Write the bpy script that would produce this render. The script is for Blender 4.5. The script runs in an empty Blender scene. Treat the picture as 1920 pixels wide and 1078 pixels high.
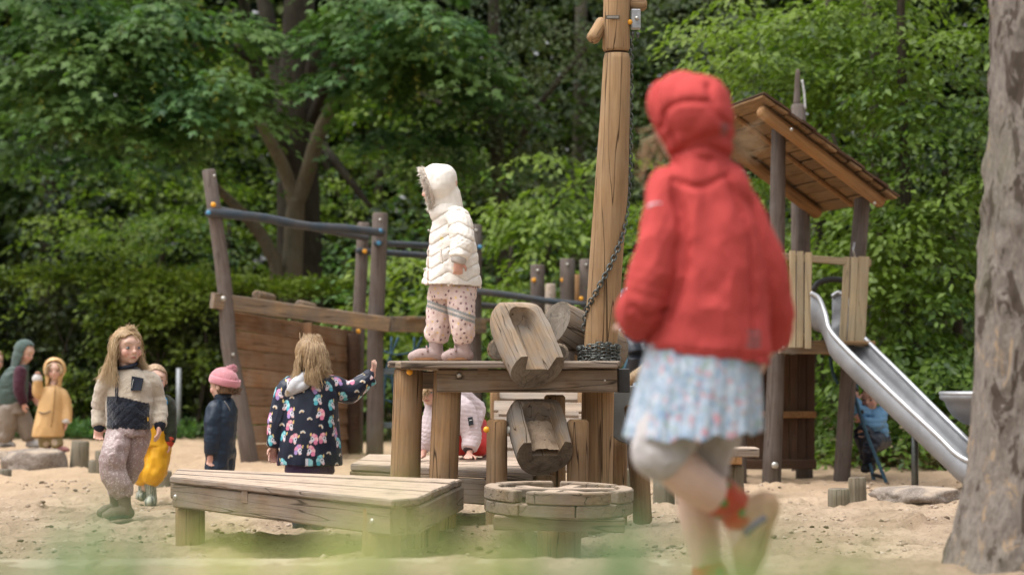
import bpy, bmesh, math, random
import numpy as np
from mathutils import Vector, Matrix, noise as mnoise

# ------------------------------------------------------------------ camera
sc = bpy.context.scene
col = sc.collection
CAM_H = 0.89
FPX = 85.0 / 36.0 * 1920.0
PITCH = math.atan((670 - 539) / FPX)
cam_d = bpy.data.cameras.new('camera')
cam_d.lens = 85.0
cam_d.sensor_width = 36.0
cam_d.clip_start = 0.05
cam_d.clip_end = 600.0
cam_d.dof.use_dof = True
cam_d.dof.focus_distance = 11.9
cam_d.dof.aperture_fstop = 2.8
cam = bpy.data.objects.new('camera', cam_d)
cam.location = (0, 0, CAM_H)
cam.rotation_euler = (math.pi / 2 + PITCH, 0, 0)
col.objects.link(cam)
sc.camera = cam

# ------------------------------------------------------------------ overcast daylight
world = bpy.data.worlds.new('World')
sc.world = world
world.use_nodes = True
wn = world.node_tree
wn.nodes.clear()
sky = wn.nodes.new('ShaderNodeTexSky')
sky.sky_type = 'NISHITA'
sky.sun_disc = False
SUN_EL, SUN_AZ = 66.0, 250.0          # azimuth from +Y, clockwise: high on the left, a little behind the camera
sky.sun_elevation = math.radians(SUN_EL)
sky.sun_rotation = math.radians(SUN_AZ)
sky.air_density = 1.0
sky.dust_density = 4.0
sky.ozone_density = 1.0
hs = wn.nodes.new('ShaderNodeHueSaturation')
hs.inputs['Saturation'].default_value = 0.12   # cloud cover: a nearly grey sky
bg = wn.nodes.new('ShaderNodeBackground')
bg.inputs['Strength'].default_value = 0.14
wo = wn.nodes.new('ShaderNodeOutputWorld')
wn.links.new(sky.outputs[0], hs.inputs['Color'])
wn.links.new(hs.outputs[0], bg.inputs[0])
wn.links.new(bg.outputs[0], wo.inputs[0])
sd = bpy.data.lights.new('sun', 'SUN')
sd.energy = 1.1
sd.angle = math.radians(50)
sd.color = (1.0, 0.96, 0.90)
sun = bpy.data.objects.new('sun', sd)
a = math.radians(SUN_AZ)
e = math.radians(SUN_EL)
sdir = Vector((math.sin(a) * math.cos(e), math.cos(a) * math.cos(e), math.sin(e)))
sun.rotation_euler = sdir.to_track_quat('Z', 'Y').to_euler()
col.objects.link(sun)
sc.view_settings.view_transform = 'Standard'
sc.view_settings.look = 'None'
sc.view_settings.gamma = 1.0
sc.view_settings.exposure = 1.05
sc.cycles.use_denoising = True
sc.cycles.max_bounces = 7
sc.cycles.diffuse_bounces = 2
sc.cycles.glossy_bounces = 3
sc.cycles.transmission_bounces = 4
sc.cycles.transparent_max_bounces = 4

# ------------------------------------------------------------------ helpers
RNG = np.random.default_rng(7)
random.seed(7)
CP, SP = math.cos(PITCH), math.sin(PITCH)

def U(px, py, D):
    """point seen at photo pixel (px, py) that lies D metres ahead of the camera (along +Y)"""
    a = (px - 960.0) / FPX
    b = (539.0 - py) / FPX
    dy = CP - b * SP
    dz = SP + b * CP
    t = D / dy
    return Vector((a * t, D, CAM_H + dz * t))

def GX(px, D):
    return U(px, 670, D).x

WM = {}

def link(o, parent=None, M=None):
    col.objects.link(o)
    M = M.copy() if M is not None else Matrix.Identity(4)
    WM[o] = M
    o.matrix_basis = M
    if parent is not None:
        o.parent = parent
        o.matrix_parent_inverse = WM[parent].inverted()
    return o

def empty(name, loc, label=None, cat=None, group=None):
    o = bpy.data.objects.new(name, None)
    o.empty_display_size = 0.1
    link(o, None, Matrix.Translation(Vector(loc)))
    tag(o, label, cat, group)
    return o

def tag(o, label=None, cat=None, group=None, kind=None):
    if label: o['label'] = label
    if cat: o['category'] = cat
    if group: o['group'] = group
    if kind: o['kind'] = kind
    return o

def mesh_np(name, V, Fq, mat=None, smooth=False):
    """mesh from arrays: V (n,3), Fq list of faces or (m,k) array"""
    me = bpy.data.meshes.new(name)
    V = np.asarray(V, dtype=np.float32)
    if isinstance(Fq, np.ndarray):
        m, k = Fq.shape
        me.vertices.add(len(V))
        me.vertices.foreach_set('co', V.ravel())
        me.loops.add(m * k)
        me.loops.foreach_set('vertex_index', Fq.astype(np.int32).ravel())
        me.polygons.add(m)
        me.polygons.foreach_set('loop_start', np.arange(0, m * k, k, dtype=np.int32))
        me.polygons.foreach_set('loop_total', np.full(m, k, dtype=np.int32))
        me.update(calc_edges=True)
    else:
        me.from_pydata([tuple(v) for v in V.tolist()], [], Fq)
        me.update()
    if mat is not None:
        me.materials.append(mat)
    if smooth:
        me.polygons.foreach_set('use_smooth', np.ones(len(me.polygons), dtype=bool))
    return me

def obj(name, me, parent=None, M=None):
    return link(bpy.data.objects.new(name, me), parent, M)

def put(name, V, Fq, mat, parent=None, M=None, smooth=True):
    return obj(name, mesh_np(name, V, Fq, mat, smooth), parent, M)

def frame(p0, p1, up=(0, 0, 1), axis='Z'):
    """matrix at p0 whose long axis ('Z' or 'X') points to p1"""
    p0, p1 = Vector(p0), Vector(p1)
    w = (p1 - p0).normalized()
    u = Vector(up)
    if abs(w.dot(u)) > 0.97:
        u = Vector((0, 1, 0)) if abs(w.y) < 0.9 else Vector((1, 0, 0))
    s = u.cross(w).normalized()
    t = w.cross(s).normalized()
    if axis == 'Z':
        R = Matrix((s, t, w)).transposed()
    else:
        R = Matrix((w, s, t)).transposed()       # x long, y sideways, z up
    return Matrix.Translation(p0) @ R.to_4x4()

def fbm(V, scale, octaves=3, seed=0.0):
    """vectorised value noise, roughly -1..1"""
    V = np.asarray(V, dtype=np.float64) * scale + seed * 17.31 + 101.0
    out = np.zeros(len(V)); amp = 1.0; tot = 0
    for o in range(octaves):
        P = V * (2 ** o)
        I = np.floor(P).astype(np.int64)
        f = P - I
        f = f * f * (3 - 2 * f)
        acc = np.zeros(len(V))
        for dx in (0, 1):
            for dy in (0, 1):
                for dz in (0, 1):
                    h = (I[:, 0] + dx) * 374761393 + (I[:, 1] + dy) * 668265263 + (I[:, 2] + dz) * 2147483647 + o * 1013
                    h = (h ^ (h >> 13)) * 1274126177
                    h = (h ^ (h >> 16)) & 0xFFFF
                    v = h / 32767.5 - 1.0
                    wx = f[:, 0] if dx else 1 - f[:, 0]
                    wy = f[:, 1] if dy else 1 - f[:, 1]
                    wz = f[:, 2] if dz else 1 - f[:, 2]
                    acc += v * wx * wy * wz
        out += acc * amp; tot += amp; amp *= 0.5
    return out / tot

# ------------------------------------------------------------------ materials
MATS = {}

class NT:
    def __init__(s, name):
        s.m = bpy.data.materials.new(name); s.m.use_nodes = True
        s.t = s.m.node_tree
        s.b = s.t.nodes['Principled BSDF']
        s.out = s.t.nodes['Material Output']
    def n(s, ty, **kw):
        o = s.t.nodes.new(ty)
        for k, v in kw.items():
            if k.startswith('_'): setattr(o, k[1:], v)
            else: s.set(o, k, v)
        return o
    def set(s, o, k, v):
        key = int(k[1:]) if k[0] == 'i' and k[1:].isdigit() else k.replace('_', ' ')
        if isinstance(v, tuple) and len(v) == 2 and hasattr(v[0], 'outputs'):
            s.t.links.new(v[0].outputs[v[1]], o.inputs[key])
        elif hasattr(v, 'outputs'):
            s.t.links.new(v.outputs[0], o.inputs[key])
        else:
            o.inputs[key].default_value = v
    def link(s, a, i, b, j): s.t.links.new(a.outputs[i], b.inputs[j])
    def ramp(s, fac, stops, interp='LINEAR'):
        r = s.t.nodes.new('ShaderNodeValToRGB')
        r.color_ramp.interpolation = interp
        while len(r.color_ramp.elements) < len(stops): r.color_ramp.elements.new(0.5)
        for el, (p, c) in zip(r.color_ramp.elements, stops):
            el.position = p
            el.color = (c, c, c, 1) if isinstance(c, (int, float)) else (c[0], c[1], c[2], 1)
        s.set(r, 'i0', fac)
        return r
    def mix(s, fac, a, b, mode='MIX'):
        m = s.t.nodes.new('ShaderNodeMix'); m.data_type = 'RGBA'; m.blend_type = mode
        for idx, v in ((0, fac), (6, a), (7, b)):
            if isinstance(v, tuple) and len(v) == 2 and hasattr(v[0], 'outputs'):
                s.t.links.new(v[0].outputs[v[1]], m.inputs[idx])
            elif hasattr(v, 'outputs'):
                s.t.links.new(v.outputs[2] if v.bl_idname == 'ShaderNodeMix' else v.outputs[0], m.inputs[idx])
            elif idx and not isinstance(v, (int, float)):
                m.inputs[idx].default_value = (v[0], v[1], v[2], 1)
            else:
                m.inputs[idx].default_value = v if idx == 0 else (v, v, v, 1)
        return m
    def color(s, node, rough=0.8, spec=0.3):
        s.t.links.new(node.outputs[2] if node.bl_idname == 'ShaderNodeMix' else node.outputs[0], s.b.inputs['Base Color'])
        s.b.inputs['Roughness'].default_value = rough
        s.b.inputs['Specular IOR Level'].default_value = spec
    def bump(s, h, strength=0.3, dist=0.01, prev=None):
        b = s.t.nodes.new('ShaderNodeBump')
        b.inputs['Strength'].default_value = strength
        b.inputs['Distance'].default_value = dist
        s.set(b, 'Height', h)
        if prev is not None: s.t.links.new(prev.outputs[0], b.inputs['Normal'])
        s.t.links.new(b.outputs[0], s.b.inputs['Normal'])
        return b
    def objvec(s, scale=(1, 1, 1), rand=True):
        tc = s.n('ShaderNodeTexCoord')
        mp = s.n('ShaderNodeMapping')
        s.link(tc, 'Object', mp, 'Vector')
        mp.inputs['Scale'].default_value = scale
        if rand:
            oi = s.n('ShaderNodeObjectInfo')
            m = s.n('ShaderNodeMath', _operation='MULTIPLY', i1=37.0); s.link(oi, 'Random', m, 0)
            cx = s.n('ShaderNodeCombineXYZ', X=(m, 0), Y=(m, 0), Z=(m, 0))
            s.link(cx, 0, mp, 'Location')
        return mp

def wood(name, light, dark, axis='Z', grey=(0.3, 0.28, 0.26), greyamt=0.35, crack=0.8, sand=0.0, vary=0.25, green=0.0, rough=0.85):
    if name in MATS: return MATS[name]
    s = NT(name)
    st = {'Z': (1, 1, 0.06), 'X': (0.06, 1, 1)}[axis]
    v1 = s.objvec(tuple(60 * c for c in st))
    grain = s.n('ShaderNodeTexNoise', Vector=(v1, 0), Scale=1.0, Detail=6.0, Roughness=0.65)
    v2 = s.objvec((9, 9, 9) if axis == 'Z' else (9, 9, 9))
    blot = s.n('ShaderNodeTexNoise', Vector=(v2, 0), Scale=0.55, Detail=5.0, Roughness=0.6)
    v3 = s.objvec(tuple(c * 26 for c in ((1, 1, 0.035) if axis == 'Z' else (0.035, 1, 1))))
    cr = s.n('ShaderNodeTexNoise', Vector=(v3, 0), Scale=0.8, Detail=1.5, Roughness=0.4, Distortion=0.08)
    base = s.ramp(grain, [(0.30, dark), (0.64, light)])
    v4 = s.objvec(tuple(c * 7 for c in ((1, 1, 0.18) if axis == 'Z' else (0.18, 1, 1))))
    stn = s.n('ShaderNodeTexNoise', Vector=(v4, 0), Scale=1.0, Detail=5.0, Roughness=0.65, Distortion=0.3)
    base = s.mix(s.ramp(stn, [(0.30, 0.5), (0.48, 0.0)]), base, tuple(x * 0.55 for x in dark))
    c = s.mix(s.ramp(blot, [(0.35, 0.0), (0.75, greyamt * 1.6)]), base, grey)
    if green:
        gb = s.n('ShaderNodeTexNoise', Vector=(v2, 0), Scale=0.35, Detail=3.0)
        c = s.mix(s.ramp(gb, [(0.5, 0.0), (0.75, green)]), c, (0.2, 0.21, 0.1))
    crk = s.ramp(cr, [(0.487, 0.0), (0.498, 1.0), (0.502, 1.0), (0.513, 0.0)])
    cm = s.n('ShaderNodeMath', _operation='MULTIPLY', i1=crack); s.link(crk, 0, cm, 0)
    c = s.mix(cm, c, tuple(x * 0.22 for x in dark))
    oi = s.n('ShaderNodeObjectInfo')
    mr = s.n('ShaderNodeMapRange'); s.link(oi, 'Random', mr, 0)
    mr.inputs['To Min'].default_value = 1 - vary; mr.inputs['To Max'].default_value = 1 + vary * 0.7
    c = s.mix(1.0, c, mr, 'MULTIPLY')
    if sand:
        g = s.n('ShaderNodeNewGeometry')
        sx = s.n('ShaderNodeSeparateXYZ'); s.link(g, 'Normal', sx, 0)
        up = s.ramp((sx, 2), [(0.8, 0.0), (0.95, 1.0)])
        pos = s.n('ShaderNodeTexNoise', Scale=9.0, Detail=6.0, Roughness=0.7); s.link(g, 'Position', pos, 'Vector')
        pr = s.ramp(pos, [(0.30, 0.25 * sand), (0.52, sand)])
        mm = s.n('ShaderNodeMath', _operation='MULTIPLY'); s.link(up, 0, mm, 0); s.link(pr, 0, mm, 1)
        sp = s.n('ShaderNodeTexNoise', Scale=140.0, Detail=2.0); s.link(g, 'Position', sp, 'Vector')
        sandc = s.ramp(sp, [(0.3, (0.42, 0.31, 0.23)), (0.7, (0.62, 0.49, 0.38))])
        c = s.mix(mm, c, sandc)
    s.color(c, rough, 0.25)
    h = s.n('ShaderNodeMath', _operation='SUBTRACT'); s.link(grain, 0, h, 0); s.link(cm, 0, h, 1)
    s.bump(h, 0.55, 0.006)
    MATS[name] = s.m
    return s.m

def endgrain(name, light, dark):
    if name in MATS: return MATS[name]
    s = NT(name)
    v = s.objvec((1, 1, 1), rand=False)
    w = s.n('ShaderNodeTexWave', Vector=(v, 0), Scale=22.0, Distortion=5.0, Detail=3.0, _wave_type='RINGS', _rings_direction='Z')
    nz = s.n('ShaderNodeTexNoise', Vector=(v, 0), Scale=14.0, Detail=6.0, Roughness=0.7)
    c = s.mix(s.ramp(w, [(0.0, 0.0), (1.0, 0.22)]), s.ramp(nz, [(0.3, dark), (0.7, light)]), tuple(x * 0.55 for x in dark))
    n5 = s.n('ShaderNodeTexNoise', Vector=(v, 0), Scale=5.0, Detail=4.0, Roughness=0.6)
    c = s.mix(s.ramp(n5, [(0.4, 0.7), (0.6, 0.0)]), c, tuple(x * 0.4 for x in dark))
    n6 = s.n('ShaderNodeTexNoise', Vector=(v, 0), Scale=9.0, Detail=1.0, Distortion=0.6)
    c = s.mix(s.ramp(n6, [(0.487, 0.0), (0.5, 0.5), (0.513, 0.0)]), c, tuple(x * 0.25 for x in dark))
    s.color(c, 0.9, 0.2)
    s.bump(nz, 0.4, 0.005)
    MATS[name] = s.m
    return s.m

def plain(name, c, rough=0.6, spec=0.4, metal=0.0, nscale=30.0, namt=0.25, bump=0.0, bscale=80.0, bdist=0.004, sheen=0.0):
    if name in MATS: return MATS[name]
    s = NT(name)
    v = s.objvec((1, 1, 1))
    nz = s.n('ShaderNodeTexNoise', Vector=(v, 0), Scale=nscale, Detail=5.0, Roughness=0.6)
    c2 = s.mix(s.ramp(nz, [(0.3, 0.0), (0.7, 1.0)]), tuple(x * (1 - namt) for x in c), tuple(min(1, x * (1 + namt * 0.6)) for x in c))
    s.color(c2, rough, spec)
    s.b.inputs['Metallic'].default_value = metal
    if sheen:
        s.b.inputs['Sheen Weight'].default_value = sheen
    if bump:
        b2 = s.n('ShaderNodeTexNoise', Vector=(v, 0), Scale=bscale, Detail=3.0)
        s.bump(b2, bump, bdist)
    MATS[name] = s.m
    return s.m

def vcol(name, rough=0.7, spec=0.3, bump=0.0, bscale=120.0, bdist=0.003, sheen=0.0, namt=0.18, sss=0.0, nscale=25.0):
    """material that takes the print / dye of a cloth from the mesh's 'Col' attribute"""
    if name in MATS: return MATS[name]
    s = NT(name)
    at = s.n('ShaderNodeVertexColor'); at.layer_name = 'Col'
    v = s.objvec((1, 1, 1))
    nz = s.n('ShaderNodeTexNoise', Vector=(v, 0), Scale=nscale, Detail=5.0, Roughness=0.6)
    r = s.ramp(nz, [(0.3, 1 - namt), (0.7, 1.0 + namt * 0.3)])
    c = s.mix(1.0, at, r, 'MULTIPLY')
    s.color(c, rough, spec)
    if sheen: s.b.inputs['Sheen Weight'].default_value = sheen
    if sss:
        s.b.inputs['Subsurface Weight'].default_value = sss
        s.b.inputs['Subsurface Radius'].default_value = (0.012, 0.005, 0.003)
        s.b.inputs['Subsurface Scale'].default_value = 0.6
    if bump:
        b2 = s.n('ShaderNodeTexNoise', Vector=(v, 0), Scale=bscale, Detail=3.0)
        s.bump(b2, bump, bdist)
    MATS[name] = s.m
    return s.m

def leafmat(name, c_dark, c_light, trans=0.35, rough=0.5):
    if name in MATS: return MATS[name]
    s = NT(name)
    g = s.n('ShaderNodeNewGeometry')
    r = s.ramp((g, 'Random Per Island'), [(0.0, c_dark), (1.0, c_light)])
    nz = s.n('ShaderNodeTexNoise', Scale=0.9, Detail=3.0); s.link(g, 'Position', nz, 'Vector')
    c = s.mix(s.ramp(nz, [(0.42, 0.0), (0.60, 0.7)]), r, tuple(0.6 * a + 0.4 * b for a, b in zip(c_light, (0.19, 0.24, 0.03))))
    s.color(c, rough, 0.35)
    tr = s.n('ShaderNodeBsdfTranslucent')
    c2 = s.mix(1.0, c, (1.0, 1.15, 0.55), 'MULTIPLY')
    s.t.links.new(c2.outputs[2], tr.inputs['Color'])
    mx = s.n('ShaderNodeMixShader', i0=trans)
    s.t.links.new(s.b.outputs[0], mx.inputs[1]); s.t.links.new(tr.outputs[0], mx.inputs[2])
    s.t.links.new(mx.outputs[0], s.out.inputs['Surface'])
    MATS[name] = s.m
    return s.m

# ------------------------------------------------------------------ shape helpers
def ring_mesh(C, Uv, Vv, n=16, sup=None, cap=True):
    """loft: ring i = C[i] + cos*U[i] + sin*V[i]; sup = superellipse exponent"""
    C = np.asarray(C, float); Uv = np.asarray(Uv, float); Vv = np.asarray(Vv, float)
    th = np.arange(n) * 2 * math.pi / n
    c, s = np.cos(th), np.sin(th)
    if sup:
        c = np.sign(c) * np.abs(c) ** (2 / sup); s = np.sign(s) * np.abs(s) ** (2 / sup)
    V = (C[:, None, :] + c[None, :, None] * Uv[:, None, :] + s[None, :, None] * Vv[:, None, :]).reshape(-1, 3)
    m = len(C)
    i = np.arange(m - 1)[:, None] * n; j = np.arange(n)[None, :]; jn = (j + 1) % n
    Q = np.stack([i + j, i + jn, i + n + jn, i + n + j], axis=-1).reshape(-1, 4)
    Fq = [tuple(q) for q in Q.tolist()]
    if cap:
        Fq.append(tuple(range(n - 1, -1, -1)))
        Fq.append(tuple(range((m - 1) * n, m * n)))
    return V, Fq

def log(name, p0, p1, r0, r1, mat, parent=None, bends=None, n=14, seg=7, rough=0.03, bev=0.012, flat=None, M=None):
    """a log from p0 to p1 (world), bends = list of (t, dx, dy) local sideways offsets; returns object"""
    p0, p1 = Vector(p0), Vector(p1)
    L = (p1 - p0).length
    Mx = frame(p0, p1, (0, 1, 0))
    ts = [0.0, bev / L] + [k / seg for k in range(1, seg)] + [1 - bev / L, 1.0]
    C, A, B = [], [], []
    bt = [(0, 0, 0)] + sorted(bends) + [(1, 0, 0)] if bends else None
    seed = random.random() * 50
    for k, t in enumerate(ts):
        ox = oy = 0.0
        if bt:
            T = [b[0] for b in bt]
            tt = t
            ox = float(np.interp(tt, T, [b[1] for b in bt])); oy = float(np.interp(tt, T, [b[2] for b in bt]))
        r = r0 + (r1 - r0) * t
        r *= 1 + rough * mnoise.noise((seed, t * L * 4, 0.3))
        if k in (0, len(ts) - 1): r *= max(0.5, 1 - bev / r)
        C.append((ox, oy, t * L)); A.append((r, 0, 0)); B.append((0, r, 0))
    V, Fq = ring_mesh(C, A, B, n)
    d = 1 + rough * fbm(np.column_stack([V[:, 0] * 14, V[:, 1] * 14, V[:, 2] * 2.0]), 1.0, 2, seed)
    cx = np.repeat(np.array(C), n, axis=0)
    V = cx + (V - cx) * d[:, None]
    me = mesh_np(name, V, Fq, mat, True)
    fl = np.ones(len(me.polygons), bool); fl[-2:] = False
    me.polygons.foreach_set('use_smooth', fl)
    if flat:
        me.materials.append(flat)
        me.polygons[len(me.polygons) - 1].material_index = 1
        me.polygons[len(me.polygons) - 2].material_index = 1
    return obj(name, me, parent, Mx)

def plank(name, p0, p1, w, t, mat, parent=None, up=(0, 0, 1), seg=4, wob=0.004, bev=0.006, taper=1.0):
    """board whose centre line runs p0 -> p1, width w sideways, thickness t along up"""
    p0, p1 = Vector(p0), Vector(p1)
    L = (p1 - p0).length
    M = frame(p0, p1, up, 'X')
    hw, ht = w / 2, t / 2
    b = min(bev, ht * 0.6, hw * 0.6)
    sec = [(-hw + b, -ht), (hw - b, -ht), (hw, -ht + b), (hw, ht - b), (hw - b, ht), (-hw + b, ht), (-hw, ht - b), (-hw, -ht + b)]
    V = []
    seed = random.random() * 90
    ks = [k / seg for k in range(seg + 1)]
    for k, tt in enumerate(ks):
        x = tt * L
        f = 1 + (taper - 1) * tt
        for (y, z) in sec:
            e = 0.0
            V.append((x + wob * 0.8 * mnoise.noise((seed + 9, y * 9, z * 9)) * (1 if k in (0, seg) else 0),
                      y * f + wob * mnoise.noise((seed, x * 5, 3 * np.sign(y))), z + wob * 0.7 * mnoise.noise((seed + 5, x * 4, y * 6))))
    Fq = []
    for k in range(seg):
        for j in range(8):
            a = k * 8 + j; c = k * 8 + (j + 1) % 8
            Fq.append((a, c, c + 8, a + 8))
    Fq.append(tuple(range(7, -1, -1))); Fq.append(tuple(range(seg * 8, seg * 8 + 8)))
    return put(name, V, Fq, mat, parent, M, smooth=False)

def prism(name, poly, z0, z1, mat, parent=None, bev=0.006, M=None):
    """flat piece: polygon outline (x,y) extruded z0..z1 with a small bevel on top, wobbled edge"""
    bm = bmesh.new()
    lo = [bm.verts.new((x, y, z0)) for x, y in poly]
    hi = [bm.verts.new((x, y, z1)) for x, y in poly]
    n = len(poly)
    bm.faces.new(lo[::-1]); bm.faces.new(hi)
    for i in range(n):
        bm.faces.new((lo[i], lo[(i + 1) % n], hi[(i + 1) % n], hi[i]))
    bmesh.ops.recalc_face_normals(bm, faces=bm.faces)
    if bev: bmesh.ops.bevel(bm, geom=list(bm.edges), offset=bev, segments=1, affect='EDGES', clamp_overlap=True)
    me = bpy.data.meshes.new(name); bm.to_mesh(me); bm.free()
    me.materials.append(mat)
    return obj(name, me, parent, M)

def knob(name, p, d, r, mat, parent, h=0.01, n=10):
    """domed bolt cap at p facing direction d"""
    M = frame(Vector(p), Vector(p) + Vector(d), (0, 0, 1))
    C = [(0, 0, -h * 0.5), (0, 0, h * 0.3), (0, 0, h * 0.8), (0, 0, h)]
    R = [r, r, r * 0.75, r * 0.3]
    V, Fq = ring_mesh(C, [(x, 0, 0) for x in R], [(0, x, 0) for x in R], n)
    return put(name, V, Fq, mat, parent, M)

def tube_np(P, R, n=8, cap=True):
    """tube along a world polyline"""
    P = np.asarray(P, float); m = len(P)
    R = np.full(m, R) if np.isscalar(R) else np.asarray(R, float)
    T = np.gradient(P, axis=0); T /= np.linalg.norm(T, axis=1)[:, None] + 1e-12
    ref = np.array([0, 0, 1.0]) if abs(T[:, 2]).mean() < 0.8 else np.array([0, 1.0, 0])
    A = np.cross(T, ref); A /= np.linalg.norm(A, axis=1)[:, None] + 1e-12
    B = np.cross(T, A)
    return ring_mesh(P, A * R[:, None], B * R[:, None], n, None, cap)

def smoothpath(pts, k=8):
    """Catmull-Rom through the points"""
    P = np.asarray([tuple(p) for p in pts], float)
    Q = np.vstack([2 * P[0] - P[1], P, 2 * P[-1] - P[-2]])
    out = []
    for i in range(1, len(Q) - 2):
        for t in np.linspace(0, 1, k, endpoint=False):
            a, b, c, d = Q[i - 1], Q[i], Q[i + 1], Q[i + 2]
            out.append(0.5 * ((2 * b) + (-a + c) * t + (2 * a - 5 * b + 4 * c - d) * t * t + (-a + 3 * b - 3 * c + d) * t ** 3))
    out.append(P[-1])
    return np.array(out)

def tube(name, pts, r, mat, parent=None, n=8, k=6, cap=True):
    P = smoothpath(pts, k) if len(pts) > 2 else np.asarray([tuple(p) for p in pts], float)
    if not np.isscalar(r) and len(r) == len(pts): r = np.interp(np.linspace(0, 1, len(P)), np.linspace(0, 1, len(r)), r)
    V, Fq = tube_np(P, r, n, cap)
    return put(name, V, Fq, mat, parent)
# ------------------------------------------------------------------ the ground
def sstep(a, b, x):
    t = np.clip((x - a) / (b - a), 0, 1)
    return t * t * (3 - 2 * t)

_frng = np.random.default_rng(77)
FOOT = [(_frng.uniform(-3.2, 3.4), _frng.uniform(9.3, 17.5), _frng.uniform(0, 3.14), _frng.uniform(.010, .026)) for _ in range(420)]

def ground_z(x, y):
    x = np.atleast_1d(np.asarray(x, float)); y = np.atleast_1d(np.asarray(y, float))
    P = np.column_stack([x, y, np.zeros_like(x)])
    z = 0.030 * fbm(P, 0.9, 3, 1) + 0.050 * fbm(P, 3.4, 3, 2) * sstep(8.0, 9.5, y) + 0.022 * fbm(P, 10.0, 3, 3) + 0.020 * (0.35 - np.abs(fbm(P, 7.0, 3, 6))) * sstep(8.6, 9.6, y)
    z += 0.20 * (1 - sstep(8.35, 9.3, y)) + 0.10 * (1 - sstep(4.5, 8.0, y)) + 0.16 * (1 - sstep(1.0, 4.0, y))
    def heap(cx, cy, r, h):
        d = np.hypot(x - cx, y - cy)
        return h * np.exp(-(d / r) ** 2)
    z += heap(-0.12, 11.3, 0.28, 0.11) + heap(0.72, 11.7, 0.5, 0.08) + heap(0.25, 11.05, 0.36, -0.07)
    z += heap(-1.0, 10.9, 0.4, -0.05) + heap(-0.56, 9.9, 0.30, 0.075) + heap(-4.25, 20.6, 1.0, 0.10) + heap(2.0, 13.4, 0.5, 0.03) + heap(1.3, 9.6, 0.8, 0.07)
    z += heap(2.9, 14.2, 0.4, 0.03)
    for (fx, fy, fa, fd) in FOOT:                 # trodden footprints with a pushed-up rim
        w = np.nonzero((np.abs(x - fx) < .2) & (np.abs(y - fy) < .2))[0]
        if len(w) == 0: continue
        dx, dy = x[w] - fx, y[w] - fy
        a_ = (dx * math.cos(fa) + dy * math.sin(fa)) / .085; b_ = (-dx * math.sin(fa) + dy * math.cos(fa)) / .042
        q = a_ * a_ + b_ * b_
        z[w] += -fd * np.exp(-q * q) + .45 * fd * np.exp(-((np.sqrt(q) - 1.35) / .35) ** 2)
    return z

def gz(x, y):
    return float(ground_z(x, y)[0])

xs = np.concatenate([np.linspace(-60, -8, 14)[:-1], np.linspace(-8, -5, 40)[:-1], np.linspace(-5, -2.8, 50)[:-1], np.linspace(-2.8, 2.8, 320)[:-1], np.linspace(2.8, 5, 50)[:-1], np.linspace(5, 8, 40)[:-1], np.linspace(8, 60, 14)])
ys = np.concatenate([np.linspace(-8, 7, 40)[:-1], np.linspace(7, 9.8, 50)[:-1], np.linspace(9.8, 15.5, 300)[:-1], np.linspace(15.5, 16, 8)[:-1], np.linspace(16, 30, 160)])
XX, YY = np.meshgrid(xs, ys)
ZZ = ground_z(XX.ravel(), YY.ravel())
Vg = np.column_stack([XX.ravel(), YY.ravel(), ZZ])
nx = len(xs)
ii = (np.arange(len(ys) - 1)[:, None] * nx + np.arange(nx - 1)[None, :]).ravel()
Fg = np.column_stack([ii, ii + 1, ii + nx + 1, ii + nx])
s = NT('sand')
g = s.n('ShaderNodeNewGeometry')
n1 = s.n('ShaderNodeTexNoise', Scale=1.3, Detail=6.0, Roughness=0.62); s.link(g, 'Position', n1, 'Vector')
mp = s.n('ShaderNodeMapping'); s.link(g, 'Position', mp, 'Vector'); mp.inputs['Scale'].default_value = (1, 0.45, 1)
n2 = s.n('ShaderNodeTexNoise', Vector=(mp, 0), Scale=26.0, Detail=5.0, Roughness=0.7)
n3 = s.n('ShaderNodeTexNoise', Scale=220.0, Detail=2.0); s.link(g, 'Position', n3, 'Vector')
c = s.mix(s.ramp(n1, [(0.35, 0.0), (0.65, 1.0)]), (0.285, 0.205, 0.14), (0.475, 0.365, 0.265))
c = s.mix(s.ramp(n2, [(0.50, 0.0), (0.68, 0.65)]), c, (0.20, 0.145, 0.105))
c = s.mix(s.ramp(n3, [(0.3, 0.35), (0.55, 0.0)]), c, (0.28, 0.2, 0.14))
# darker crumbs of bark and soil strewn on the sand
vo = s.n('ShaderNodeTexVoronoi', Scale=22.0); s.link(g, 'Position', vo, 'Vector')
c = s.mix(s.ramp((vo, 'Distance'), [(0.08, 0.85), (0.14, 0.0)]), c, (0.10, 0.075, 0.06))
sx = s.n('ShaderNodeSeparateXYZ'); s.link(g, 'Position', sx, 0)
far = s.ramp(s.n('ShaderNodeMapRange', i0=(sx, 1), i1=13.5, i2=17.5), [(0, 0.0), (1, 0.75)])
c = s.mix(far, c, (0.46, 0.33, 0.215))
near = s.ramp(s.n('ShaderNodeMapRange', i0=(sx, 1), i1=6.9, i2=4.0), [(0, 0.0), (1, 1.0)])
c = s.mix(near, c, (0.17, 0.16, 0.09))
s.color(c, 0.95, 0.12)
b1 = s.bump(n2, 0.7, 0.03)
s.bump(n3, 0.5, 0.004, b1)
MATS['sand'] = s.m
tag(put('sand', Vg, Fg, s.m, smooth=True), kind='structure')

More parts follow.
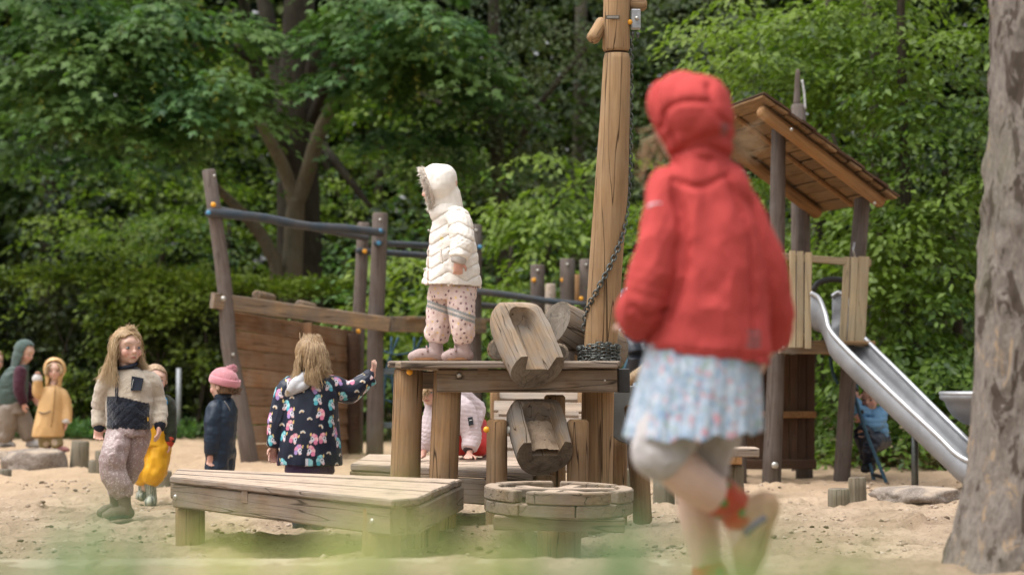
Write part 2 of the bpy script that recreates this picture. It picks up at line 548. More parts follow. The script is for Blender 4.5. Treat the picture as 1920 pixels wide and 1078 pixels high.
s = NT('soil')
g = s.n('ShaderNodeNewGeometry')
n1 = s.n('ShaderNodeTexNoise', Scale=2.0, Detail=8.0, Roughness=0.7); s.link(g, 'Position', n1, 'Vector')
c = s.ramp(n1, [(0.3, (0.025, 0.02, 0.012)), (0.7, (0.075, 0.055, 0.03))])
s.color(c, 0.95, 0.1); s.bump(n1, 0.8, 0.06)
Vs = [(-300, 30.0, 0.02), (300, 30.0, 0.02), (300, 400, 0.0), (-300, 400, 0.0), (-300, -100, -0.25), (300, -100, -0.25), (300, 29.99, -0.25), (-300, 29.99, -0.25)]
tag(put('ground', Vs, [(0, 1, 2, 3), (4, 5, 6, 7), (7, 6, 1, 0)], s.m, smooth=False), kind='structure')

# loose clods and crumbs of sand and soil lying on the surface
def clods():
    rng = np.random.default_rng(5)
    t = (1 + 5 ** .5) / 2
    base = np.array([(-1, t, 0), (1, t, 0), (-1, -t, 0), (1, -t, 0), (0, -1, t), (0, 1, t), (0, -1, -t), (0, 1, -t), (t, 0, -1), (t, 0, 1), (-t, 0, -1), (-t, 0, 1)], float) / 1.9
    tri = np.array([(0, 11, 5), (0, 5, 1), (0, 1, 7), (0, 7, 10), (0, 10, 11), (1, 5, 9), (5, 11, 4), (11, 10, 2), (10, 7, 6), (7, 1, 8), (3, 9, 4), (3, 4, 2), (3, 2, 6), (3, 6, 8), (3, 8, 9), (4, 9, 5), (2, 4, 11), (6, 2, 10), (8, 6, 7), (9, 8, 1)])
    n = 16000
    y = 9.4 + 8.0 * rng.random(n) ** 1.3; x = rng.uniform(-1, 1, n) * y * .235
    P = np.column_stack([x, y, 0 * x])
    keep = fbm(P, 2.5, 2, 9) > -0.05
    x, y = x[keep], y[keep]
    z = ground_z(x, y)
    r = .0035 + .012 * rng.random(len(x)) ** 4
    S = r[:, None, None] * (1 + .35 * rng.normal(0, 1, (len(x), 12, 1)).clip(-1, 1)) * base[None] * np.array([1.2, 1.2, .75])
    V = S + np.column_stack([x, y, z + r * .2])[:, None, :]
    Fc = (np.arange(len(x)) * 12)[:, None, None] + tri[None]
    s = NT('clods')
    g = s.n('ShaderNodeNewGeometry')
    s.color(s.ramp((g, 'Random Per Island'), [(0, (.10, .07, .05)), (.25, (.26, .19, .14)), (.5, (.40, .31, .24)), (1, (.52, .42, .34))]), .95, .1)
    tag(put('sand_clods', V.reshape(-1, 3), Fc.reshape(-1, 3), s.m, smooth=True), 'loose clods and crumbs lying on the sand', 'clods', kind='stuff')
clods()

# kerb that holds the sand on the near side
kerb_m = plain('kerb_stone', (0.46, 0.38, 0.28), 0.9, 0.2, nscale=12, namt=0.2, bump=0.4, bscale=60)
def kerb():
    kr = empty('sandpit_kerb', (-1.4, 8.25, 0.1), 'pale low stone kerb along the near edge of the sand', 'kerb')
    x = -4.6
    while x < 0.75:
        L = 1.6
        prism('kerb_stone', [(x, 8.06), (x + L - 0.006, 8.06), (x + L - 0.006, 8.36), (x, 8.36)], -0.05, 0.196 + 0.006 * random.random(), kerb_m, kr, 0.015)
        x += L
kerb()
# ------------------------------------------------------------------ foliage
T_OVAL = (np.array([(0, 0, 0), (0.45, 0.27, 0.06), (1, 0, -0.10), (0.45, -0.27, 0.06)], float), [(0, 3, 2), (0, 2, 1)])
T_LONG = (np.array([(0, 0, 0), (0.4, 0.17, 0.04), (1, 0, -0.14), (0.4, -0.17, 0.04)], float), [(0, 3, 2), (0, 2, 1)])
_mp = [(0, 0, 0), (0.10, -0.34, -.06), (0.30, -0.22, .02), (0.52, -0.52, -.10), (0.62, -0.18, .02), (1.0, 0, -.16), (0.62, 0.18, .02), (0.52, 0.52, -.10), (0.30, 0.22, .02), (0.10, 0.34, -.06)]
T_MAPLE = (np.array(_mp, float), [(0, 1, 2), (0, 2, 4), (2, 3, 4), (0, 4, 6), (4, 5, 6), (0, 6, 8), (6, 7, 8), (0, 8, 9)])

def sprays(Cn, Dn, m, length, size, tmpl, droop=0.35, jit=0.45, width=0.5, rng=RNG):
    """Cn (N,3) spray roots, Dn (N,3) spray directions -> leaf faces set alternately along each spray"""
    N = len(Cn)
    t = (np.arange(m) + 0.5) / m
    Ls = length * rng.uniform(0.6, 1.25, N)
    T = np.tile(t, (N, 1)) + rng.uniform(-0.06, 0.06, (N, m))
    D = Dn / (np.linalg.norm(Dn, axis=1)[:, None] + 1e-9)
    side = np.cross(D, np.array([0, 0, 1.0])); side /= np.linalg.norm(side, axis=1)[:, None] + 1e-9
    sgn = np.where(np.arange(m) % 2 == 0, 1.0, -1.0)[None, :] * rng.uniform(0.2, 1.0, (N, m))
    P = Cn[:, None, :] + D[:, None, :] * (T * Ls[:, None])[..., None]
    P[..., 2] -= droop * (T ** 2) * Ls[:, None]
    P += side[:, None, :] * (sgn * width * Ls[:, None] * (0.35 + 0.65 * np.sin(np.pi * np.clip(T, 0, 1))))[..., None] * 0.55
    P += rng.normal(0, 0.05, P.shape) * length
    A = D[:, None, :] * 0.8 + side[:, None, :] * sgn[..., None] * 0.9 + rng.normal(0, jit * 0.6, P.shape)
    A[..., 2] -= droop * 0.9
    A /= np.linalg.norm(A, axis=2)[..., None]
    Nn = np.array([0, 0, 1.0])[None, None, :] + 0.35 * D[:, None, :] + rng.normal(0, jit, P.shape)
    Nn -= A * (Nn * A).sum(2)[..., None]
    Nn /= np.linalg.norm(Nn, axis=2)[..., None] + 1e-9
    B = np.cross(Nn, A)
    S = size * rng.uniform(0.6, 1.25, (N, m))
    P, A, B, Nn, S = [q.reshape(-1, *q.shape[2:]) for q in (P, A, B, Nn, S)]
    tv, tf = tmpl
    V = P[:, None, :] + S[:, None, None] * (tv[None, :, 0, None] * A[:, None, :] + tv[None, :, 1, None] * B[:, None, :] + tv[None, :, 2, None] * Nn[:, None, :])
    k = len(tv)
    Fc = (np.arange(len(P)) * k)[:, None, None] + np.array(tf)[None]
    return V.reshape(-1, 3), Fc.reshape(-1, 3)

class Leaves:
    def __init__(s): s.V = []; s.F = []; s.n = 0
    def add(s, VF):
        s.V.append(VF[0]); s.F.append(VF[1] + s.n); s.n += len(VF[0])
    def build(s, name, mat, parent=None, kind=None):
        o = put(name, np.vstack(s.V), np.vstack(s.F), mat, parent, smooth=False)
        if kind: o['kind'] = kind
        return o

def blob_points(c, r, n, rng=RNG, shell=0.55, gap=0.0, gscale=1.6):
    """points in an ellipsoid, thicker towards its skin; fbm holes; outward directions"""
    d = rng.normal(0, 1, (n, 3)); d /= np.linalg.norm(d, axis=1)[:, None]
    rad = rng.uniform(shell ** 3, 1.0, n) ** (1 / 3)
    P = np.asarray(c)[None] + d * rad[:, None] * np.asarray(r)[None]
    P += 0.12 * np.asarray(r)[None] * rng.normal(0, 1, (n, 3))
    if gap > -1:
        keep = fbm(P, gscale, 2, 5) > gap
        P, d = P[keep], d[keep]
    d = d * np.array([1, 1, 0.45]) + np.array([0, -0.12, 0.0])
    return P, d

def pads(c, r, n, pr, per=9, rng=RNG):
    """n sprays gathered into flat leaf pads (boughs) inside an ellipsoid"""
    k = max(2, int(n / per))
    C, d0 = blob_points(c, r, k, rng, 0.3, -2)
    C = np.repeat(C, per, axis=0)
    a = rng.uniform(0, 2 * math.pi, len(C)); q = np.sqrt(rng.random(len(C))) * pr
    off = np.column_stack([np.cos(a) * q, np.sin(a) * q, -0.22 * q ** 1.5 / max(pr, .1) ** .5 + rng.normal(0, .05, len(C)) * pr * 1.6])
    d = np.column_stack([np.cos(a), np.sin(a) - .15, rng.normal(-.05, .18, len(C))])
    return C + off, d

def crown(parent, mat, regions, m, length, size, tmpl, droop=0.35, jit=0.45, gap=-0.15, width=0.5, name='crown', shell=0.4, pad=0.0):
    L = Leaves()
    if pad:
        for (px, py, D, rx, ry, rz, n) in regions:
            P, d = pads(U(px, py, D), (rx, ry, rz), n, pad)
            P[:, 2] = np.maximum(P[:, 2], 0.05)
            L.add(sprays(P, d, m, length, size, tmpl, droop, jit, width))
        return L.build(name, mat, parent)
    for (px, py, D, rx, ry, rz, n) in regions:
        P, d = blob_points(U(px, py, D), (rx, ry, rz), n, gap=gap, shell=shell)
        P[:, 2] = np.maximum(P[:, 2], 0.05)
        if len(P): L.add(sprays(P, d, m, length, size, tmpl, droop, jit, width))
    return L.build(name, mat, parent)

bark_dark = wood('bark_dark', (0.055, 0.040, 0.028), (0.020, 0.015, 0.011), 'Z', (0.09, 0.085, 0.06), 0.4, 0.5, vary=0.15)
bark_pale = wood('bark_pale', (0.22, 0.17, 0.11), (0.11, 0.085, 0.055), 'Z', (0.2, 0.19, 0.14), 0.4, 0.3, vary=0.15)

def stem(name, pts, radii, mat, parent, n=10):
    """trunk or limb through photo points (px, py, D)"""
    P = [U(*p) if len(p) == 3 and abs(p[0]) > 20 else Vector(p) for p in pts]
    return tube(name, P, radii, mat, parent, n, 6)

G_MAPLE = leafmat('leaf_maple', (0.026, 0.078, 0.023), (0.13, 0.245, 0.080), 0.42)
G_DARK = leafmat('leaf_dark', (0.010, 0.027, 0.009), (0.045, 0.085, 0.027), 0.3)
G_FRESH = leafmat('leaf_fresh', (0.050, 0.10, 0.012), (0.20, 0.29, 0.040), 0.45)
G_HORN = leafmat('leaf_hornbeam', (0.024, 0.062, 0.010), (0.14, 0.225, 0.032), 0.45)
G_GREYG = leafmat('leaf_greygreen', (0.018, 0.034, 0.015), (0.085, 0.11, 0.062), 0.25)
G_HEDGE = leafmat('leaf_hedge', (0.018, 0.042, 0.007), (0.18, 0.25, 0.032), 0.40)
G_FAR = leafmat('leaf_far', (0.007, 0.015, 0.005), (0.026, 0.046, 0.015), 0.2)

# far wood that reads as one dark mass
def far_wood():
    L = Leaves(); rng = RNG
    n = 15000
    x = rng.uniform(-13, 13, n); y = rng.uniform(38, 44, n) - 0.004 * x * x * 0; z = rng.uniform(0, 1, n) ** 0.8 * 9.5
    P = np.column_stack([x, y, z])
    keep = (fbm(P, 0.55, 2, 8) > -0.62) | (z < 5.0)
    P = P[keep]
    d = np.column_stack([rng.normal(0, 1, len(P)), -np.abs(rng.normal(0.6, 0.5, len(P))), rng.normal(0, 0.3, len(P))])
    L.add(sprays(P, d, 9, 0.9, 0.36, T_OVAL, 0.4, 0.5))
    # unseen ring of leaves added on the other sides to block low sky light
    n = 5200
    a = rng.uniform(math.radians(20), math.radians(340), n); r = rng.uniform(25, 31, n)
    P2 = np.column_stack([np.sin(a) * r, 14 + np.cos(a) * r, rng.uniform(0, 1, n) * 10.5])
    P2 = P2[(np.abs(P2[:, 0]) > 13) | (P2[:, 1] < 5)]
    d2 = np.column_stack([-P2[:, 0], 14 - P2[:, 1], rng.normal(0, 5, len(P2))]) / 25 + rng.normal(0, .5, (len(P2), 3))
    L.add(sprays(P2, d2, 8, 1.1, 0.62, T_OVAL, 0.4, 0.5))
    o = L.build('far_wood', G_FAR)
    tag(o, 'dark wood far behind the playground trees, with an added unseen ring blocking low sky light', 'wood', kind='stuff')
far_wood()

# ---- the big maple with the dark trunk
def maple():
    b = U(562, 804, 30.0); b.z = 0.0
    t = empty('maple_tree', b, 'big dark-trunked maple with spreading limbs behind the wooden ship', 'tree')
    stem('trunk', [(566, 815, 30), (564, 640, 30), (560, 400, 30), (556, 200, 30), (560, 40, 30), (570, -200, 30)], [0.40, 0.31, 0.27, 0.24, 0.2, 0.14], bark_dark, t, 14)
    limbs = [
        ([(552, 330, 29.9), (515, 250, 29.6), (485, 150, 29.3), (470, 60, 29), (440, -60, 28.6)], [0.13, .11, .09, .07, .05]),
        ([(545, 240, 30), (520, 120, 30.2), (500, 30, 30.3), (480, -80, 30.4)], [.14, .12, .1, .07]),
        ([(572, 190, 30), (600, 90, 29.7), (640, 10, 29.4), (690, -80, 29)], [.13, .1, .08, .05]),
        ([(480, 95, 29.2), (410, 90, 28.6), (350, 88, 28.2), (290, 70, 27.8), (230, 85, 27.5)], [.07, .06, .05, .035, .02]),
        ([(580, 240, 29.9), (640, 110, 29.2), (700, 90, 28.8), (790, 110, 28.4)], [.09, .07, .05, .025]),
        ([(588, 255, 29.8), (625, 300, 29.3), (665, 350, 29.0), (695, 388, 28.8)], [.07, .06, .045, .03]),
        ([(700, 160, 30.5), (780, 175, 30.3), (840, 205, 30), (880, 260, 29.8)], [.05, .045, .035, .02]),
        ([(470, 110, 29.1), (380, 60, 28.4), (320, 10, 28), (280, -60, 27.6)], [.06, .05, .04, .03]),
    ]
    for P, R in limbs: stem('limb', P, R, bark_dark, t, 8)
    regs = [(165, 120, 27.0, .75, .6, .30, 90), (110, 205, 26.9, .5, .5, .22, 54), (215, 60, 27.2, .6, .6, .25, 60), (300, 45, 27.4, .7, .6, .25, 63), (390, 60, 27.3, .5, .6, .25, 45),
            (415, 160, 27.0, .45, .5, .28, 54), (370, 190, 27.1, .5, .5, .22, 45), (265, 215, 27.2, .5, .5, .25, 45), (60, 120, 27.4, .7, .6, .5, 63),
            (685, 30, 27.6, .35, .5, .22, 36), (735, 45, 27.4, .6, .6, .3, 63), (830, 60, 27.4, .6, .6, .35, 72), (700, 130, 27.6, .5, .5, .25, 45), (790, 150, 27.8, .5, .5, .3, 45), (870, 150, 27.8, .4, .5, .4, 45),
            (720, 250, 28.4, .5, .5, .3, 36), (840, 270, 28.6, .5, .5, .4, 36), (20, 20, 27.6, .8, .8, .4, 54), (150, 300, 28.2, .8, .6, .3, 45),
            (230, -150, 28, 1.9, 2, .8, 100), (850, -170, 28, 1.8, 2, .8, 100), (540, -330, 28, 2.4, 2, .8, 90), (60, -120, 28, 2, 2, 1.0, 90)]
    crown(t, G_MAPLE, regs, 13, 0.48, 0.125, T_MAPLE, 0.45, 0.32, pad=0.42)
    # hanging yellow-green flower tassels
    L = Leaves(); rng = RNG
    P = []
    for (px, py, D, rx, ry, rz, n) in regs[:16]:
        c = U(px, py, D - 0.4)
        P.append(np.asarray(c)[None] + rng.normal(0, 0.5, (9, 3)) * np.array([rx, ry, rz]))
    P = np.vstack(P)
    d = np.tile(np.array([[0.05, 0.02, -1.0]]), (len(P), 1)) + rng.normal(0, .08, (len(P), 3))
    L.add(sprays(P, d, 7, 0.20, 0.045, T_OVAL, 0.0, 0.9, 0.2))
    L.build('flower_tassels', leafmat('tassel', (0.20, 0.22, 0.03), (0.30, 0.30, 0.05), 0.3), t)
maple()

def forked_tree():
    b = U(545, 810, 29.2); b.z = 0.0
    t = empty('forked_tree', b, 'slender pale-barked tree forking in a V before the dark trunk', 'tree')
    stem('trunk', [(545, 812, 29.2), (546, 640, 29.2), (548, 520, 29.2), (552, 420, 29.2), (556, 372, 29.2)], [.15, .135, .125, .12, .10], bark_pale, t, 12)
    stem('limb', [(556, 380, 29.2), (575, 330, 29.2), (592, 270, 29.15), (612, 220, 29.1), (640, 160, 29), (668, 80, 28.8), (690, -20, 28.6)], [.10, .095, .09, .08, .07, .055, .04], bark_pale, t)
    stem('limb', [(552, 385, 29.2), (538, 330, 29.2), (515, 280, 29.1), (480, 220, 29), (448, 190, 28.9)], [.085, .08, .075, .06, .045], bark_pale, t)
    stem('limb', [(521, 800, 29.1), (520, 530, 29.1), (505, 470, 29.05), (478, 425, 29), (440, 385, 28.9), (395, 340, 28.8)], [.09, .085, .08, .075, .06, .04], bark_pale, t)
    regs = [(440, 170, 28.3, .5, .6, .4, 20), (710, -30, 28.3, .9, .9, .5, 30), (370, 300, 28.4, .7, .6, .4, 22)]
    crown(t, G_MAPLE, regs, 12, 0.6, 0.11, T_OVAL, 0.4, 0.4)
forked_tree()

def bushy(name, label, mat, regs, stems, m=12, length=0.5, size=0.09, tmpl=T_OVAL, droop=0.35, gap=-0.2, cat='tree', bark=None, jit=0.45, group=None, pad=0.0):
    b = U(*stems[0][0][0]); b.z = 0.0
    t = empty(name, b, label, cat, group)
    for k, (P, R) in enumerate(stems):
        stem('trunk' if k == 0 else 'limb', P, R, bark or bark_dark, t, 8)
    crown(t, mat, regs, m, length, size, tmpl, droop, jit, gap, pad=pad)
    return t

bushy('young_maple', 'fresh yellow-green young tree glowing behind the dark maple trunk', G_FRESH,
      [(420, 250, 33.5, 1.0, .8, .8, 120), (640, 300, 33.5, .9, .8, .9, 110), (760, 220, 33.8, 1.1, .8, 1.0, 130), (500, 120, 34, 1.0, .8, .8, 100), (650, 90, 34, .9, .8, .8, 90), (360, 120, 34, .9, .8, .7, 80), (850, 330, 33.5, .7, .7, .7, 70), (450, 400, 33, .7, .6, .6, 60), (690, 420, 33, .7, .6, .6, 60)],
      [([(700, 800, 34.2), (704, 520, 34.2), (715, 250, 34.2)], [.10, .09, .05]), ([(700, 480, 34.2), (620, 330, 34), (560, 200, 34)], [.06, .05, .03])], 11, 0.42, 0.105, T_OVAL, pad=0.5)
bushy('evergreen_tree', 'very dark evergreen at the left edge below the maple boughs', G_DARK,
      [(40, 470, 33, 2.0, 1, 1.4, 150), (230, 420, 34, 1.8, 1, 1.6, 120), (20, 250, 33, 1.8, 1, 1.6, 130), (140, 330, 33.5, 2.2, 1, 1.5, 140), (60, 50, 33, 2.5, 1.2, 1.6, 120), (300, 200, 34.5, 2.5, 1, 1.8, 140)],
      [([(90, 800, 34), (95, 500, 34), (90, 100, 34)], [.2, .17, .1])], 14, 0.6, 0.13)
bushy('round_shrub', 'bright yellow-green shrub rising over the hedge left of the ship', G_FRESH,
      [(270, 400, 31, 1.1, .7, .75, 80), (330, 330, 31.2, .7, .6, .5, 40), (220, 470, 30.8, 1.0, .7, .7, 60), (330, 470, 31, .9, .7, .7, 55), (160, 430, 30.9, .7, .6, .6, 34)],
      [([(270, 800, 31.3), (272, 560, 31.3), (262, 420, 31.3)], [.07, .06, .03]), ([(268, 640, 31.3), (300, 500, 31.2), (330, 400, 31.2)], [.05, .04, .02]), ([(266, 640, 31.3), (235, 520, 31.2), (228, 420, 31)], [.05, .04, .02])], 14, 0.5, 0.085, pad=0.30)
bushy('bushy_shrub', 'mid-green loose shrub behind the ship bow, left of the maple trunk', G_MAPLE,
      [(400, 470, 30.5, .9, .6, .6, 50), (440, 400, 31, .8, .6, .7, 44), (640, 470, 31, .8, .6, .8, 55), (690, 420, 30.6, .8, .6, .8, 50)],
      [([(420, 800, 31), (424, 600, 31), (430, 420, 31)], [.06, .05, .03])], 12, 0.5, 0.085, gap=-0.02)
bushy('dark_tree', 'tall dark tree with grey-green leaves behind the mast', G_GREYG,
      [(930, 120, 28, 1.2, .9, 1.2, 130), (1040, 220, 28, 1.1, .9, 1.2, 110), (900, 330, 28.3, .9, .8, 1.0, 80), (1010, 420, 28.3, 1.1, .8, .9, 80), (1260, 120, 28, 1.3, .9, 1.2, 140), (1320, 40, 28, 1.4, .9, 1.0, 120), (1080, 30, 28, 1.4, .9, .9, 120), (1200, 300, 28.4, 1.1, .9, 1.2, 100)],
      [([(960, 800, 28.8), (950, 500, 28.8), (930, 250, 28.8), (925, -100, 28.8)], [.12, .10, .08, .06]), ([(945, 330, 28.8), (1010, 200, 28.5), (1100, 90, 28.4)], [.05, .04, .025])], 12, 0.55, 0.085, T_LONG, gap=-0.12, pad=0.38)
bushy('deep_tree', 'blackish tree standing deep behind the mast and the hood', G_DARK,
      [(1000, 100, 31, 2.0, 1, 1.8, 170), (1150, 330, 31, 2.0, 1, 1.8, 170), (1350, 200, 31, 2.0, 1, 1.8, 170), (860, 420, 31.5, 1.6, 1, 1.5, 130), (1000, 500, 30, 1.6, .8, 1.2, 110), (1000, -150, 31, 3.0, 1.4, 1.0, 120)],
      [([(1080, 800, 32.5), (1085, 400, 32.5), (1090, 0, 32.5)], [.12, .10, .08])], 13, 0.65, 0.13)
bushy('leafy_shrub', 'broad leafy shrub with drooping bright sprays behind the white-coated child', G_FRESH,
      [(1060, 430, 24.6, .75, .5, .42, 62), (990, 500, 24.4, .6, .5, .35, 40), (1090, 330, 24.8, .5, .5, .35, 30), (940, 520, 24.3, .55, .5, .3, 34), (1010, 390, 24.7, .55, .5, .35, 30), (870, 580, 24.3, .7, .5, .45, 40), (770, 530, 24.4, .6, .5, .45, 44), (750, 610, 24.3, .5, .45, .4, 34), (1000, 640, 24.2, .9, .5, .5, 50), (830, 700, 24.2, 1.0, .5, .6, 40), (1170, 420, 24.6, .5, .5, .8, 40)],
      [([(1000, 830, 24.9), (1005, 650, 24.9), (1030, 450, 24.9)], [.06, .05, .03]), ([(900, 830, 24.8), (890, 650, 24.8), (850, 560, 24.7)], [.05, .04, .02]), ([(1010, 650, 24.9), (960, 560, 24.8), (930, 520, 24.7)], [.04, .03, .015])], 13, 0.42, 0.10, T_OVAL, 0.6, gap=0.02, pad=0.26)
bushy('dark_shrub', 'dark green shrub filling the gap under the leafy sprays', G_MAPLE,
      [(960, 560, 25.6, 1.5, .5, 1.0, 130), (800, 640, 25.5, 1.2, .5, .8, 90), (1150, 560, 25.4, 1.2, .5, 1.1, 110), (740, 480, 25.8, .7, .5, .7, 40)],
      [([(960, 830, 25.8), (955, 600, 25.8), (960, 450, 25.8)], [.05, .04, .02])], 12, 0.45, 0.085)
# the tall leaf wall on the right
bushy('hornbeam_tree', 'tall hornbeam right of the hut, leafy down to the ground', G_HORN,
      [(1740, 90, 20.6, .9, .6, .6, 130), (1660, 250, 20.4, .8, .6, .5, 100), (1790, 330, 20.3, .8, .6, .6, 120), (1700, 430, 20.2, .8, .6, .5, 100), (1770, 560, 19.9, .8, .5, .5, 110), (1700, 660, 19.8, .7, .4, .5, 90), (1800, 720, 19.6, .7, .4, .5, 90), (1640, 560, 20.1, .6, .5, .5, 60), (1640, 790, 19.7, .7, .3, .35, 60), (1760, 830, 19.4, .7, .3, .3, 60), (1800, -60, 20.6, 1.0, .7, .6, 60), (1900, 200, 20.4, .7, .6, 1.2, 70), (1900, 600, 20.0, .7, .6, 1.2, 70)],
      [([(1715, 885, 20.8), (1712, 700, 20.8), (1700, 400, 20.8), (1690, 100, 20.8), (1690, -100, 20.8)], [.06, .055, .05, .04, .03]), ([(1790, 885, 20.8), (1795, 600, 20.8), (1770, 300, 20.8)], [.05, .045, .03]), ([(1705, 500, 20.8), (1600, 350, 20.6), (1560, 250, 20.6)], [.035, .03, .015])], 13, 0.42, 0.085, T_OVAL, 0.5, gap=0.02, pad=0.26)
bushy('hornbeam_tree', 'hornbeam with pale fresh tips behind the hut roof', G_FRESH,
      [(1480, 110, 21.4, .7, .6, .5, 90), (1570, 60, 21.4, .8, .6, .6, 110), (1600, 180, 21.2, .7, .6, .5, 90), (1430, 60, 21.6, .6, .6, .5, 60), (1640, -40, 21.4, 1.0, .7, .5, 70), (1480, 420, 21.2, .8, .4, .5, 60), (1550, 450, 21.1, .6, .4, .5, 60), (1430, 170, 21.5, .6, .5, .4, 50), (1560, 300, 21.3, .8, .4, .6, 80)],
      [([(1530, 880, 21.8), (1535, 600, 21.8), (1540, 300, 21.8), (1550, 0, 21.8)], [.06, .055, .05, .03])], 13, 0.42, 0.085, T_OVAL, 0.5, gap=0.02, pad=0.26)
bushy('hornbeam_tree', 'shaded hornbeam behind the lower hut and the slide', G_HORN,
      [(1250, 560, 20.8, .7, .4, .9, 70), (1400, 560, 20.6, .9, .4, .9, 100), (1540, 620, 20.4, .8, .4, .8, 100), (1420, 780, 20.3, 1.1, .35, .5, 90), (1560, 800, 20.0, .8, .3, .4, 80), (1250, 420, 21.0, .6, .4, .5, 40), (1620, 690, 20.2, .6, .35, .7, 70)],
      [([(1450, 885, 21), (1448, 600, 21), (1440, 400, 21)], [.05, .045, .03])], 12, 0.42, 0.085, T_OVAL, 0.5, gap=-0.02, pad=0.26)
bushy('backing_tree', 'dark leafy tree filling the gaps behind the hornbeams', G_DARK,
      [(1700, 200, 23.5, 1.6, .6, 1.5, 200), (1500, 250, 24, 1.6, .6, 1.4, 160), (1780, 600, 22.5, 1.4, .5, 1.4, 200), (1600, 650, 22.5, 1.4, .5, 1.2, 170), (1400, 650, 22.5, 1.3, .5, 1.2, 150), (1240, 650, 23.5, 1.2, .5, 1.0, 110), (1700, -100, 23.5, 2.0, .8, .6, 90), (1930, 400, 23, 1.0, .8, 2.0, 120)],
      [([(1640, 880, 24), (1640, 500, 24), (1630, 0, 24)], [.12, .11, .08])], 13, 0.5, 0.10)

# ---- clipped hedge on the left
def hedge():
    rng = RNG
    A = U(-140, 815, 27.2); B = U(720, 815, 25.9)
    A.z = B.z = 0
    ax = (B - A).normalized(); L = (B - A).length
    nrm = Vector((ax.y, -ax.x, 0))
    t = empty('clipped_hedge', (A + B) / 2, 'waist-high clipped leafy hedge along the back of the sand on the left', 'hedge')
    Lv = Leaves()
    n = 4200
    u = rng.uniform(0, L, n); face = rng.uniform(0, 1, n) < 0.78
    topz = 1.62 + 0.10 * np.sin(u * 1.1) + 0.09 * fbm(np.column_stack([u, u * 0, u * 0]), 1.3, 2, 3)
    h = np.where(face, rng.uniform(0.12, 1, n) ** 0.85 * topz, topz + rng.normal(0, .03, n))
    dep = np.where(face, rng.normal(0.0, .06, n), -rng.uniform(0, .6, n))
    P = np.asarray(A)[None] + u[:, None] * np.asarray(ax)[None] + dep[:, None] * np.asarray(nrm)[None]
    P[:, 2] = h
    keep = (fbm(P, 1.9, 3, 4) > -0.06) | (~face)
    P = P[keep]; face = face[keep]
    d = np.asarray(nrm)[None] * np.where(face, 1.0, 0.3)[:, None] + rng.normal(0, .45, (len(P), 3))
    d[:, 2] += np.where(face, 0.1, 0.8)
    Lv.add(sprays(P, d, 9, 0.26, 0.075, T_OVAL, 0.35, 0.5, 0.6))
    Lv.build('foliage', G_HEDGE, t)
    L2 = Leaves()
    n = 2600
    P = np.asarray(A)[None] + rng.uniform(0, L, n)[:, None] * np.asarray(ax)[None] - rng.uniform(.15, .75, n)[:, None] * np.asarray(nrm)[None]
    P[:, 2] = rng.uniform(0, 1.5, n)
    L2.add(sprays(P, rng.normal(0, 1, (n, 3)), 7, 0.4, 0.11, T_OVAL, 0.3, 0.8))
    L2.build('inner_foliage', G_FAR, t)  # inner leaves coloured near black to stand for the shade inside the hedge
    for k in range(34):
        x = rng.uniform(0, L)
        p = A + ax * x - nrm * rng.uniform(0.05, .3)
        tube('stem', [p, p + Vector((rng.normal(0, .08), 0, .7)), p + Vector((rng.normal(0, .2), 0, 1.4))], [.018, .014, .006], bark_dark, t, 5, 3)
    # galvanised post in the hedge front
    q = U(335, 760, 26.0); 
    o = tube('fence_post', [(q.x, q.y, 0), (q.x, q.y, U(335, 690, 26).z)], 0.028, plain('galvanised', (0.32, 0.34, 0.35), 0.5, 0.5, 0.4), None, 8, 2)
    tag(o, 'grey metal post standing in front of the hedge', 'post')
    # low plants along the foot
    Lg = Leaves()
    n = 900
    u = rng.uniform(0, L, n)
    P = np.asarray(A)[None] + u[:, None] * np.asarray(ax)[None] + rng.uniform(0.15, .75, n)[:, None] * np.asarray(nrm)[None]
    P[:, 2] = 0.02
    P = P[fbm(P, 1.2, 2, 6) > -0.1]
    d = rng.normal(0, .5, (len(P), 3)); d[:, 2] = np.abs(d[:, 2]) + .8
    Lg.add(sprays(P, d, 7, 0.22, 0.07, T_OVAL, 0.2, 0.6, 0.9))
    tag(Lg.build('ground_cover', G_MAPLE), 'low green weeds growing along the foot of the hedge', 'ground cover', kind='stuff')
    Lg = Leaves(); n = 700
    px = rng.uniform(1290, 1900, n); D = 18.9 + rng.uniform(-.35, .5, n) + (1900 - px) / 610 * 1.6
    P = np.array([tuple(U(a, 800, b)) for a, b in zip(px, D)]); P[:, 2] = 0.02
    d = rng.normal(0, .6, (n, 3)); d[:, 2] = np.abs(d[:, 2]) + .5
    Lg.add(sprays(P, d, 6, 0.16, 0.06, T_OVAL, 0.3, 0.7, 0.9))
    tag(Lg.build('leaf_litter', leafmat('litter', (0.04, 0.05, 0.02), (0.16, 0.11, 0.05), 0.1)), 'ivy and dead leaves under the hornbeams on the right', 'leaf litter', kind='stuff')
hedge()

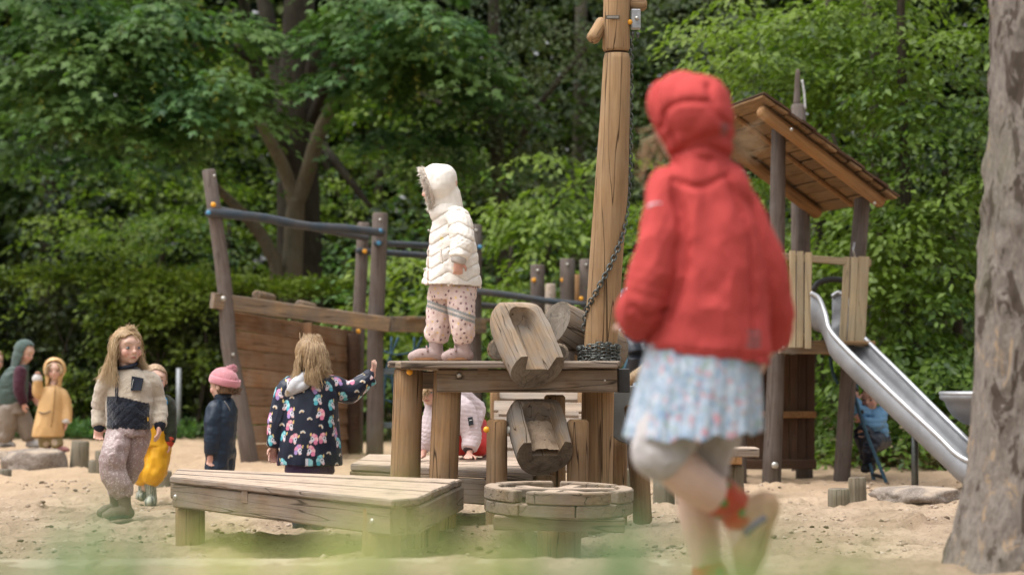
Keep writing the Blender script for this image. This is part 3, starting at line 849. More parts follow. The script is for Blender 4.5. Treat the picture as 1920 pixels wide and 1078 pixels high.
# ---- plane-tree trunk at the right edge
def big_trunk():
    s = NT('plane_bark')
    v = s.objvec((1, 1, 0.45), rand=False)
    n1 = s.n('ShaderNodeTexNoise', Vector=(v, 0), Scale=11.0, Detail=7.0, Roughness=0.65, Distortion=0.7)
    n2 = s.n('ShaderNodeTexNoise', Vector=(v, 0), Scale=55.0, Detail=6.0, Roughness=0.75)
    n4 = s.n('ShaderNodeTexNoise', Vector=(v, 0), Scale=3.0, Detail=3.0)
    c = s.mix(s.ramp(n2, [(0.3, 0.0), (0.7, 1.0)]), (0.14, 0.118, 0.102), (0.33, 0.285, 0.25))
    c = s.mix(s.ramp(n1, [(0.54, 0.0), (0.57, 0.9)]), c, (0.075, 0.055, 0.042))
    c = s.mix(s.ramp(n1, [(0.36, 0.8), (0.40, 0.0)]), c, (0.42, 0.30, 0.19))
    c = s.mix(s.ramp(n4, [(0.56, 0.0), (0.7, 0.5)]), c, (0.15, 0.17, 0.09))
    s.color(c, 0.9, 0.2)
    h = s.mix(0.5, n1, n2)
    bp = s.n('ShaderNodeBump', Strength=1.0, Distance=0.03); s.t.links.new(h.outputs[2], bp.inputs['Height']); s.t.links.new(bp.outputs[0], s.b.inputs['Normal'])
    D = 8.0
    ys = [1130, 1078, 1000, 900, 760, 600, 400, 200, 0, -200, -500]
    le = [1748, 1772, 1795, 1812, 1826, 1836, 1847, 1858, 1866, 1872, 1880]
    C, A, B = [], [], []
    base = U(1960, 1080, D)
    for y, l in zip(ys, le):
        wpx = 130 + max(0, (y - 820)) * 0.16
        p = U(l + wpx, y, D); r = wpx / FPX * D
        C.append((p.x - base.x, p.y - base.y, p.z)); A.append((r, 0, 0)); B.append((0, r, 0))
    T = np.linspace(0, 1, 170); t0 = np.linspace(0, 1, len(C))
    C = np.column_stack([np.interp(T, t0, np.array(C)[:, k]) for k in range(3)]); R = np.interp(T, t0, [a[0] for a in A])
    V, Fq = ring_mesh(C, np.column_stack([R, R * 0, R * 0]), np.column_stack([R * 0, R, R * 0]), 110)
    f1 = fbm(V * np.array([1, 1, .4]), 9.0, 3, 8); f2 = fbm(V * np.array([1, 1, .35]), 22.0, 2, 9)
    dd = 0.012 * sstep(.02, .12, f1) - .010 * sstep(.22, .30, f1) + .006 * sstep(.0, .15, f2) + 0.014 * fbm(V * np.array([1, 1, .5]), 6.0, 3, 3) + 0.012 * np.abs(fbm(V * np.array([1, 1, .45]), 14, 3, 4))
    cc = np.repeat(C, 110, axis=0); nn = V - cc; nn /= np.linalg.norm(nn, axis=1)[:, None] + 1e-9
    V = V + nn * dd[:, None]
    t = empty('plane_tree', (base.x, base.y, 0.15), 'mottled grey-brown tree trunk close to the camera at the right edge', 'tree')
    put('trunk', V, Fq, s.m, t, Matrix.Translation((base.x, base.y, 0)))
    top = Vector((base.x + C[-1][0], D, C[-1][2]))
    for a, b, cc in ((.6, .3, 1.6), (-.5, .6, 1.8), (.1, -.6, 2.0)):
        tube('limb', [top - Vector((0, 0, .2)), top + Vector((a, b, cc * .6)), top + Vector((a * 2.4, b * 2.2, cc * 1.3))], [.17, .12, .06], s.m, t, 8, 5)
    L = Leaves()
    for c, r, n in ((top + Vector((1.6, .5, 3.2)), (1.8, 1.8, 1.2), 90), (top + Vector((-.9, 1.3, 3.4)), (1.3, 1.3, 1.0), 60), (top + Vector((.5, -1.6, 3.6)), (1.6, 1.6, 1.0), 70)):
        P, d = blob_points(c, r, n)
        L.add(sprays(P, d, 9, 0.6, 0.14, T_MAPLE, 0.4, 0.4))
    L.build('crown', G_MAPLE, t)
big_trunk()
# ------------------------------------------------------------------ wood and metal finishes
W_POST = wood('weathered_post', (0.155, 0.120, 0.100), (0.080, 0.060, 0.050), 'Z', (0.17, 0.15, 0.14), 0.4, 0.5, vary=0.12)
W_TAN = wood('tan_post', (0.33, 0.19, 0.088), (0.165, 0.09, 0.042), 'Z', (0.29, 0.22, 0.15), 0.4, 1.0, vary=0.15, green=0.05)
W_MAST = wood('mast_wood', (0.40, 0.25, 0.13), (0.27, 0.155, 0.075), 'Z', (0.34, 0.26, 0.175), 0.3, 1.0, vary=0.06, green=0.06)
W_BEAM = wood('beam_wood', (0.26, 0.18, 0.115), (0.12, 0.08, 0.05), 'X', (0.24, 0.205, 0.17), 0.6, 0.9, sand=0.55, vary=0.12, green=0.05)
W_DECK = wood('sandy_deck_board', (0.27, 0.20, 0.145), (0.13, 0.09, 0.062), 'X', (0.26, 0.22, 0.19), 0.6, 0.9, sand=0.9, vary=0.12)
W_GUN = wood('gunwale_wood', (0.40, 0.27, 0.155), (0.20, 0.135, 0.085), 'X', (0.17, 0.145, 0.125), 0.7, 0.8, vary=0.1)
W_HULL = wood('stained_hull_board', (0.31, 0.165, 0.082), (0.18, 0.088, 0.042), 'X', (0.33, 0.235, 0.165), 0.55, 0.6, vary=0.22)
W_ROOF = wood('roof_board', (0.27, 0.155, 0.065), (0.17, 0.09, 0.035), 'X', (0.16, 0.12, 0.09), 0.35, 0.5, vary=0.18)
W_RLOG = wood('roof_log', (0.36, 0.19, 0.075), (0.21, 0.10, 0.04), 'Z', (0.3, 0.2, 0.12), 0.3, 0.5, vary=0.1)
W_PICK = wood('picket_wood', (0.47, 0.36, 0.22), (0.33, 0.24, 0.14), 'X', (0.34, 0.3, 0.22), 0.4, 0.4, vary=0.12)
W_WALL = wood('dark_wall_board', (0.105, 0.055, 0.030), (0.055, 0.028, 0.017), 'X', (0.1, 0.075, 0.06), 0.3, 0.4, vary=0.25)
W_CARVE = wood('carved_log', (0.36, 0.24, 0.135), (0.17, 0.11, 0.064), 'Z', (0.22, 0.195, 0.17), 0.85, 1.0, sand=0.35, vary=0.1)
W_STUMP = wood('stump_wood', (0.20, 0.165, 0.115), (0.10, 0.08, 0.055), 'Z', (0.2, 0.19, 0.15), 0.5, 0.9, sand=0.6, vary=0.15, green=0.3)
W_RAMP = wood('ramp_board', (0.46, 0.35, 0.26), (0.30, 0.22, 0.16), 'X', (0.33, 0.3, 0.27), 0.6, 0.6, vary=0.12)
E_TAN = endgrain('end_grain', (0.33, 0.25, 0.16), (0.2, 0.14, 0.08))
E_GREY = endgrain('end_grain_grey', (0.26, 0.23, 0.19), (0.14, 0.11, 0.085))
M_BLUE = wood('blue_painted_rail', (0.050, 0.072, 0.095), (0.028, 0.042, 0.058), 'Z', (0.12, 0.10, 0.09), 0.5, 0.3, vary=0.08, rough=0.5)
M_BOLT = plain('bolt_steel', (0.5, 0.48, 0.44), 0.4, 0.5, 0.85)
M_CAP = plain('orange_cap', (0.80, 0.36, 0.02), 0.4, 0.5, 0.0, namt=0.1)
M_STEEL = plain('slide_steel', (0.27, 0.275, 0.29), 0.6, 0.4, 0.35, nscale=6, namt=0.2, bump=0.05, bscale=40)
M_STEEL2 = plain('edge_steel', (0.48, 0.49, 0.51), 0.4, 0.5, 0.6, nscale=8, namt=0.1)
M_IRON = plain('chain_iron', (0.13, 0.14, 0.135), 0.42, 0.5, 0.8, namt=0.3)
M_ROPE = plain('blue_rope', (0.05, 0.10, 0.14), 0.85, 0.2, namt=0.3, bump=0.6, bscale=300)
M_HEMP = plain('hemp_rope', (0.34, 0.25, 0.16), 0.9, 0.2, namt=0.3, bump=0.6, bscale=200)
M_BLACK = plain('black_box', (0.03, 0.03, 0.03), 0.5, 0.4)

def ground_at(px, D):
    x = GX(px, D)
    return Vector((x, D, gz(x, D)))

def cap(parent, px, py, D, mat=None, r=0.022):
    return knob('bolt_cap' if mat is None else 'bolt', U(px, py, D), (0, -1, 0.05), r, mat or M_CAP, parent, 0.014)

def postpx(name, top, bot, D, w0, w1, mat, parent, bends=None, flat=None, n=14, bury=0.08):
    """upright log from photo top/bottom pixels at depth D; widths in photo pixels"""
    p1 = U(top[0], top[1], D); p0 = U(bot[0], bot[1], D)
    d = (p0 - p1).normalized()
    k = D / FPX
    bb = [(t, dx * k, dy) for t, dx, dy in bends] if bends else None
    return log(name, p0 + d * bury, p1, w0 * k / 2, w1 * k / 2, mat, parent, bb, n, flat=flat)

# ------------------------------------------------------------------ the wooden ship at the back
def ship():
    b = ground_at(580, 20.6)
    t = empty('play_ship', b, 'wooden pirate-ship climbing frame with stained plank hull and blue rails', 'play ship')
    D0, D1 = 20.0, 20.9
    # bow post, leaning and slightly crooked
    postpx('post', (391, 318), (470, 872), D0, 34, 25, W_POST, t, [(0.18, -2, 0), (0.45, -10, 0), (0.6, 0, 0)], n=16)
    postpx('post', (713, 399), (703, 852), D1, 33, 29, W_POST, t, [(0.3, -2, 0), (0.5, -5, 0), (0.7, -2, 0)], n=16)
    postpx('post', (682, 417), (668, 850), D1 + 0.9, 26, 23, W_POST, t, [(0.5, -4, 0)])
    postpx('post', (893, 421), (889, 838), D1 + 1.6, 26, 22, W_POST, t)
    postpx('post', (1008, 496), (1008, 838), D1 + 1.8, 27, 27, W_POST, t)
    postpx('post', (1064, 485), (1064, 838), D1 + 1.8, 29, 28, W_POST, t)
    postpx('post', (1100, 486), (1100, 838), D1 + 1.9, 27, 27, W_POST, t)
    postpx('post', (1032, 532), (1034, 838), D1 + 2.2, 22, 20, W_RAMP, t)
    postpx('post', (1081, 515), (1080, 838), D1 + 2.2, 22, 18, W_RLOG, t)
    for px, py, D in ((1008, 507, D1 + 1.73), (1064, 496, D1 + 1.73), (1099, 497, D1 + 1.83), (713, 412, D1 - 0.06), (893, 432, D1 + 1.55)):
        cap(t, px, py, D, M_BOLT, 0.014)
    # gunwale: two long beams meeting over the stern post
    gl0, gl1 = U(398, 563, D0 - 0.08), U(727, 608, D1 - 0.10)
    for nm, a, c in (('gunwale', gl0, gl1), ('gunwale', gl1 + Vector((0.004, 0, 0)), U(905, 612, D1 + 1.35))):
        k = plank(nm, a, c, 0.13, 0.075, W_GUN, t, up=(0, -1, 0), seg=8, wob=0.006, bev=0.008)
    # sill and cross-boards along the rim
    for (px, py) in ((481, 553), (562, 571), (632, 588)):
        q = U(px, py, D0 + 0.35 + (px - 480) / 400)
        log('deck_joist', q, q + Vector((0.02, 1.1, 0.0)), 0.04, 0.04, W_GUN, t, n=10, seg=2)
    plank('deck_board', U(750, 596, D1 + 0.1), U(905, 600, D1 + 1.5), 0.2, 0.03, W_GUN, t)
    cap(t, 419, 560, D0 - 0.13, M_BOLT, 0.022); cap(t, 708, 611, D1 - 0.15, M_BOLT, 0.022); cap(t, 884, 617, D1 + 1.20, M_BOLT, 0.022)
    cap(t, 437, 665, D0 - 0.05, M_BOLT, 0.016); cap(t, 402, 330, D0 - 0.08, M_BOLT, 0.012)
    # hull: planks from bow post to stern, curving inwards at the foot
    rows = 8
    for r in range(rows):
        f0, f1 = r / rows, (r + 1) / rows
        y0 = 582 + (868 - 582) * (f0 + f1) / 2
        xl = 427 + 46 * (f0 + f1) / 2
        yr = 622 + (852 - 622) * (f0 + f1) / 2
        a = U(xl, y0, D0 + 0.08); c2 = U(662, yr, D1 + 0.85)
        mid = a.lerp(c2, 0.55)
        hgt = 0.150
        plank('hull_board', a, mid, hgt, 0.025, W_HULL, t, up=(0.25, -1, 0.12), seg=3, wob=0.005)
        plank('hull_board', mid + (c2 - a).normalized() * 0.006 + Vector((0, 0.004, 0)), c2, hgt, 0.025, W_HULL, t, up=(0.25, -1, 0.12), seg=3, wob=0.005)
    a = U(577, 605, D0 + 0.32); c2 = U(580, 860, D0 + 0.4)
    plank('hull_rib', a, c2, 0.07, 0.05, W_HULL, t, up=(0, -1, 0))
    postpx('hull_corner', (664, 625), (664, 856), D1 + 0.75, 24, 24, W_WALL, t, n=10)
    # blue rails
    log('rail', U(386, 399, D0 - 0.10), U(721, 437, D1 - 0.12), 0.040, 0.036, M_BLUE, t, [(0.3, -0.015, 0.0), (0.55, 0.02, 0.0), (0.75, 0.0, 0)], n=12, seg=12, bev=0.02)
    log('rail', U(402, 392, D0 + 0.55), U(690, 447, D1 + 0.82), 0.030, 0.030, M_BLUE, t, n=10, seg=8, bev=0.02)
    log('rail', U(703, 456, D1 - 0.12), U(900, 466, D1 + 1.5), 0.030, 0.030, M_BLUE, t, n=10, bev=0.02)
    log('rail', U(668, 470, D1 + 0.8), U(905, 487, D1 + 1.72), 0.030, 0.028, M_BLUE, t, n=10, bev=0.02)
    log('rail', U(886, 545, D1 + 1.45), U(1100, 572, D1 + 1.68), 0.032, 0.030, M_BLUE, t, [(0.5, 0, 0), (0.6, 0.01, 0)], n=10, bev=0.02)
    log('rail', U(890, 571, D1 + 1.75), U(1010, 583, D1 + 2.0), 0.030, 0.028, M_BLUE, t, n=10, bev=0.02)
    for px, py, D in ((400, 384, D0 - .1), (686, 446, D1 + .8), (684, 471, D1 + .79), (1001, 525, D1 + 1.74), (1055, 525, D1 + 1.76), (1090, 560, D1 + 1.7), (672, 621, D1 + .6)):
        cap(t, px, py, D)
    for px, py, D in ((391, 399, D0 - .15), (713, 433, D1 - .17), (710, 456, D1 - .17), (900, 463, D1 + 1.4)):
        cap(t, px, py, D, plain('blue_cap', (0.06, 0.24, 0.42), 0.4, 0.5), 0.02)
    # rungs of the side ladder
    for py in (696, 797):
        plank('rung', U(690, py, D1 + 0.02), U(748, py, D1 + 0.1), 0.05, 0.05, wood('blue_rung', (0.15, 0.2, 0.23), (0.09, 0.12, 0.14), 'X', (0.2, 0.2, 0.2), 0.4, 0.3), t)
    # rope net under the deck
    for k, (x0, x1) in enumerate(((722, 745), (735, 716), (780, 755), (765, 790), (800, 780))):
        tube('net_rope', [U(x0 + 12, 632, D1 + .6), U((x0 + x1) / 2, 690, D1 + .55), U(x1, 790, D1 + .5)], 0.011, M_ROPE, t, 6, 5)
    for py in (655, 700, 745):
        tube('net_rope', [U(700, py - 6, D1 + .57), U(745, py + 10, D1 + .55), U(800, py - 4, D1 + .6)], 0.010, M_ROPE, t, 6, 5)
ship()

# ------------------------------------------------------------------ low sand table in front (left)
def low_table():
    z = 0.320
    def g(px, py, zz):
        """where the sight line meets the height zz"""
        d = U(px, py, 1.0) - Vector((0, 0, CAM_H)); d = Vector((d.x, 1.0, d.z))
        tt = (zz - CAM_H) / d.z
        return Vector((d.x * tt, tt, zz))
    Lf, Ll, R0, R1, Bk, BL = g(318, 893, z), None, g(735, 937, z), g(783, 934, z), g(866, 897, z), g(334, 877, z)
    t = empty('sand_table', ((Lf.x + Bk.x) / 2, 11.0, 0), 'low wide plank sand table with thick beams nearest the camera', 'sand table')
    # top boards run from the left edge to the right edge, following both tapering sides
    nb = 7
    for i in range(nb):
        f0, f1 = i / nb + 0.003, (i + 1) / nb - 0.003
        a0, a1 = Lf.lerp(BL, f0), Lf.lerp(BL, f1)
        b0, b1 = R1.lerp(Bk, f0), R1.lerp(Bk, f1)
        if i == 0:
            poly = [a0, R0, R1.lerp(Bk, 0.02), b1, a1]
        else:
            poly = [a0, b0, b1, a1]
        dd = ((b0 + b1) / 2 - (a0 + a1) / 2)
        M = frame((a0 + a1) / 2 - Vector((0, 0, 0)), (b0 + b1) / 2, (0, 0, 1), 'X')
        Mi = M.inverted()
        ply = [((Mi @ p).x, (Mi @ p).y) for p in poly]
        zz = random.uniform(-0.003, 0.004)
        o = prism('deck_board', ply, -0.032 + zz, zz, W_DECK, t, 0.007, M)
    zb = z - 0.034
    def beam(a, c, ins, hgt=0.112, thk=0.075, nm='beam', e0=0.0, e1=0.0):
        a, c = Vector((a.x, a.y, zb - hgt / 2)), Vector((c.x, c.y, zb - hgt / 2))
        ax = (c - a).normalized(); nrm = Vector((ax.y, -ax.x, 0))
        if nrm.y > 0: nrm = -nrm
        a2, c2 = a - nrm * ins + ax * e0, c - nrm * ins - ax * e1
        return plank(nm, a2, c2, thk, hgt, W_BEAM, t, seg=6, wob=0.004, bev=0.008), nrm, ax
    f, nf, axf = beam(Lf, R0, 0.05, e0=0.01, e1=0.04)
    r, nr, axr = beam(R1, Bk, 0.03, e0=0.03, e1=0.0)
    beam(BL, Bk, -0.12, e0=0.1, e1=0.1)
    # mortise plugs and bolts let into the front beam
    for fr in (0.37,):
        p = Lf.lerp(R0, fr) + nf * (-0.010)
        plank('plug', Vector((p.x, p.y, zb - 0.02)) - axf * 0.03, Vector((p.x, p.y, zb - 0.02)) + axf * 0.03, 0.004, 0.06, W_BEAM, t, seg=1, bev=0.001)
    for fr in (0.02, 0.915):
        p = Lf.lerp(R0, fr) + nf * (-0.014); p.z = zb - 0.062
        knob('bolt', p, nf, 0.014, M_BOLT, t, 0.012)
    # legs
    for (px, py, w) in ((358, 1012, 55), (716, 1040, 74)):
        D = 11.66 if px < 500 else 9.97
        q = g(px, py, gz(GX(px, D), D))
        q = Vector((GX(px, D), D, 0))
        log('leg', (q.x, q.y, -0.15), (q.x, q.y, zb - 0.114 if px < 500 else z - 0.036), w / 2 * D / FPX, w / 2 * D / FPX * 0.97, W_TAN, t, n=18)
    q = Bk.lerp(R1, 0.1); log('leg', (q.x - .16, q.y - .1, -0.1), (q.x - .16, q.y - .1, zb), .075, .075, W_TAN, t)
    q = Vector((GX(356, 12.15), 12.15, 0)); log('leg', (q.x, q.y, -0.1), (q.x, q.y, zb), .07, .07, W_TAN, t)
low_table()

# ------------------------------------------------------------------ second low table behind
def back_table():
    z = 0.315
    t = empty('sand_table', (0, 13.4, 0), 'low sand-strewn plank table half hidden behind the upright logs', 'sand table')
    def g(px, py):
        d = U(px, py, 1.0) - Vector((0, 0, CAM_H)); tt = (z - CAM_H) / d.z
        return Vector((d.x * tt, tt, z))
    A, B, C, Dd = g(657, 870), g(1000, 889), g(1010, 858), g(690, 851)
    nb = 5
    for i in range(nb):
        f0, f1 = i / nb + .004, (i + 1) / nb - .004
        a0, a1, b0, b1 = A.lerp(Dd, f0), A.lerp(Dd, f1), B.lerp(C, f0), B.lerp(C, f1)
        M = frame((a0 + a1) / 2, (b0 + b1) / 2, (0, 0, 1), 'X'); Mi = M.inverted()
        prism('deck_board', [((Mi @ p).x, (Mi @ p).y) for p in (a0, b0, b1, a1)], -0.035, random.uniform(-.003, .003), W_DECK, t, 0.007, M)
    zb = z - 0.038
    plank('beam', A + Vector((.03, .04, zb - z - .065)), B + Vector((-.02, .04, zb - z - .065)), 0.08, 0.125, W_BEAM, t, seg=6)
    plank('plug', A.lerp(B, .75) + Vector((0, -.002, zb - z - .03)), A.lerp(B, .83) + Vector((0, -.002, zb - z - .03)), .01, .07, W_WALL, t, seg=1)
    plank('beam', A + Vector((.03, .10, zb - z - .065)), Dd + Vector((.03, -.04, zb - z - .065)), 0.08, 0.125, W_BEAM, t)
    for p in (A + Vector((.15, .3, 0)), Dd + Vector((.2, -.2, 0)), C + Vector((-.15, -.2, 0)), B + Vector((-.12, .2, 0))):
        log('leg', (p.x, p.y, -.1), (p.x, p.y, zb - .002), .07, .07, W_TAN, t)
    return t
back_table()

# ------------------------------------------------------------------ the high sand deck with mast
DZ = 0.872     # deck height
def high_deck():
    D = 11.62
    t = empty('sand_deck', (-0.2, 11.9, 0), 'high plank deck on thick posts where the white-coated child stands', 'play deck')
    postpx('post', (766, 690), (757, 985), 11.75, 58, 54, W_TAN, t, n=18, bury=.12)
    postpx('post', (840, 688), (827, 1000), 11.68, 56, 52, W_TAN, t, n=18, bury=.12)
    # front beam
    a, c = U(820, 703, D), U(1157, 710, D - 0.02)
    plank('beam', Vector((a.x, a.y, DZ - .035 - .058)), Vector((c.x, c.y, DZ - .035 - .058)), 0.08, 0.112, W_BEAM, t, seg=10, wob=0.004, bev=0.008)
    zf = D - 0.045
    for px in (861, 1134):
        knob('bolt', U(px, 703 if px < 900 else 713, zf), (0, -1, 0), .014, M_BOLT, t, .014)
    for px in (905, 1085):
        p = U(px, 696, zf)
        plank('plug', (p.x - .026, p.y, p.z), (p.x + .026, p.y, p.z), .004, .052, W_BEAM, t, seg=1, bev=.001)
    # rounded fascia on the left and dark inner beam
    pts = [U(745, 684, 11.72), U(772, 687, 11.56), U(822, 689, 11.52)]
    for i in range(2):
        plank('fascia', pts[i], pts[i + 1], 0.03, 0.032, W_BEAM, t, seg=2)
    plank('beam', U(775, 712, 12.15), U(1100, 712, 12.2), 0.08, 0.09, W_BEAM, t)
    plank('beam', U(800, 712, 12.62), U(1120, 712, 12.66), 0.08, 0.09, W_BEAM, t)
    cap(t, 768, 697, 11.64, None, .016)
    # deck boards run left to right
    xl0, xr0 = GX(752, 11.5), GX(1158, 11.5)
    n = 6
    y0, y1 = 11.50, 12.70
    for i in range(n):
        ya, yb = y0 + (y1 - y0) * i / n + .003, y0 + (y1 - y0) * (i + 1) / n - .003
        xl = GX((752, 730, 728, 732, 740, 748)[i], (ya + yb) / 2)
        xr = GX(1158 + 4 * (i % 2), (ya + yb) / 2)
        if i == 2:
            for (xa, xb) in ((xl, 0.30), (0.30 + 0.26, xr)):
                pass
        M = Matrix.Translation((xl, (ya + yb) / 2, DZ - .016 + random.uniform(-.002, .002)))
        segs = 10
        h = (yb - ya) / 2
        prism('deck_board', [(0, -h + .004), (0.03, -h)] + [((xr - xl) * k / segs, -h + random.uniform(-.003, .003)) for k in range(1, segs)] + [(xr - xl, -h), (xr - xl, h), (0.02, h), (0, h - .006)], -.016, .016, W_DECK, t, .006, M)
    # black bracket box at the right end
    p = U(1168, 712, 11.75)
    prism('bracket', [(-.028, -.12), (.028, -.12), (.028, .12), (-.028, .12)], -.06, .055, M_BLACK, t, .004, Matrix.Translation(p))
    # back legs
    postpx('post', (1040, 740), (1040, 940), 12.6, 42, 40, W_TAN, t, bury=.15)
    postpx('post', (1020, 890), (1020, 965), 12.0, 42, 42, W_TAN, t, bury=.15)
high_deck()

def mast():
    D = 11.95
    b = ground_at(1117, D)
    t = empty('mast', b, 'tall golden-brown timber mast with a chain wound round its foot', 'mast')
    k = D / FPX
    # lower section through traced centres
    ys = [1010, 900, 735, 600, 480, 350, 220, 112, 101]
    cx = [1116, 1118, 1121, 1129, 1137, 1147, 1153, 1157, 1157]
    wd = [62, 60, 60, 62, 62, 62, 56, 51, 46]
    base = U(1116, 1010, D)
    def sect(name, ys, cx, wd, mat):
        P = [U(x, y, D) for x, y in zip(cx, ys)]
        M = Matrix.Translation(P[0])
        C = [tuple(p - P[0]) for p in P]
        R = [w * k / 2 for w in wd]
        V, Fq = ring_mesh(C, [(r, 0, 0) for r in R], [(0, r, 0) for r in R], 20)
        cc = np.repeat(np.array(C), 20, axis=0)
        V = cc + (V - cc) * (1 + .035 * fbm(np.column_stack([V[:, 0] * 9, V[:, 1] * 9, V[:, 2] * 1.2]), 1.0, 2, 3))[:, None]
        me = mesh_np(name, V, Fq, mat, True)
        fl = np.ones(len(me.polygons), bool); fl[-2:] = False
        me.polygons.foreach_set('use_smooth', fl)
        return obj(name, me, t, M)
    sect('lower_spar', ys, cx, wd, W_MAST)
    sect('upper_spar', [97, 91, 20, -100, -260, -300], [1155, 1155, 1156, 1157, 1158, 1158], [46, 51, 50, 48, 44, 40], W_MAST)
    sect('spar_joint', [103, 95], [1156, 1155], [40, 40], W_WALL)
    # cross peg: its left end and its right end
    log('cross_peg', U(1110, 76, D - .06), U(1132, 40, D + .04), .034, .036, W_MAST, t, n=12, seg=3, bev=.015)
    log('cross_peg', U(1178, 8, D + .02), U(1213, 10, D + .02), .034, .032, W_MAST, t, n=12, seg=3, bev=.015)
    # name plate
    p = U(1149, 33, D - .066)
    prism('plate', [(-.034, -.010), (.034, -.010), (.034, .010), (-.034, .010)], 0, .003, plain('plate_metal', (.16, .13, .1), .5, .5, .6), t, .001, Matrix.Translation(p) @ Matrix.Rotation(math.pi / 2, 4, 'X'))
    prism('plate_inlay', [(-.028, -.005), (.028, -.005), (.028, .005), (-.028, .005)], .003, .0045, plain('plate_grey', (.35, .32, .28), .4, .5, .6), t, .0005, Matrix.Translation(p) @ Matrix.Rotation(math.pi / 2, 4, 'X'))
    # pulley box
    p = U(1191, 37, D)
    prism('pulley_box', [(-.022, -.03), (.026, -.03), (.026, .03), (-.022, .03)], -.048, .048, plain('zinc', (.42, .43, .45), .45, .5, .6), t, .004, Matrix.Translation(p))
    knob('bolt', U(1194, 35, D - .032), (0, -1, 0), .011, M_BOLT, t, .012)
    knob('bolt', U(1186, 63, D - .01), (0, 0, -1), .008, M_IRON, t, .02)
    knob('bolt', U(1196, 64, D - .01), (0, 0, -1), .008, M_IRON, t, .02)
    knob('bolt_cap', U(1181, 42, D - .03), (0.7, -.7, 0), .013, M_CAP, t, .012)
    # chain: down the back, round the front, wound about the foot
    Pc = smoothpath([U(1183, 66, D), U(1182, 110, D + .01), U(1181, 300, D + .03), U(1176, 380, D + .01), U(1167, 440, D - .055), U(1148, 490, D - .085), U(1122, 540, D - .09), U(1103, 575, D - .045), U(1097, 600, D - .01), U(1094, 625, D)], 40)
    def resample(P, step):
        s_ = np.concatenate([[0], np.cumsum(np.linalg.norm(np.diff(P, axis=0), axis=1))])
        q = np.arange(0, s_[-1], step)
        return np.column_stack([np.interp(q, s_, P[:, i]) for i in range(3)])
    # one link: stadium torus, long axis x
    def link_mesh(Ln, Wd, r):
        P = []
        for a in np.linspace(-math.pi / 2, math.pi / 2, 5): P.append((Ln / 2 - Wd / 2 + math.cos(a) * Wd / 2, math.sin(a) * Wd / 2, 0))
        for a in np.linspace(math.pi / 2, 3 * math.pi / 2, 5): P.append((-Ln / 2 + Wd / 2 + math.cos(a) * Wd / 2, math.sin(a) * Wd / 2, 0))
        P = np.array(P); m = len(P); n = 5
        T = np.roll(P, -1, 0) - np.roll(P, 1, 0); T /= np.linalg.norm(T, axis=1)[:, None]
        A = np.cross(T, (0, 0, 1.0)); th = np.arange(n) * 2 * math.pi / n
        V = (P[:, None] + r * (np.cos(th)[None, :, None] * A[:, None] + np.sin(th)[None, :, None] * np.array([0, 0, 1.0]))).reshape(-1, 3)
        Fq = [((i * n + j), (i * n + (j + 1) % n), ((i + 1) % m) * n + (j + 1) % n, ((i + 1) % m) * n + j) for i in range(m) for j in range(n)]
        return mesh_np('chain_link', V, Fq, M_IRON, True)
    lm = link_mesh(.034, .022, .0042)
    ch = empty('chain', U(1094, 640, D), 'dark iron chain running down the mast and coiled at its foot', 'chain')
    def lay(P, roll0=0.0):
        for i in range(len(P) - 1):
            d = Vector(P[i + 1] - P[i])
            M = frame((P[i] + P[i + 1]) / 2, (P[i] + P[i + 1]) / 2 + d, (0, -1, .3), 'X') @ Matrix.Rotation((math.pi / 2 if i % 2 else 0) + roll0 + random.uniform(-.2, .2), 4, 'X')
            obj('chain_link', lm, ch, M)
    lay(resample(Pc, .0245))
    c0 = U(1121, 665, D)
    for row in range(7):
        r = .098 + .004 * random.random()
        z0 = c0.z + (row - 3) * .0125
        a = np.linspace(math.radians(175), math.radians(365), 24) + random.random() * .1
        P = np.column_stack([c0.x + .005 + r * np.cos(a), c0.y + r * np.sin(a), z0 + .008 * np.sin(a * 3 + row) + np.linspace(0, .012, len(a))])
        lay(resample(P, .0245), .5)
    return t
mast()

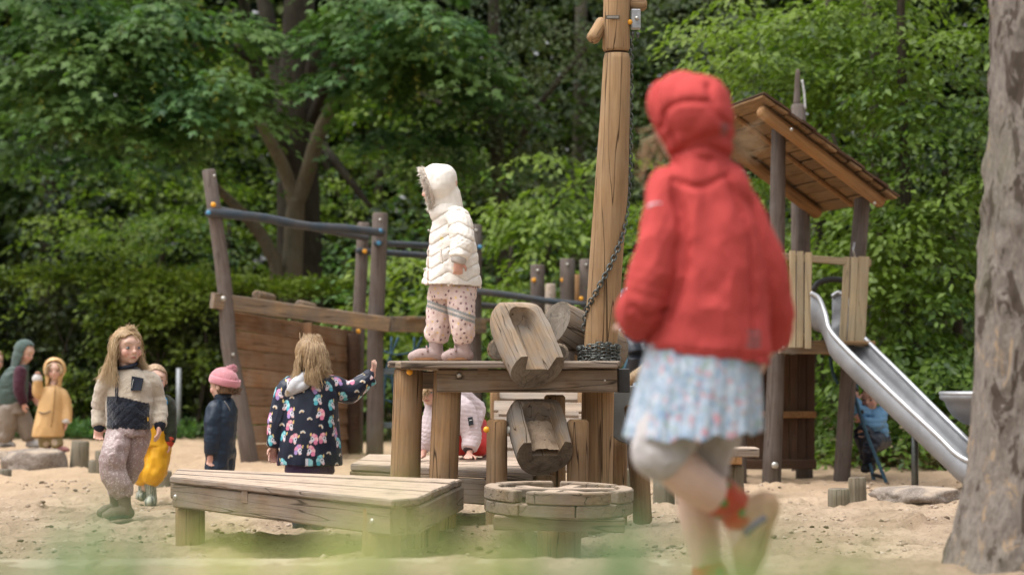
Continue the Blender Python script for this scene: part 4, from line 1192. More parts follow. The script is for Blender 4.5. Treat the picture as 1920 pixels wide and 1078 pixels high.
# ------------------------------------------------------------------ carved tipping troughs
def trough(name, p_back, p_front, width, parent, roll=0.0, sandfill=True, hollow=True, mat=None):
    """half log with a scooped channel: closed round back, open front lip"""
    p_back, p_front = Vector(p_back), Vector(p_front)
    Ln = (p_front - p_back).length
    M = frame(p_back, p_front, (0, 0, 1)) @ Matrix.Rotation(roll, 4, 'Z')
    # local: z along the axis, y 'up' side is found from frame (t = w x s)
    R = width / 2
    nz, na = 22, 28
    zs = np.linspace(0, 1, nz)
    V = []; 
    for z in zs:
        rr = R * (1 - 0.45 * max(0, (0.22 - z) / 0.22) ** 2.2) * (0.97 + .03 * math.cos(z * 5))
        for k in range(na):
            a = -math.pi / 2 + 2 * math.pi * k / na   # start at the bottom
            x, y = rr * math.cos(a), rr * math.sin(a)
            topcut = rr * 0.62
            y = min(y, topcut)
            V.append([x, y, z * Ln])
    V = np.array(V)
    if hollow:
        # push the vertices of the flat top down to form the channel
        zz = V[:, 2] / Ln
        hw = R * 0.56
        edge = np.clip((zz - 0.20) / 0.10, 0, 1)
        # channel half-width narrows towards the round back
        lim = hw * np.sqrt(np.clip(1 - np.clip((0.42 - zz) / 0.24, 0, 1) ** 2, 0, 1))
    me_faces = []
    # grid built separately for the top so that the channel has its own vertices
    nu = 41
    def sec(z):
        rr = R * (math.sqrt(max(0.02, 1 - .93 * max(0, (0.30 - z) / 0.30) ** 2.4))) * (1 + .05 * math.sin(z * 3.0))
        top = rr * 0.55
        xe = math.sqrt(max(1e-6, rr * rr - top * top))
        pts = []
        a0 = math.atan2(top, xe)
        for k in range(17):                                  # outer skin, right rim under to left rim
            a = a0 - (math.pi + 2 * a0) * k / 16
            pts.append((rr * math.cos(a), rr * math.sin(a)))
        w = R * 0.52
        zb = 0.19
        f = 1.0 if hollow else 0.0
        cl = np.clip((z - zb) / 0.20, 0, 1)
        w *= math.sqrt(max(0.0, 1 - (1 - cl) ** 2)) if z > zb else 0.0
        dep = f * R * 0.62 * (np.clip((z - zb) / 0.12, 0, 1) ** .6 if z > zb else 0.0)
        w = min(w, xe - R * .12)
        for u in np.linspace(-1, 1, nu):                      # top from the left rim to the right rim
            x = u * xe * .985
            q = abs(x) / max(w, 1e-4)
            d = 0.0
            if w > 1e-3 and q < 1.12:
                d = dep * float(np.clip((1.12 - q) / 0.24, 0, 1))
            pts.append((x, top - d))
        return pts
    zs = np.concatenate([np.linspace(0, .06, 6)[:-1], np.linspace(.06, .42, 34), np.linspace(.42, 1, 14)[1:]])
    V = [(x, y, z * Ln) for z in zs for (x, y) in sec(z)]
    m = 17 + nu
    V = np.array(V)
    V += (fbm(V, 16.0, 3, 9) * .006)[:, None] * np.array([1, 1, 0])
    Fq = []
    for i in range(len(zs) - 1):
        for j in range(m):
            a = i * m + j; b = i * m + (j + 1) % m
            Fq.append((a, a + m, b + m, b))
    Fq.append(tuple(range(m))); Fq.append(tuple(range((len(zs) - 1) * m, len(zs) * m))[::-1])
    me = mesh_np(name, V, Fq, mat or W_CARVE, True)
    me.materials.append(E_GREY)
    fl = np.ones(len(me.polygons), bool); fl[-2:] = False; me.polygons.foreach_set('use_smooth', fl)
    me.polygons[len(me.polygons) - 1].material_index = 1
    bm = bmesh.new(); bm.from_mesh(me); bmesh.ops.recalc_face_normals(bm, faces=bm.faces)
    bm.to_mesh(me); bm.free()
    try: me.set_sharp_from_angle(angle=math.radians(42))
    except Exception: pass
    o = obj(name, me, parent, M)
    return o, M, Ln, R

M_SANDF = MATS['sand']
def sand_pile(parent, M, z0, z1, w, y, Ln):
    n = 12
    V = []; Fq = []
    for i in range(n):
        for j in range(n):
            u = -1 + 2 * j / (n - 1); f = i / (n - 1)
            V.append((u * w, y + .02 * (1 - u * u) * math.sin(math.pi * (0.2 + 0.6 * f)) + .006 * random.uniform(-1, 1), (z0 + (z1 - z0) * f) * Ln))
    for i in range(n - 1):
        for j in range(n - 1):
            a = i * n + j; Fq.append((a, a + 1, a + n + 1, a + n))
    return put('sand_fill', V, Fq, M_SANDF, parent, M)

def troughs():
    # upper trough, resting over the deck edge
    t = empty('tipping_trough', U(990, 690, 11.6), 'carved log trough tipping over the edge of the high deck', 'trough')
    trough('channel_log', U(956, 574, 11.72), U(1008, 690, 11.44), .265, t)
    # half-log cradle and axle under it
    log('cradle', U(934, 655, 11.85), U(934, 655, 12.1), .055, .055, W_CARVE, t, n=12, flat=E_GREY)
    log('cradle', U(1049, 661, 11.75), U(1049, 661, 12.1), .046, .046, W_CARVE, t, n=12, flat=E_GREY)
    # lower trough on its axle between two posts
    t = empty('tipping_trough', ground_at(1010, 11.6), 'carved log trough with sand in it, hung between two short posts', 'trough')
    o, M, Ln, R = trough('channel_log', U(996, 757, 11.74), U(1022, 851, 11.48), .272, t)
    sand_pile(t, M, .42, .985, R * .50, R * .12, Ln)
    for xa, xb in ((946, 972), (1050, 1068)): log('axle', U(xa, 806, 11.58), U(xb, 806, 11.58), .018, .018, plain('axle_plastic', (.55, .54, .48), .4, .4), t, n=12)
    for (px, w) in ((932, 41), (1084, 42)):
        postpx('post', (px, 786), (px - 2, 1005), 11.58, w, w * .95, W_TAN, t, n=18, bury=.1)
    cap(t, 912, 805, 11.46, None, .015)
    # third trough pointing away behind the mast
    t = empty('tipping_trough', U(1090, 655, 12.1), 'thick carved log lying on the deck behind the mast, blunt end to the left', 'trough')
    trough('channel_log', U(1166, 672, 12.30), U(1040, 606, 12.06), .235, t, roll=2.6, hollow=False)
    # plank ramp and grey dish behind
troughs()

def ramp_wall():
    t = empty('climbing_ramp', (0.25, 14.6, 0), 'pale leaning board ramp behind the lower trough', 'ramp')
    for i in range(7):
        y = 740 + i * 22
        D = 14.8 - i * .09
        plank('ramp_board', U(926, y, D), U(1090, y + 3, D), .105 * .66, .028, W_RAMP, t, up=(0, -1, .55), seg=4)
    for y in (775, 838):
        plank('ramp_cleat', U(935, y, 14.62 - (y - 740) / 22 * .09), U(1085, y + 2, 14.62 - (y - 740) / 22 * .09), .035, .03, W_RAMP, t, up=(0, -1, .55), seg=3)
    for px in (928, 1092):
        postpx('post', (px, 728), (px, 905), 14.75, 18, 18, W_TAN, t)
ramp_wall()

# ------------------------------------------------------------------ slotted sand wheel
def sand_wheel():
    c = U(1048, 912, 11.0); R = 140 * 11.0 / FPX
    t = empty('sand_turntable', (c.x, c.y, gz(c.x, c.y)), 'round slotted wooden sand turntable on a thick post', 'turntable')
    zt = c.z
    tilt = Matrix.Translation((c.x, c.y, zt)) @ Matrix.Rotation(math.radians(1.6), 4, 'X') @ Matrix.Rotation(math.radians(1.2), 4, 'Y')
    def arc(r0, r1, a0, a1, z0, z1, nm, mat):
        k = max(2, int((a1 - a0) / 9))
        an = [math.radians(a0 + (a1 - a0) * i / k) for i in range(k + 1)]
        prism(nm, [(r1 * math.cos(a), r1 * math.sin(a)) for a in an] + [(r0 * math.cos(a), r0 * math.sin(a)) for a in reversed(an)], z0, z1, mat, t, .006, tilt)
    # upper rim blocks with gaps
    gaps = [(-98, -18), (-13, 42), (47, 100), (105, 160), (165, 222), (227, 257)]
    for a0, a1 in ((-128 + 0, -113), ):
        pass
    for a0, a1 in ((-117, -47), (-40, 28), (34, 88), (94, 150), (156, 233)):
        arc(R * .80, R, a0, a1, -.056, 0, 'rim_block', W_BEAM)
    # lower ring of short staves
    for k in range(8):
        arc(R * .74, R * .995, k * 45 + 12.4, k * 45 + 56.6, -.114, -.058, 'stave', W_BEAM)
    # spokes
    for a, zz in ((12, 0), (72, -.004), (132, -.008)):
        q = math.radians(a)
        M = tilt @ Matrix.Rotation(q, 4, 'Z')
        prism('spoke', [(-R * .78, -.035), (R * .78, -.035), (R * .78, .035), (-R * .78, .035)], -.05 + zz, -.006 + zz, W_DECK, t, .006, M)
    # carrier beams and post
    for yy in (-.19, .15):
        prism('carrier', [(-R * .86, yy - .045), (R * .86, yy - .045), (R * .86, yy + .045), (-R * .86, yy + .045)], -.180, -.116, W_BEAM, t, .006, tilt)
    for px in (1023, 1036):
        knob('bolt', U(px, 962, c.y - .25), (0, -1, 0), .01, M_BOLT, t, .01)
    log('hub_post', (c.x, c.y, -.25), (c.x, c.y, zt - .182), .10, .10, W_TAN, t)
sand_wheel()

# ------------------------------------------------------------------ right of the mast: posts, dish, net ball
def side_bits():
    t = empty('sand_chute', ground_at(1175, 12.6), 'two rough posts carrying a grey round metal dish right of the mast', 'sand chute')
    postpx('post', (1156, 812), (1156, 960), 12.9, 40, 38, W_TAN, t)
    postpx('post', (1190, 758), (1203, 945), 12.35, 36, 40, W_TAN, t, bury=.1)
    c = U(1186, 778, 12.75); r = .155
    V, Fq = ring_mesh([(0, 0, 0), (0, 0, .006), (0, 0, .012)], [(r, 0, 0), (r, 0, 0), (r * .97, 0, 0)], [(0, r, 0), (0, r, 0), (0, r * .97, 0)], 32)
    put('dish', V, Fq, plain('dish_metal', (.20, .20, .19), .55, .5, .5, nscale=8, namt=.2), t, Matrix.Translation(c) @ Matrix.Rotation(math.radians(84), 4, 'X'), smooth=False)
    # rope net dome at the back
    c = U(1250, 690, 19.4)
    n = empty('rope_net', (c.x, c.y, 0), 'blue rope climbing net seen between the mast and the red jacket', 'climbing net')
    R = .75
    for k in range(9):
        a = math.pi * (k + .5) / 9
        tube('net_rope', [(c.x - R * math.cos(a) * math.sin(q), c.y - R * math.sin(a) * math.sin(q), max(.03, .1 + 1.05 * math.cos(q))) for q in np.linspace(0.05, 1.65, 7)], .013, M_ROPE, n, 6, 4)
    for q in (.45, .75, 1.05, 1.3, 1.55):
        tube('net_rope', [(c.x - R * math.cos(a) * math.sin(q), c.y - R * math.sin(a) * math.sin(q), .1 + 1.05 * math.cos(q)) for a in np.linspace(0, math.pi, 9)], .013, M_ROPE, n, 6, 4)
    # thick hemp rope
    o = empty('thick_rope', U(1210, 740, 17.5), 'thick twisted hemp rope slung right of the mast', 'rope')
    Pc = smoothpath([U(1176, 716, 17.6), U(1200, 700, 17.4), U(1235, 678, 17.2), U(1300, 660, 17.1), U(1380, 690, 17.0)], 14)
    for ph in range(3):
        s_ = np.linspace(0, 1, len(Pc))
        off = np.column_stack([0 * s_, np.cos(s_ * 60 + ph * 2.094), np.sin(s_ * 60 + ph * 2.094)]) * .022
        V, Fq = tube_np(Pc + off, .026, 7)
        put('strand', V, Fq, M_HEMP, o)
    postpx_t = empty('rope_anchor_post', ground_at(1176, 17.6), 'short log post that holds the thick rope', 'post')
    postpx('shaft', (1172, 708), (1172, 895), 17.65, 30, 30, W_POST, postpx_t)
    o2 = empty('rope_anchor_post', ground_at(1385, 17.0), 'short log post behind the skirt that ends the thick rope', 'post')
    postpx('shaft', (1385, 680), (1385, 905), 17.05, 30, 30, W_POST, o2)
side_bits()

# ------------------------------------------------------------------ hut with roof, and steel slide
def hut():
    t = empty('play_hut', ground_at(1510, 17.6), 'raised wooden play hut with sloping board roof and picket balustrade', 'play hut')
    NU, NL = U(1424, 206, 16.5), U(1655, 382, 16.9)      # near log: upper and lower end
    off = Vector((-.27, 1.35, 0))
    FU, FL = NU + off, NL + off
    postpx('post', (1460, 240), (1446, 905), 17.0, 36, 27, W_POST, t, [(.25, 3, 0), (.4, 5, 0), (.5, 2, 0)], n=16)
    postpx('post', (1505, 372), (1508, 893), 18.25, 33, 27, W_POST, t)
    postpx('post', (1617, 372), (1578, 905), 17.25, 32, 30, W_POST, t, [(.4, -2, 0)])
    postpx('post', (1385, 320), (1385, 893), 18.3, 30, 28, W_POST, t)
    log('roof_log', NU, NL, .047, .047, W_RLOG, t, [(.5, 0, -.012)], n=14, seg=10, bev=.02)
    log('roof_log', FU, FL, .047, .047, W_RLOG, t, n=12, seg=6, bev=.02)
    sl = (NL - NU).normalized()
    nrm = sl.cross(off.normalized()); nrm = nrm if nrm.z > 0 else -nrm
    plank('roof_batten', NU.lerp(FU, .5) + sl * .02 + nrm * .036, NL.lerp(FL, .5) + nrm * .036, .035, .03, W_RLOG, t, up=nrm)
    nb = 11
    Lr = (NL - NU).length + .10
    for i in range(nb):
        p = NU - sl * .06 + sl * (Lr * (i + .5) / nb) + nrm * (.062 + .004 * (i % 2))
        e = random.uniform(-.02, .03)
        plank('roof_board', p - off * (.07 + e), p + off * (1.07 + e * .5), Lr / nb - .010, .018, W_ROOF, t, up=nrm, seg=3, wob=.005)
    for i in range(nb):
        p = NU - sl * .06 + sl * (Lr * (i + .5) / nb) + nrm * (.082 + .008 * (i % 2))
        plank('roof_board', p - off * (.085 + .02 * random.random()), p + off * 1.1, Lr / nb + .01, .014, W_WALL, t, up=nrm, seg=3, wob=.006)
    # mast behind the roof
    postpx('post', (1497, 196), (1500, 890), 18.9, 33, 28, W_POST, t)
    postpx('post_tip', (1496, 130), (1494, 200), 18.9, 14, 8, W_POST, t, bury=0)
    tube('pennant_rope', [U(1504, 150, 18.85), U(1508, 175, 18.85), U(1510, 205, 18.85)], .009, plain('pale_rope', (.5, .5, .5), .8), t, 6)
    # deck
    zc = U(1500, 643, 16.85).z
    p0 = U(1461, 650, 16.85); p1 = U(1566, 651, 16.95)
    plank('deck_beam', p0, p1, .05, .095, W_GUN, t, seg=5)
    q0 = U(1462, 650, 16.9)
    for i in range(6):
        y = 16.95 + i * .22
        plank('deck_board', Vector((p0.x - .45, y + .09, zc)), Vector((p1.x + .28, y + .09, zc)), .21, .03, W_ROOF, t)
    plank('deck_beam', U(1466, 655, 17.0), U(1400, 650, 18.1), .05, .1, W_GUN, t)
    plank('deck_beam', U(1580, 655, 17.3), U(1545, 652, 18.3), .05, .1, W_ROOF, t)
    cap(t, 1468, 650, 16.81, M_BOLT, .014)
    # pickets
    for px, top, bot in ((1485, 470, 651), (1500, 471, 651), (1515, 473, 653)):
        plank('picket', U(px, bot, 16.80), U(px + 1, top, 16.80), .048, .022, W_PICK, t, up=(0, -1, 0), seg=3, wob=.004)
    for px, top, bot in ((1585, 482, 640), (1600, 482, 646), (1617, 481, 650)):
        plank('picket', U(px - 5, bot, 16.98), U(px + 3, top, 16.98), .05 if px < 1610 else .075, .022, W_PICK, t, up=(0, -1, 0), seg=3, wob=.004)
    plank('picket_rail', U(1464, 481, 16.85), U(1632, 493, 17.03), .05, .03, W_PICK, t, up=(0, -1, 0))
    plank('picket_rail', U(1464, 630, 16.85), U(1520, 632, 16.88), .05, .03, W_PICK, t, up=(0, -1, 0))
    tube('arched_rail', [U(1524, 545, 18.0), U(1535, 530, 18.0), U(1560, 524, 18.0), U(1585, 527, 18.0), U(1600, 540, 18)], .022, M_BLACK, t, 8)
    tube('grip', [U(1602, 455, 17.15), U(1600, 470, 17.1), U(1604, 485, 17.15)], .008, M_STEEL2, t, 6)
    # board wall below the deck
    for i in range(9):
        px = 1392 + i * 16
        plank('wall_board', U(px, 868, 18.05), U(px, 664, 18.05), .062, .022, W_WALL, t, up=(0, -1, 0), seg=2)
    plank('wall_rail', U(1390, 777, 18.0), U(1530, 777, 18.0), .05, .03, W_RLOG, t, up=(0, -1, 0))
    plank('wall_rail', U(1390, 870, 17.98), U(1530, 870, 17.98), .07, .04, W_WALL, t, up=(0, -1, 0))
    for px, py, D in ((1515, 776, 18.18), (1511, 873, 18.17), (1511, 384, 18.17)):
        cap(t, px, py, D, None, .02)
    cap(t, 1453, 872, 16.9, M_BOLT, .026)
    cap(t, 1484, 243, 16.43, M_BOLT, .012); cap(t, 1640, 381, 16.8, M_BOLT, .012)
hut()

def slide():
    t = empty('slide', ground_at(1700, 16.2), 'stainless steel slide running down from the hut to the right', 'slide')
    # rails: near and far rim through photo points, floor hangs between
    near = [U(1520, 549, 16.78), U(1536, 560, 16.76), U(1548, 590, 16.7), U(1556, 618, 16.62), U(1585, 652, 16.5), U(1640, 705, 16.28), U(1700, 762, 16.05), U(1760, 818, 15.82), U(1795, 852, 15.68), U(1830, 868, 15.55), U(1880, 872, 15.4)]
    far = [U(1560, 556, 17.2), U(1576, 549, 17.18), U(1596, 575, 17.12), U(1609, 618, 17.04), U(1635, 648, 16.93), U(1690, 702, 16.72), U(1745, 757, 16.5), U(1795, 806, 16.3), U(1822, 830, 16.2), U(1855, 842, 16.1), U(1900, 846, 16)]
    A = smoothpath(near, 7); B = smoothpath(far, 7)
    n = len(A)
    V = []; 
    sec = [(0, 0.0), (0.0, -.10), (0.04, -.155), (0.12, -.175), (0.5, -.178), (0.88, -.175), (0.96, -.155), (1.0, -.10), (1.0, 0.0)]
    m = len(sec)
    dep = np.interp(np.linspace(0, 1, n), [0, .2, .35, 1], [1.45, 1.35, 1.05, 1.0])
    for i in range(n):
        for (u, d) in sec:
            p = A[i] * (1 - u) + B[i] * u
            V.append((p[0], p[1], p[2] + d * dep[i]))
    Fq = [(i * m + j, i * m + j + 1, (i + 1) * m + j + 1, (i + 1) * m + j) for i in range(n - 1) for j in range(m - 1)]
    o = put('chute', V, Fq, M_STEEL, t)
    md = o.modifiers.new('thick', 'SOLIDIFY'); md.thickness = .008; md.offset = 0
    for nm, P in (('rim', A), ('rim', B)):
        Vt, Ft = tube_np(P, .017, 8); put(nm, Vt, Ft, M_STEEL2, t)
    for (px, py) in ((1715, 800),):
        q = U(px, py, 16.3); 
        log('support', (q.x, q.y, -.05), (q.x, q.y, q.z - .02), .025, .025, M_IRON, t, n=8, seg=2)
    # steel basin of the water play, partly behind the trunk
    b = empty('steel_basin', ground_at(1830, 16.0), 'stainless steel basin with a rounded belly beside the big trunk', 'basin')
    C, R = [], []
    c = U(1845, 737, 16.0); r0 = .285
    prof = [(r0, 0), (r0, -.035), (r0 - .03, -.05), (r0 - .045, -.09), (r0 - .085, -.15), (r0 - .15, -.195), (r0 - .23, -.212)]
    V, Fq = ring_mesh([(0, 0, z) for r, z in prof], [(r, 0, 0) for r, z in prof], [(0, r, 0) for r, z in prof], 36, None, False)
    o = put('bowl', V, Fq, M_STEEL, b, Matrix.Translation(c))
    md = o.modifiers.new('thick', 'SOLIDIFY'); md.thickness = .006
    a = np.linspace(0, 2 * math.pi, 40)
    Vt, Ft = tube_np(np.column_stack([c.x + r0 * np.cos(a), c.y + r0 * np.sin(a), 0 * a + c.z]), .012, 6, False); put('rim', Vt, Ft, M_STEEL2, b)
    log('pedestal', (c.x, c.y, -.05), (c.x, c.y, c.z - .205), .07, .06, M_STEEL, b, n=12, seg=2)
slide()

# ------------------------------------------------------------------ rope ladder beside the slide
def ladder():
    t = empty('rope_ladder', ground_at(1650, 17.6), 'dark rope ladder hanging from the hut under the slide', 'rope ladder')
    for a, b in (((1585, 680, 17.5), (1665, 912, 17.1)), ((1602, 690, 17.7), (1640, 905, 17.3))):
        tube('side_rope', [U(*a), U((a[0] * .5 + b[0] * .5) - 6, (a[1] + b[1]) / 2, (a[2] + b[2]) / 2), U(*b)], .013, M_ROPE, t, 6)
    for f in (.2, .4, .6, .78, .93):
        p = U(1585, 680, 17.5).lerp(U(1665, 912, 17.1), f); q = U(1602, 690, 17.7).lerp(U(1640, 905, 17.3), f)
        log('rung', p, q, .014, .014, M_BLACK, t, n=8, seg=2)
    tube('hang_rope', [U(1556, 668, 17.3), U(1562, 700, 17.3), U(1572, 720, 17.3)], .012, M_ROPE, t, 6)
ladder()

# ------------------------------------------------------------------ stumps, palisade, bench, boulders
def stump(px, ytop, ybot, D, w, label, lean=0, name='log_stump', group=None):
    b = ground_at(px, D)
    t = empty(name, b, label, 'stump', group)
    p1 = U(px + lean, ytop, D)
    r = w / 2 * D / FPX
    log('shaft', (b.x, b.y, min(b.z, U(px, ybot, D).z) - .12), (p1.x, p1.y, p1.z), r * 1.02, r * .98, W_STUMP, t, n=16, seg=4, flat=E_GREY, bev=.008, rough=.05)
stump(1573, 915, 950, 14.4, 42, 'short squat stump in front of a taller one below the slide')
stump(1607, 894, 938, 14.7, 34, 'taller narrow stump right behind the squat one below the slide')
stump(148, 826, 873, 19.3, 36, 'grey-green leaning post stump beside the child in the yellow coat', lean=3)
stump(178, 862, 876, 18.4, 24, 'very low stump peeping out of the sand left of the walking girl')
stump(192, 844, 882, 18.2, 24, 'slim dark stump right behind the walking girl on her left', lean=-2)
stump(8, 879, 897, 17.8, 28, 'flat low stump at the left picture edge')
stump(306, 882, 906, 16.6, 34, 'low stump just left of the low sand table')
stump(1245, 892, 950, 14.5, 42, 'left stump of the row behind the bare shin')
stump(1287, 897, 955, 14.4, 38, 'middle stump of the row behind the bare shin')
stump(1325, 905, 960, 14.3, 34, 'right stump of the row behind the bare shin')
stump(1162, 878, 902, 15.2, 44, 'low broad stump seen just right of the sand wheel posts')

def bench():
    t = empty('log_bench', ground_at(1370, 15.6), 'small bench of one thick plank on short logs right of the skirt', 'bench')
    D = 15.6
    plank('seat', U(1300, 846, D), U(1419, 847, D), .30, .055, W_DECK, t, seg=4)
    plank('bearer', U(1340, 862, D - .05), U(1388, 862, D - .05), .2, .05, W_RLOG, t)
    postpx('leg', (1377, 871), (1377, 915), D, 36, 34, W_STUMP, t)
    postpx('leg', (1320, 871), (1320, 915), D + .05, 36, 34, W_STUMP, t)
bench()

s = NT('granite')
v = s.objvec((1, 1, 1), rand=False)
n1 = s.n('ShaderNodeTexNoise', Vector=(v, 0), Scale=9.0, Detail=8.0, Roughness=0.7)
n2 = s.n('ShaderNodeTexNoise', Vector=(v, 0), Scale=90.0, Detail=3.0)
c = s.mix(s.ramp(n1, [(.35, 0), (.65, 1)]), (.14, .11, .09), (.30, .25, .21))
c = s.mix(s.ramp(n2, [(.5, 0), (.7, .5)]), c, (.5, .46, .42))
g = s.n('ShaderNodeNewGeometry'); sx = s.n('ShaderNodeSeparateXYZ'); s.link(g, 'Normal', sx, 0)
nn = s.n('ShaderNodeTexNoise', Vector=(v, 0), Scale=5.0, Detail=4.0)
mm = s.n('ShaderNodeMath', _operation='MULTIPLY'); s.link(s.ramp((sx, 2), [(.5, 0), (.9, 1)]), 0, mm, 0); s.link(s.ramp(nn, [(.45, 0), (.6, .7)]), 0, mm, 1)
c = s.mix(mm, c, (.50, .39, .29))
s.color(c, .85, .25); s.bump(n1, .6, .03)
GRANITE = s.m
def boulder(name, c, r, label, seed, flatten=1.0, mat=None):
    bm = bmesh.new(); bmesh.ops.create_icosphere(bm, subdivisions=4, radius=1.0)
    V = np.array([v.co[:] for v in bm.verts])
    d = 1 + .25 * fbm(V, 1.2, 2, seed) + .16 * fbm(V, 2.8, 2, seed + 1) + .07 * fbm(V, 8, 3, seed + 2)
    V = V * d[:, None]
    V[:, 2] = np.where(V[:, 2] > .55 * flatten, .55 * flatten + (V[:, 2] - .55 * flatten) * .35, V[:, 2])
    for v, q in zip(bm.verts, V): v.co = (q[0] * r[0], q[1] * r[1], q[2] * r[2])
    me = bpy.data.meshes.new(name); bm.to_mesh(me); bm.free()
    me.materials.append(mat or GRANITE)
    me.polygons.foreach_set('use_smooth', np.ones(len(me.polygons), bool))
    o = obj(name, me, None, Matrix.Translation(c))
    return tag(o, label, 'boulder')
def boulders():
    b = U(50, 875, 19.2)
    boulder('boulder', (b.x + .05, b.y, .03), (.25, .30, .20), 'rough sand-dusted boulder under the two children at the left', 3)
    b = U(-22, 872, 20.0)
    boulder('boulder', (b.x, b.y, .0), (.24, .4, .17), 'lower broad boulder running out of the left picture edge', 5)
    b = U(1722, 948, 14.9)
    boulder('boulder', (b.x, b.y, .03), (.28, .32, .10), 'flat reddish-grey boulder half buried below the slide', 8)
    b = U(882, 945, 12.3)
    boulder('boulder', (b.x, b.y, -.03), (.14, .25, .08), 'pale grey stone slab between the low table and the sand wheel', 11)
    b = U(1478, 950, 14.2)
    boulder('boulder', (b.x, b.y, .0), (.035, .03, .025), 'tiny dark pebble on the sand right of the shoe', 12)
boulders()
# ------------------------------------------------------------------ figure tools
_tmp = bpy.data.scenes.new('tmp_build')
_tvl = _tmp.view_layers[0]

def unite(prims, voxel=0.005, smooth=3):
    """closed, overlapping pieces -> one continuous surface; returns V, quads/tris list, N"""
    Vs, Fs, n = [], [], 0
    for V, Fq in prims:
        Vs.append(np.asarray(V, float)); Fs += [tuple(i + n for i in f) for f in Fq]; n += len(V)
    me = bpy.data.meshes.new('u'); me.from_pydata(np.vstack(Vs).tolist(), [], Fs); me.update()
    bm = bmesh.new(); bm.from_mesh(me); bmesh.ops.recalc_face_normals(bm, faces=bm.faces); bm.to_mesh(me); bm.free()
    ob = bpy.data.objects.new('u', me); _tmp.collection.objects.link(ob)
    m = ob.modifiers.new('r', 'REMESH'); m.mode = 'VOXEL'; m.voxel_size = voxel; m.use_smooth_shade = True
    if smooth:
        m = ob.modifiers.new('s', 'SMOOTH'); m.factor = 0.5; m.iterations = smooth
    _tvl.update()
    ev = ob.evaluated_get(_tvl.depsgraph)
    out = bpy.data.meshes.new_from_object(ev)
    bpy.data.objects.remove(ob); bpy.data.meshes.remove(me)
    return out

def vn(me):
    n = len(me.vertices)
    V = np.empty(n * 3); me.vertices.foreach_get('co', V)
    N = np.empty(n * 3); me.vertex_normals.foreach_get('vector', N) if hasattr(me, 'vertex_normals') else me.vertices.foreach_get('normal', N)
    return V.reshape(-1, 3), N.reshape(-1, 3)

def setv(me, V):
    me.vertices.foreach_set('co', np.asarray(V, np.float32).ravel()); me.update()

def paint(me, C):
    """C (n,3) linear colours"""
    at = me.color_attributes.new('Col', 'FLOAT_COLOR', 'POINT')
    C4 = np.ones((len(me.vertices), 4), np.float32); C4[:, :3] = np.clip(C, 0, 1)
    at.data.foreach_set('color', C4.ravel())

def cutmesh(me, mask):
    """drop the vertices where mask is true"""
    bm = bmesh.new(); bm.from_mesh(me); bm.verts.ensure_lookup_table()
    bmesh.ops.delete(bm, geom=[bm.verts[int(i)] for i in np.nonzero(mask)[0]], context='VERTS')
    bm.to_mesh(me); bm.free()

def finish(name, me, mat, parent, solid=0.0):
    me.name = name
    me.materials.clear(); me.materials.append(mat)
    me.polygons.foreach_set('use_smooth', np.ones(len(me.polygons), bool))
    o = obj(name, me, parent)
    if solid:
        md = o.modifiers.new('thick', 'SOLIDIFY'); md.thickness = solid; md.offset = -1
    return o

def ell(c, r, R=None, nu=20, nv=12):
    """ellipsoid, R = 3x3 axes (columns)"""
    V, F = [], []
    for i in range(nv + 1):
        ph = math.pi * (i + 0.02) / (nv + 0.04)
        for j in range(nu):
            th = 2 * math.pi * j / nu
            V.append((r[0] * math.sin(ph) * math.cos(th), r[1] * math.sin(ph) * math.sin(th), r[2] * math.cos(ph)))
    for i in range(nv):
        for j in range(nu):
            a = i * nu + j; b = i * nu + (j + 1) % nu
            F.append((a, b, b + nu, a + nu))
    F.append(tuple(range(nu - 1, -1, -1))); F.append(tuple(range(nv * nu, nv * nu + nu)))
    V = np.array(V)
    if R is not None: V = V @ np.asarray(R, float).T
    return V + np.asarray(tuple(c), float), F

def limb(pts, radii, n=14, k=6, e=None):
    """rounded tapering tube through the points"""
    P = smoothpath(pts, k) if len(pts) > 2 else np.linspace(np.asarray(tuple(pts[0])), np.asarray(tuple(pts[1])), 7)
    R = np.interp(np.linspace(0, 1, len(P)), np.linspace(0, 1, len(radii)), radii)
    e = (.3 if R[-1] > .033 else 1.0) if e is None else e
    T0 = P[0] - P[1]; T0 /= np.linalg.norm(T0) + 1e-9
    T1 = P[-1] - P[-2]; T1 /= np.linalg.norm(T1) + 1e-9
    caps0 = [(P[0] + T0 * R[0] * math.sin(a), R[0] * math.cos(a)) for a in (1.35, .9, .45)]
    caps1 = [(P[-1] + T1 * e * R[-1] * math.sin(a), R[-1] * math.cos(a)) for a in (.45, .9, 1.35)]
    PP = np.vstack([[c for c, _ in caps0], P, [c for c, _ in caps1]])
    RR = np.concatenate([[r for _, r in caps0], R, [r for _, r in caps1]])
    T = np.vstack([[-T0] * 3, np.gradient(P, axis=0), [T1] * 3]); T /= np.linalg.norm(T, axis=1)[:, None] + 1e-12
    ref = np.array([0, 0, 1.0]) if abs(T[:, 2]).mean() < 0.8 else np.array([0, 1.0, 0])
    A = np.cross(T, ref); A /= np.linalg.norm(A, axis=1)[:, None] + 1e-12
    B = np.cross(T, A)
    return ring_mesh(PP, A * RR[:, None], B * RR[:, None], n)

def trunk(rings, n=28, k=5, sup=2.3):
    """rings: (centre, yaw_deg, half width, half depth) from bottom to top; smoothed loft"""
    C = np.array([tuple(r[0]) for r in rings], float); q = np.array([(r[1], r[2], r[3]) for r in rings], float)
    A = smoothpath(C, k); Q = smoothpath(q, k)
    y = np.radians(Q[:, 0])
    Uv = np.column_stack([np.cos(y), np.sin(y), 0 * y]) * Q[:, 1][:, None]
    Vv = np.column_stack([-np.sin(y), np.cos(y), 0 * y]) * Q[:, 2][:, None]
    return ring_mesh(A, Uv, Vv, n, sup)

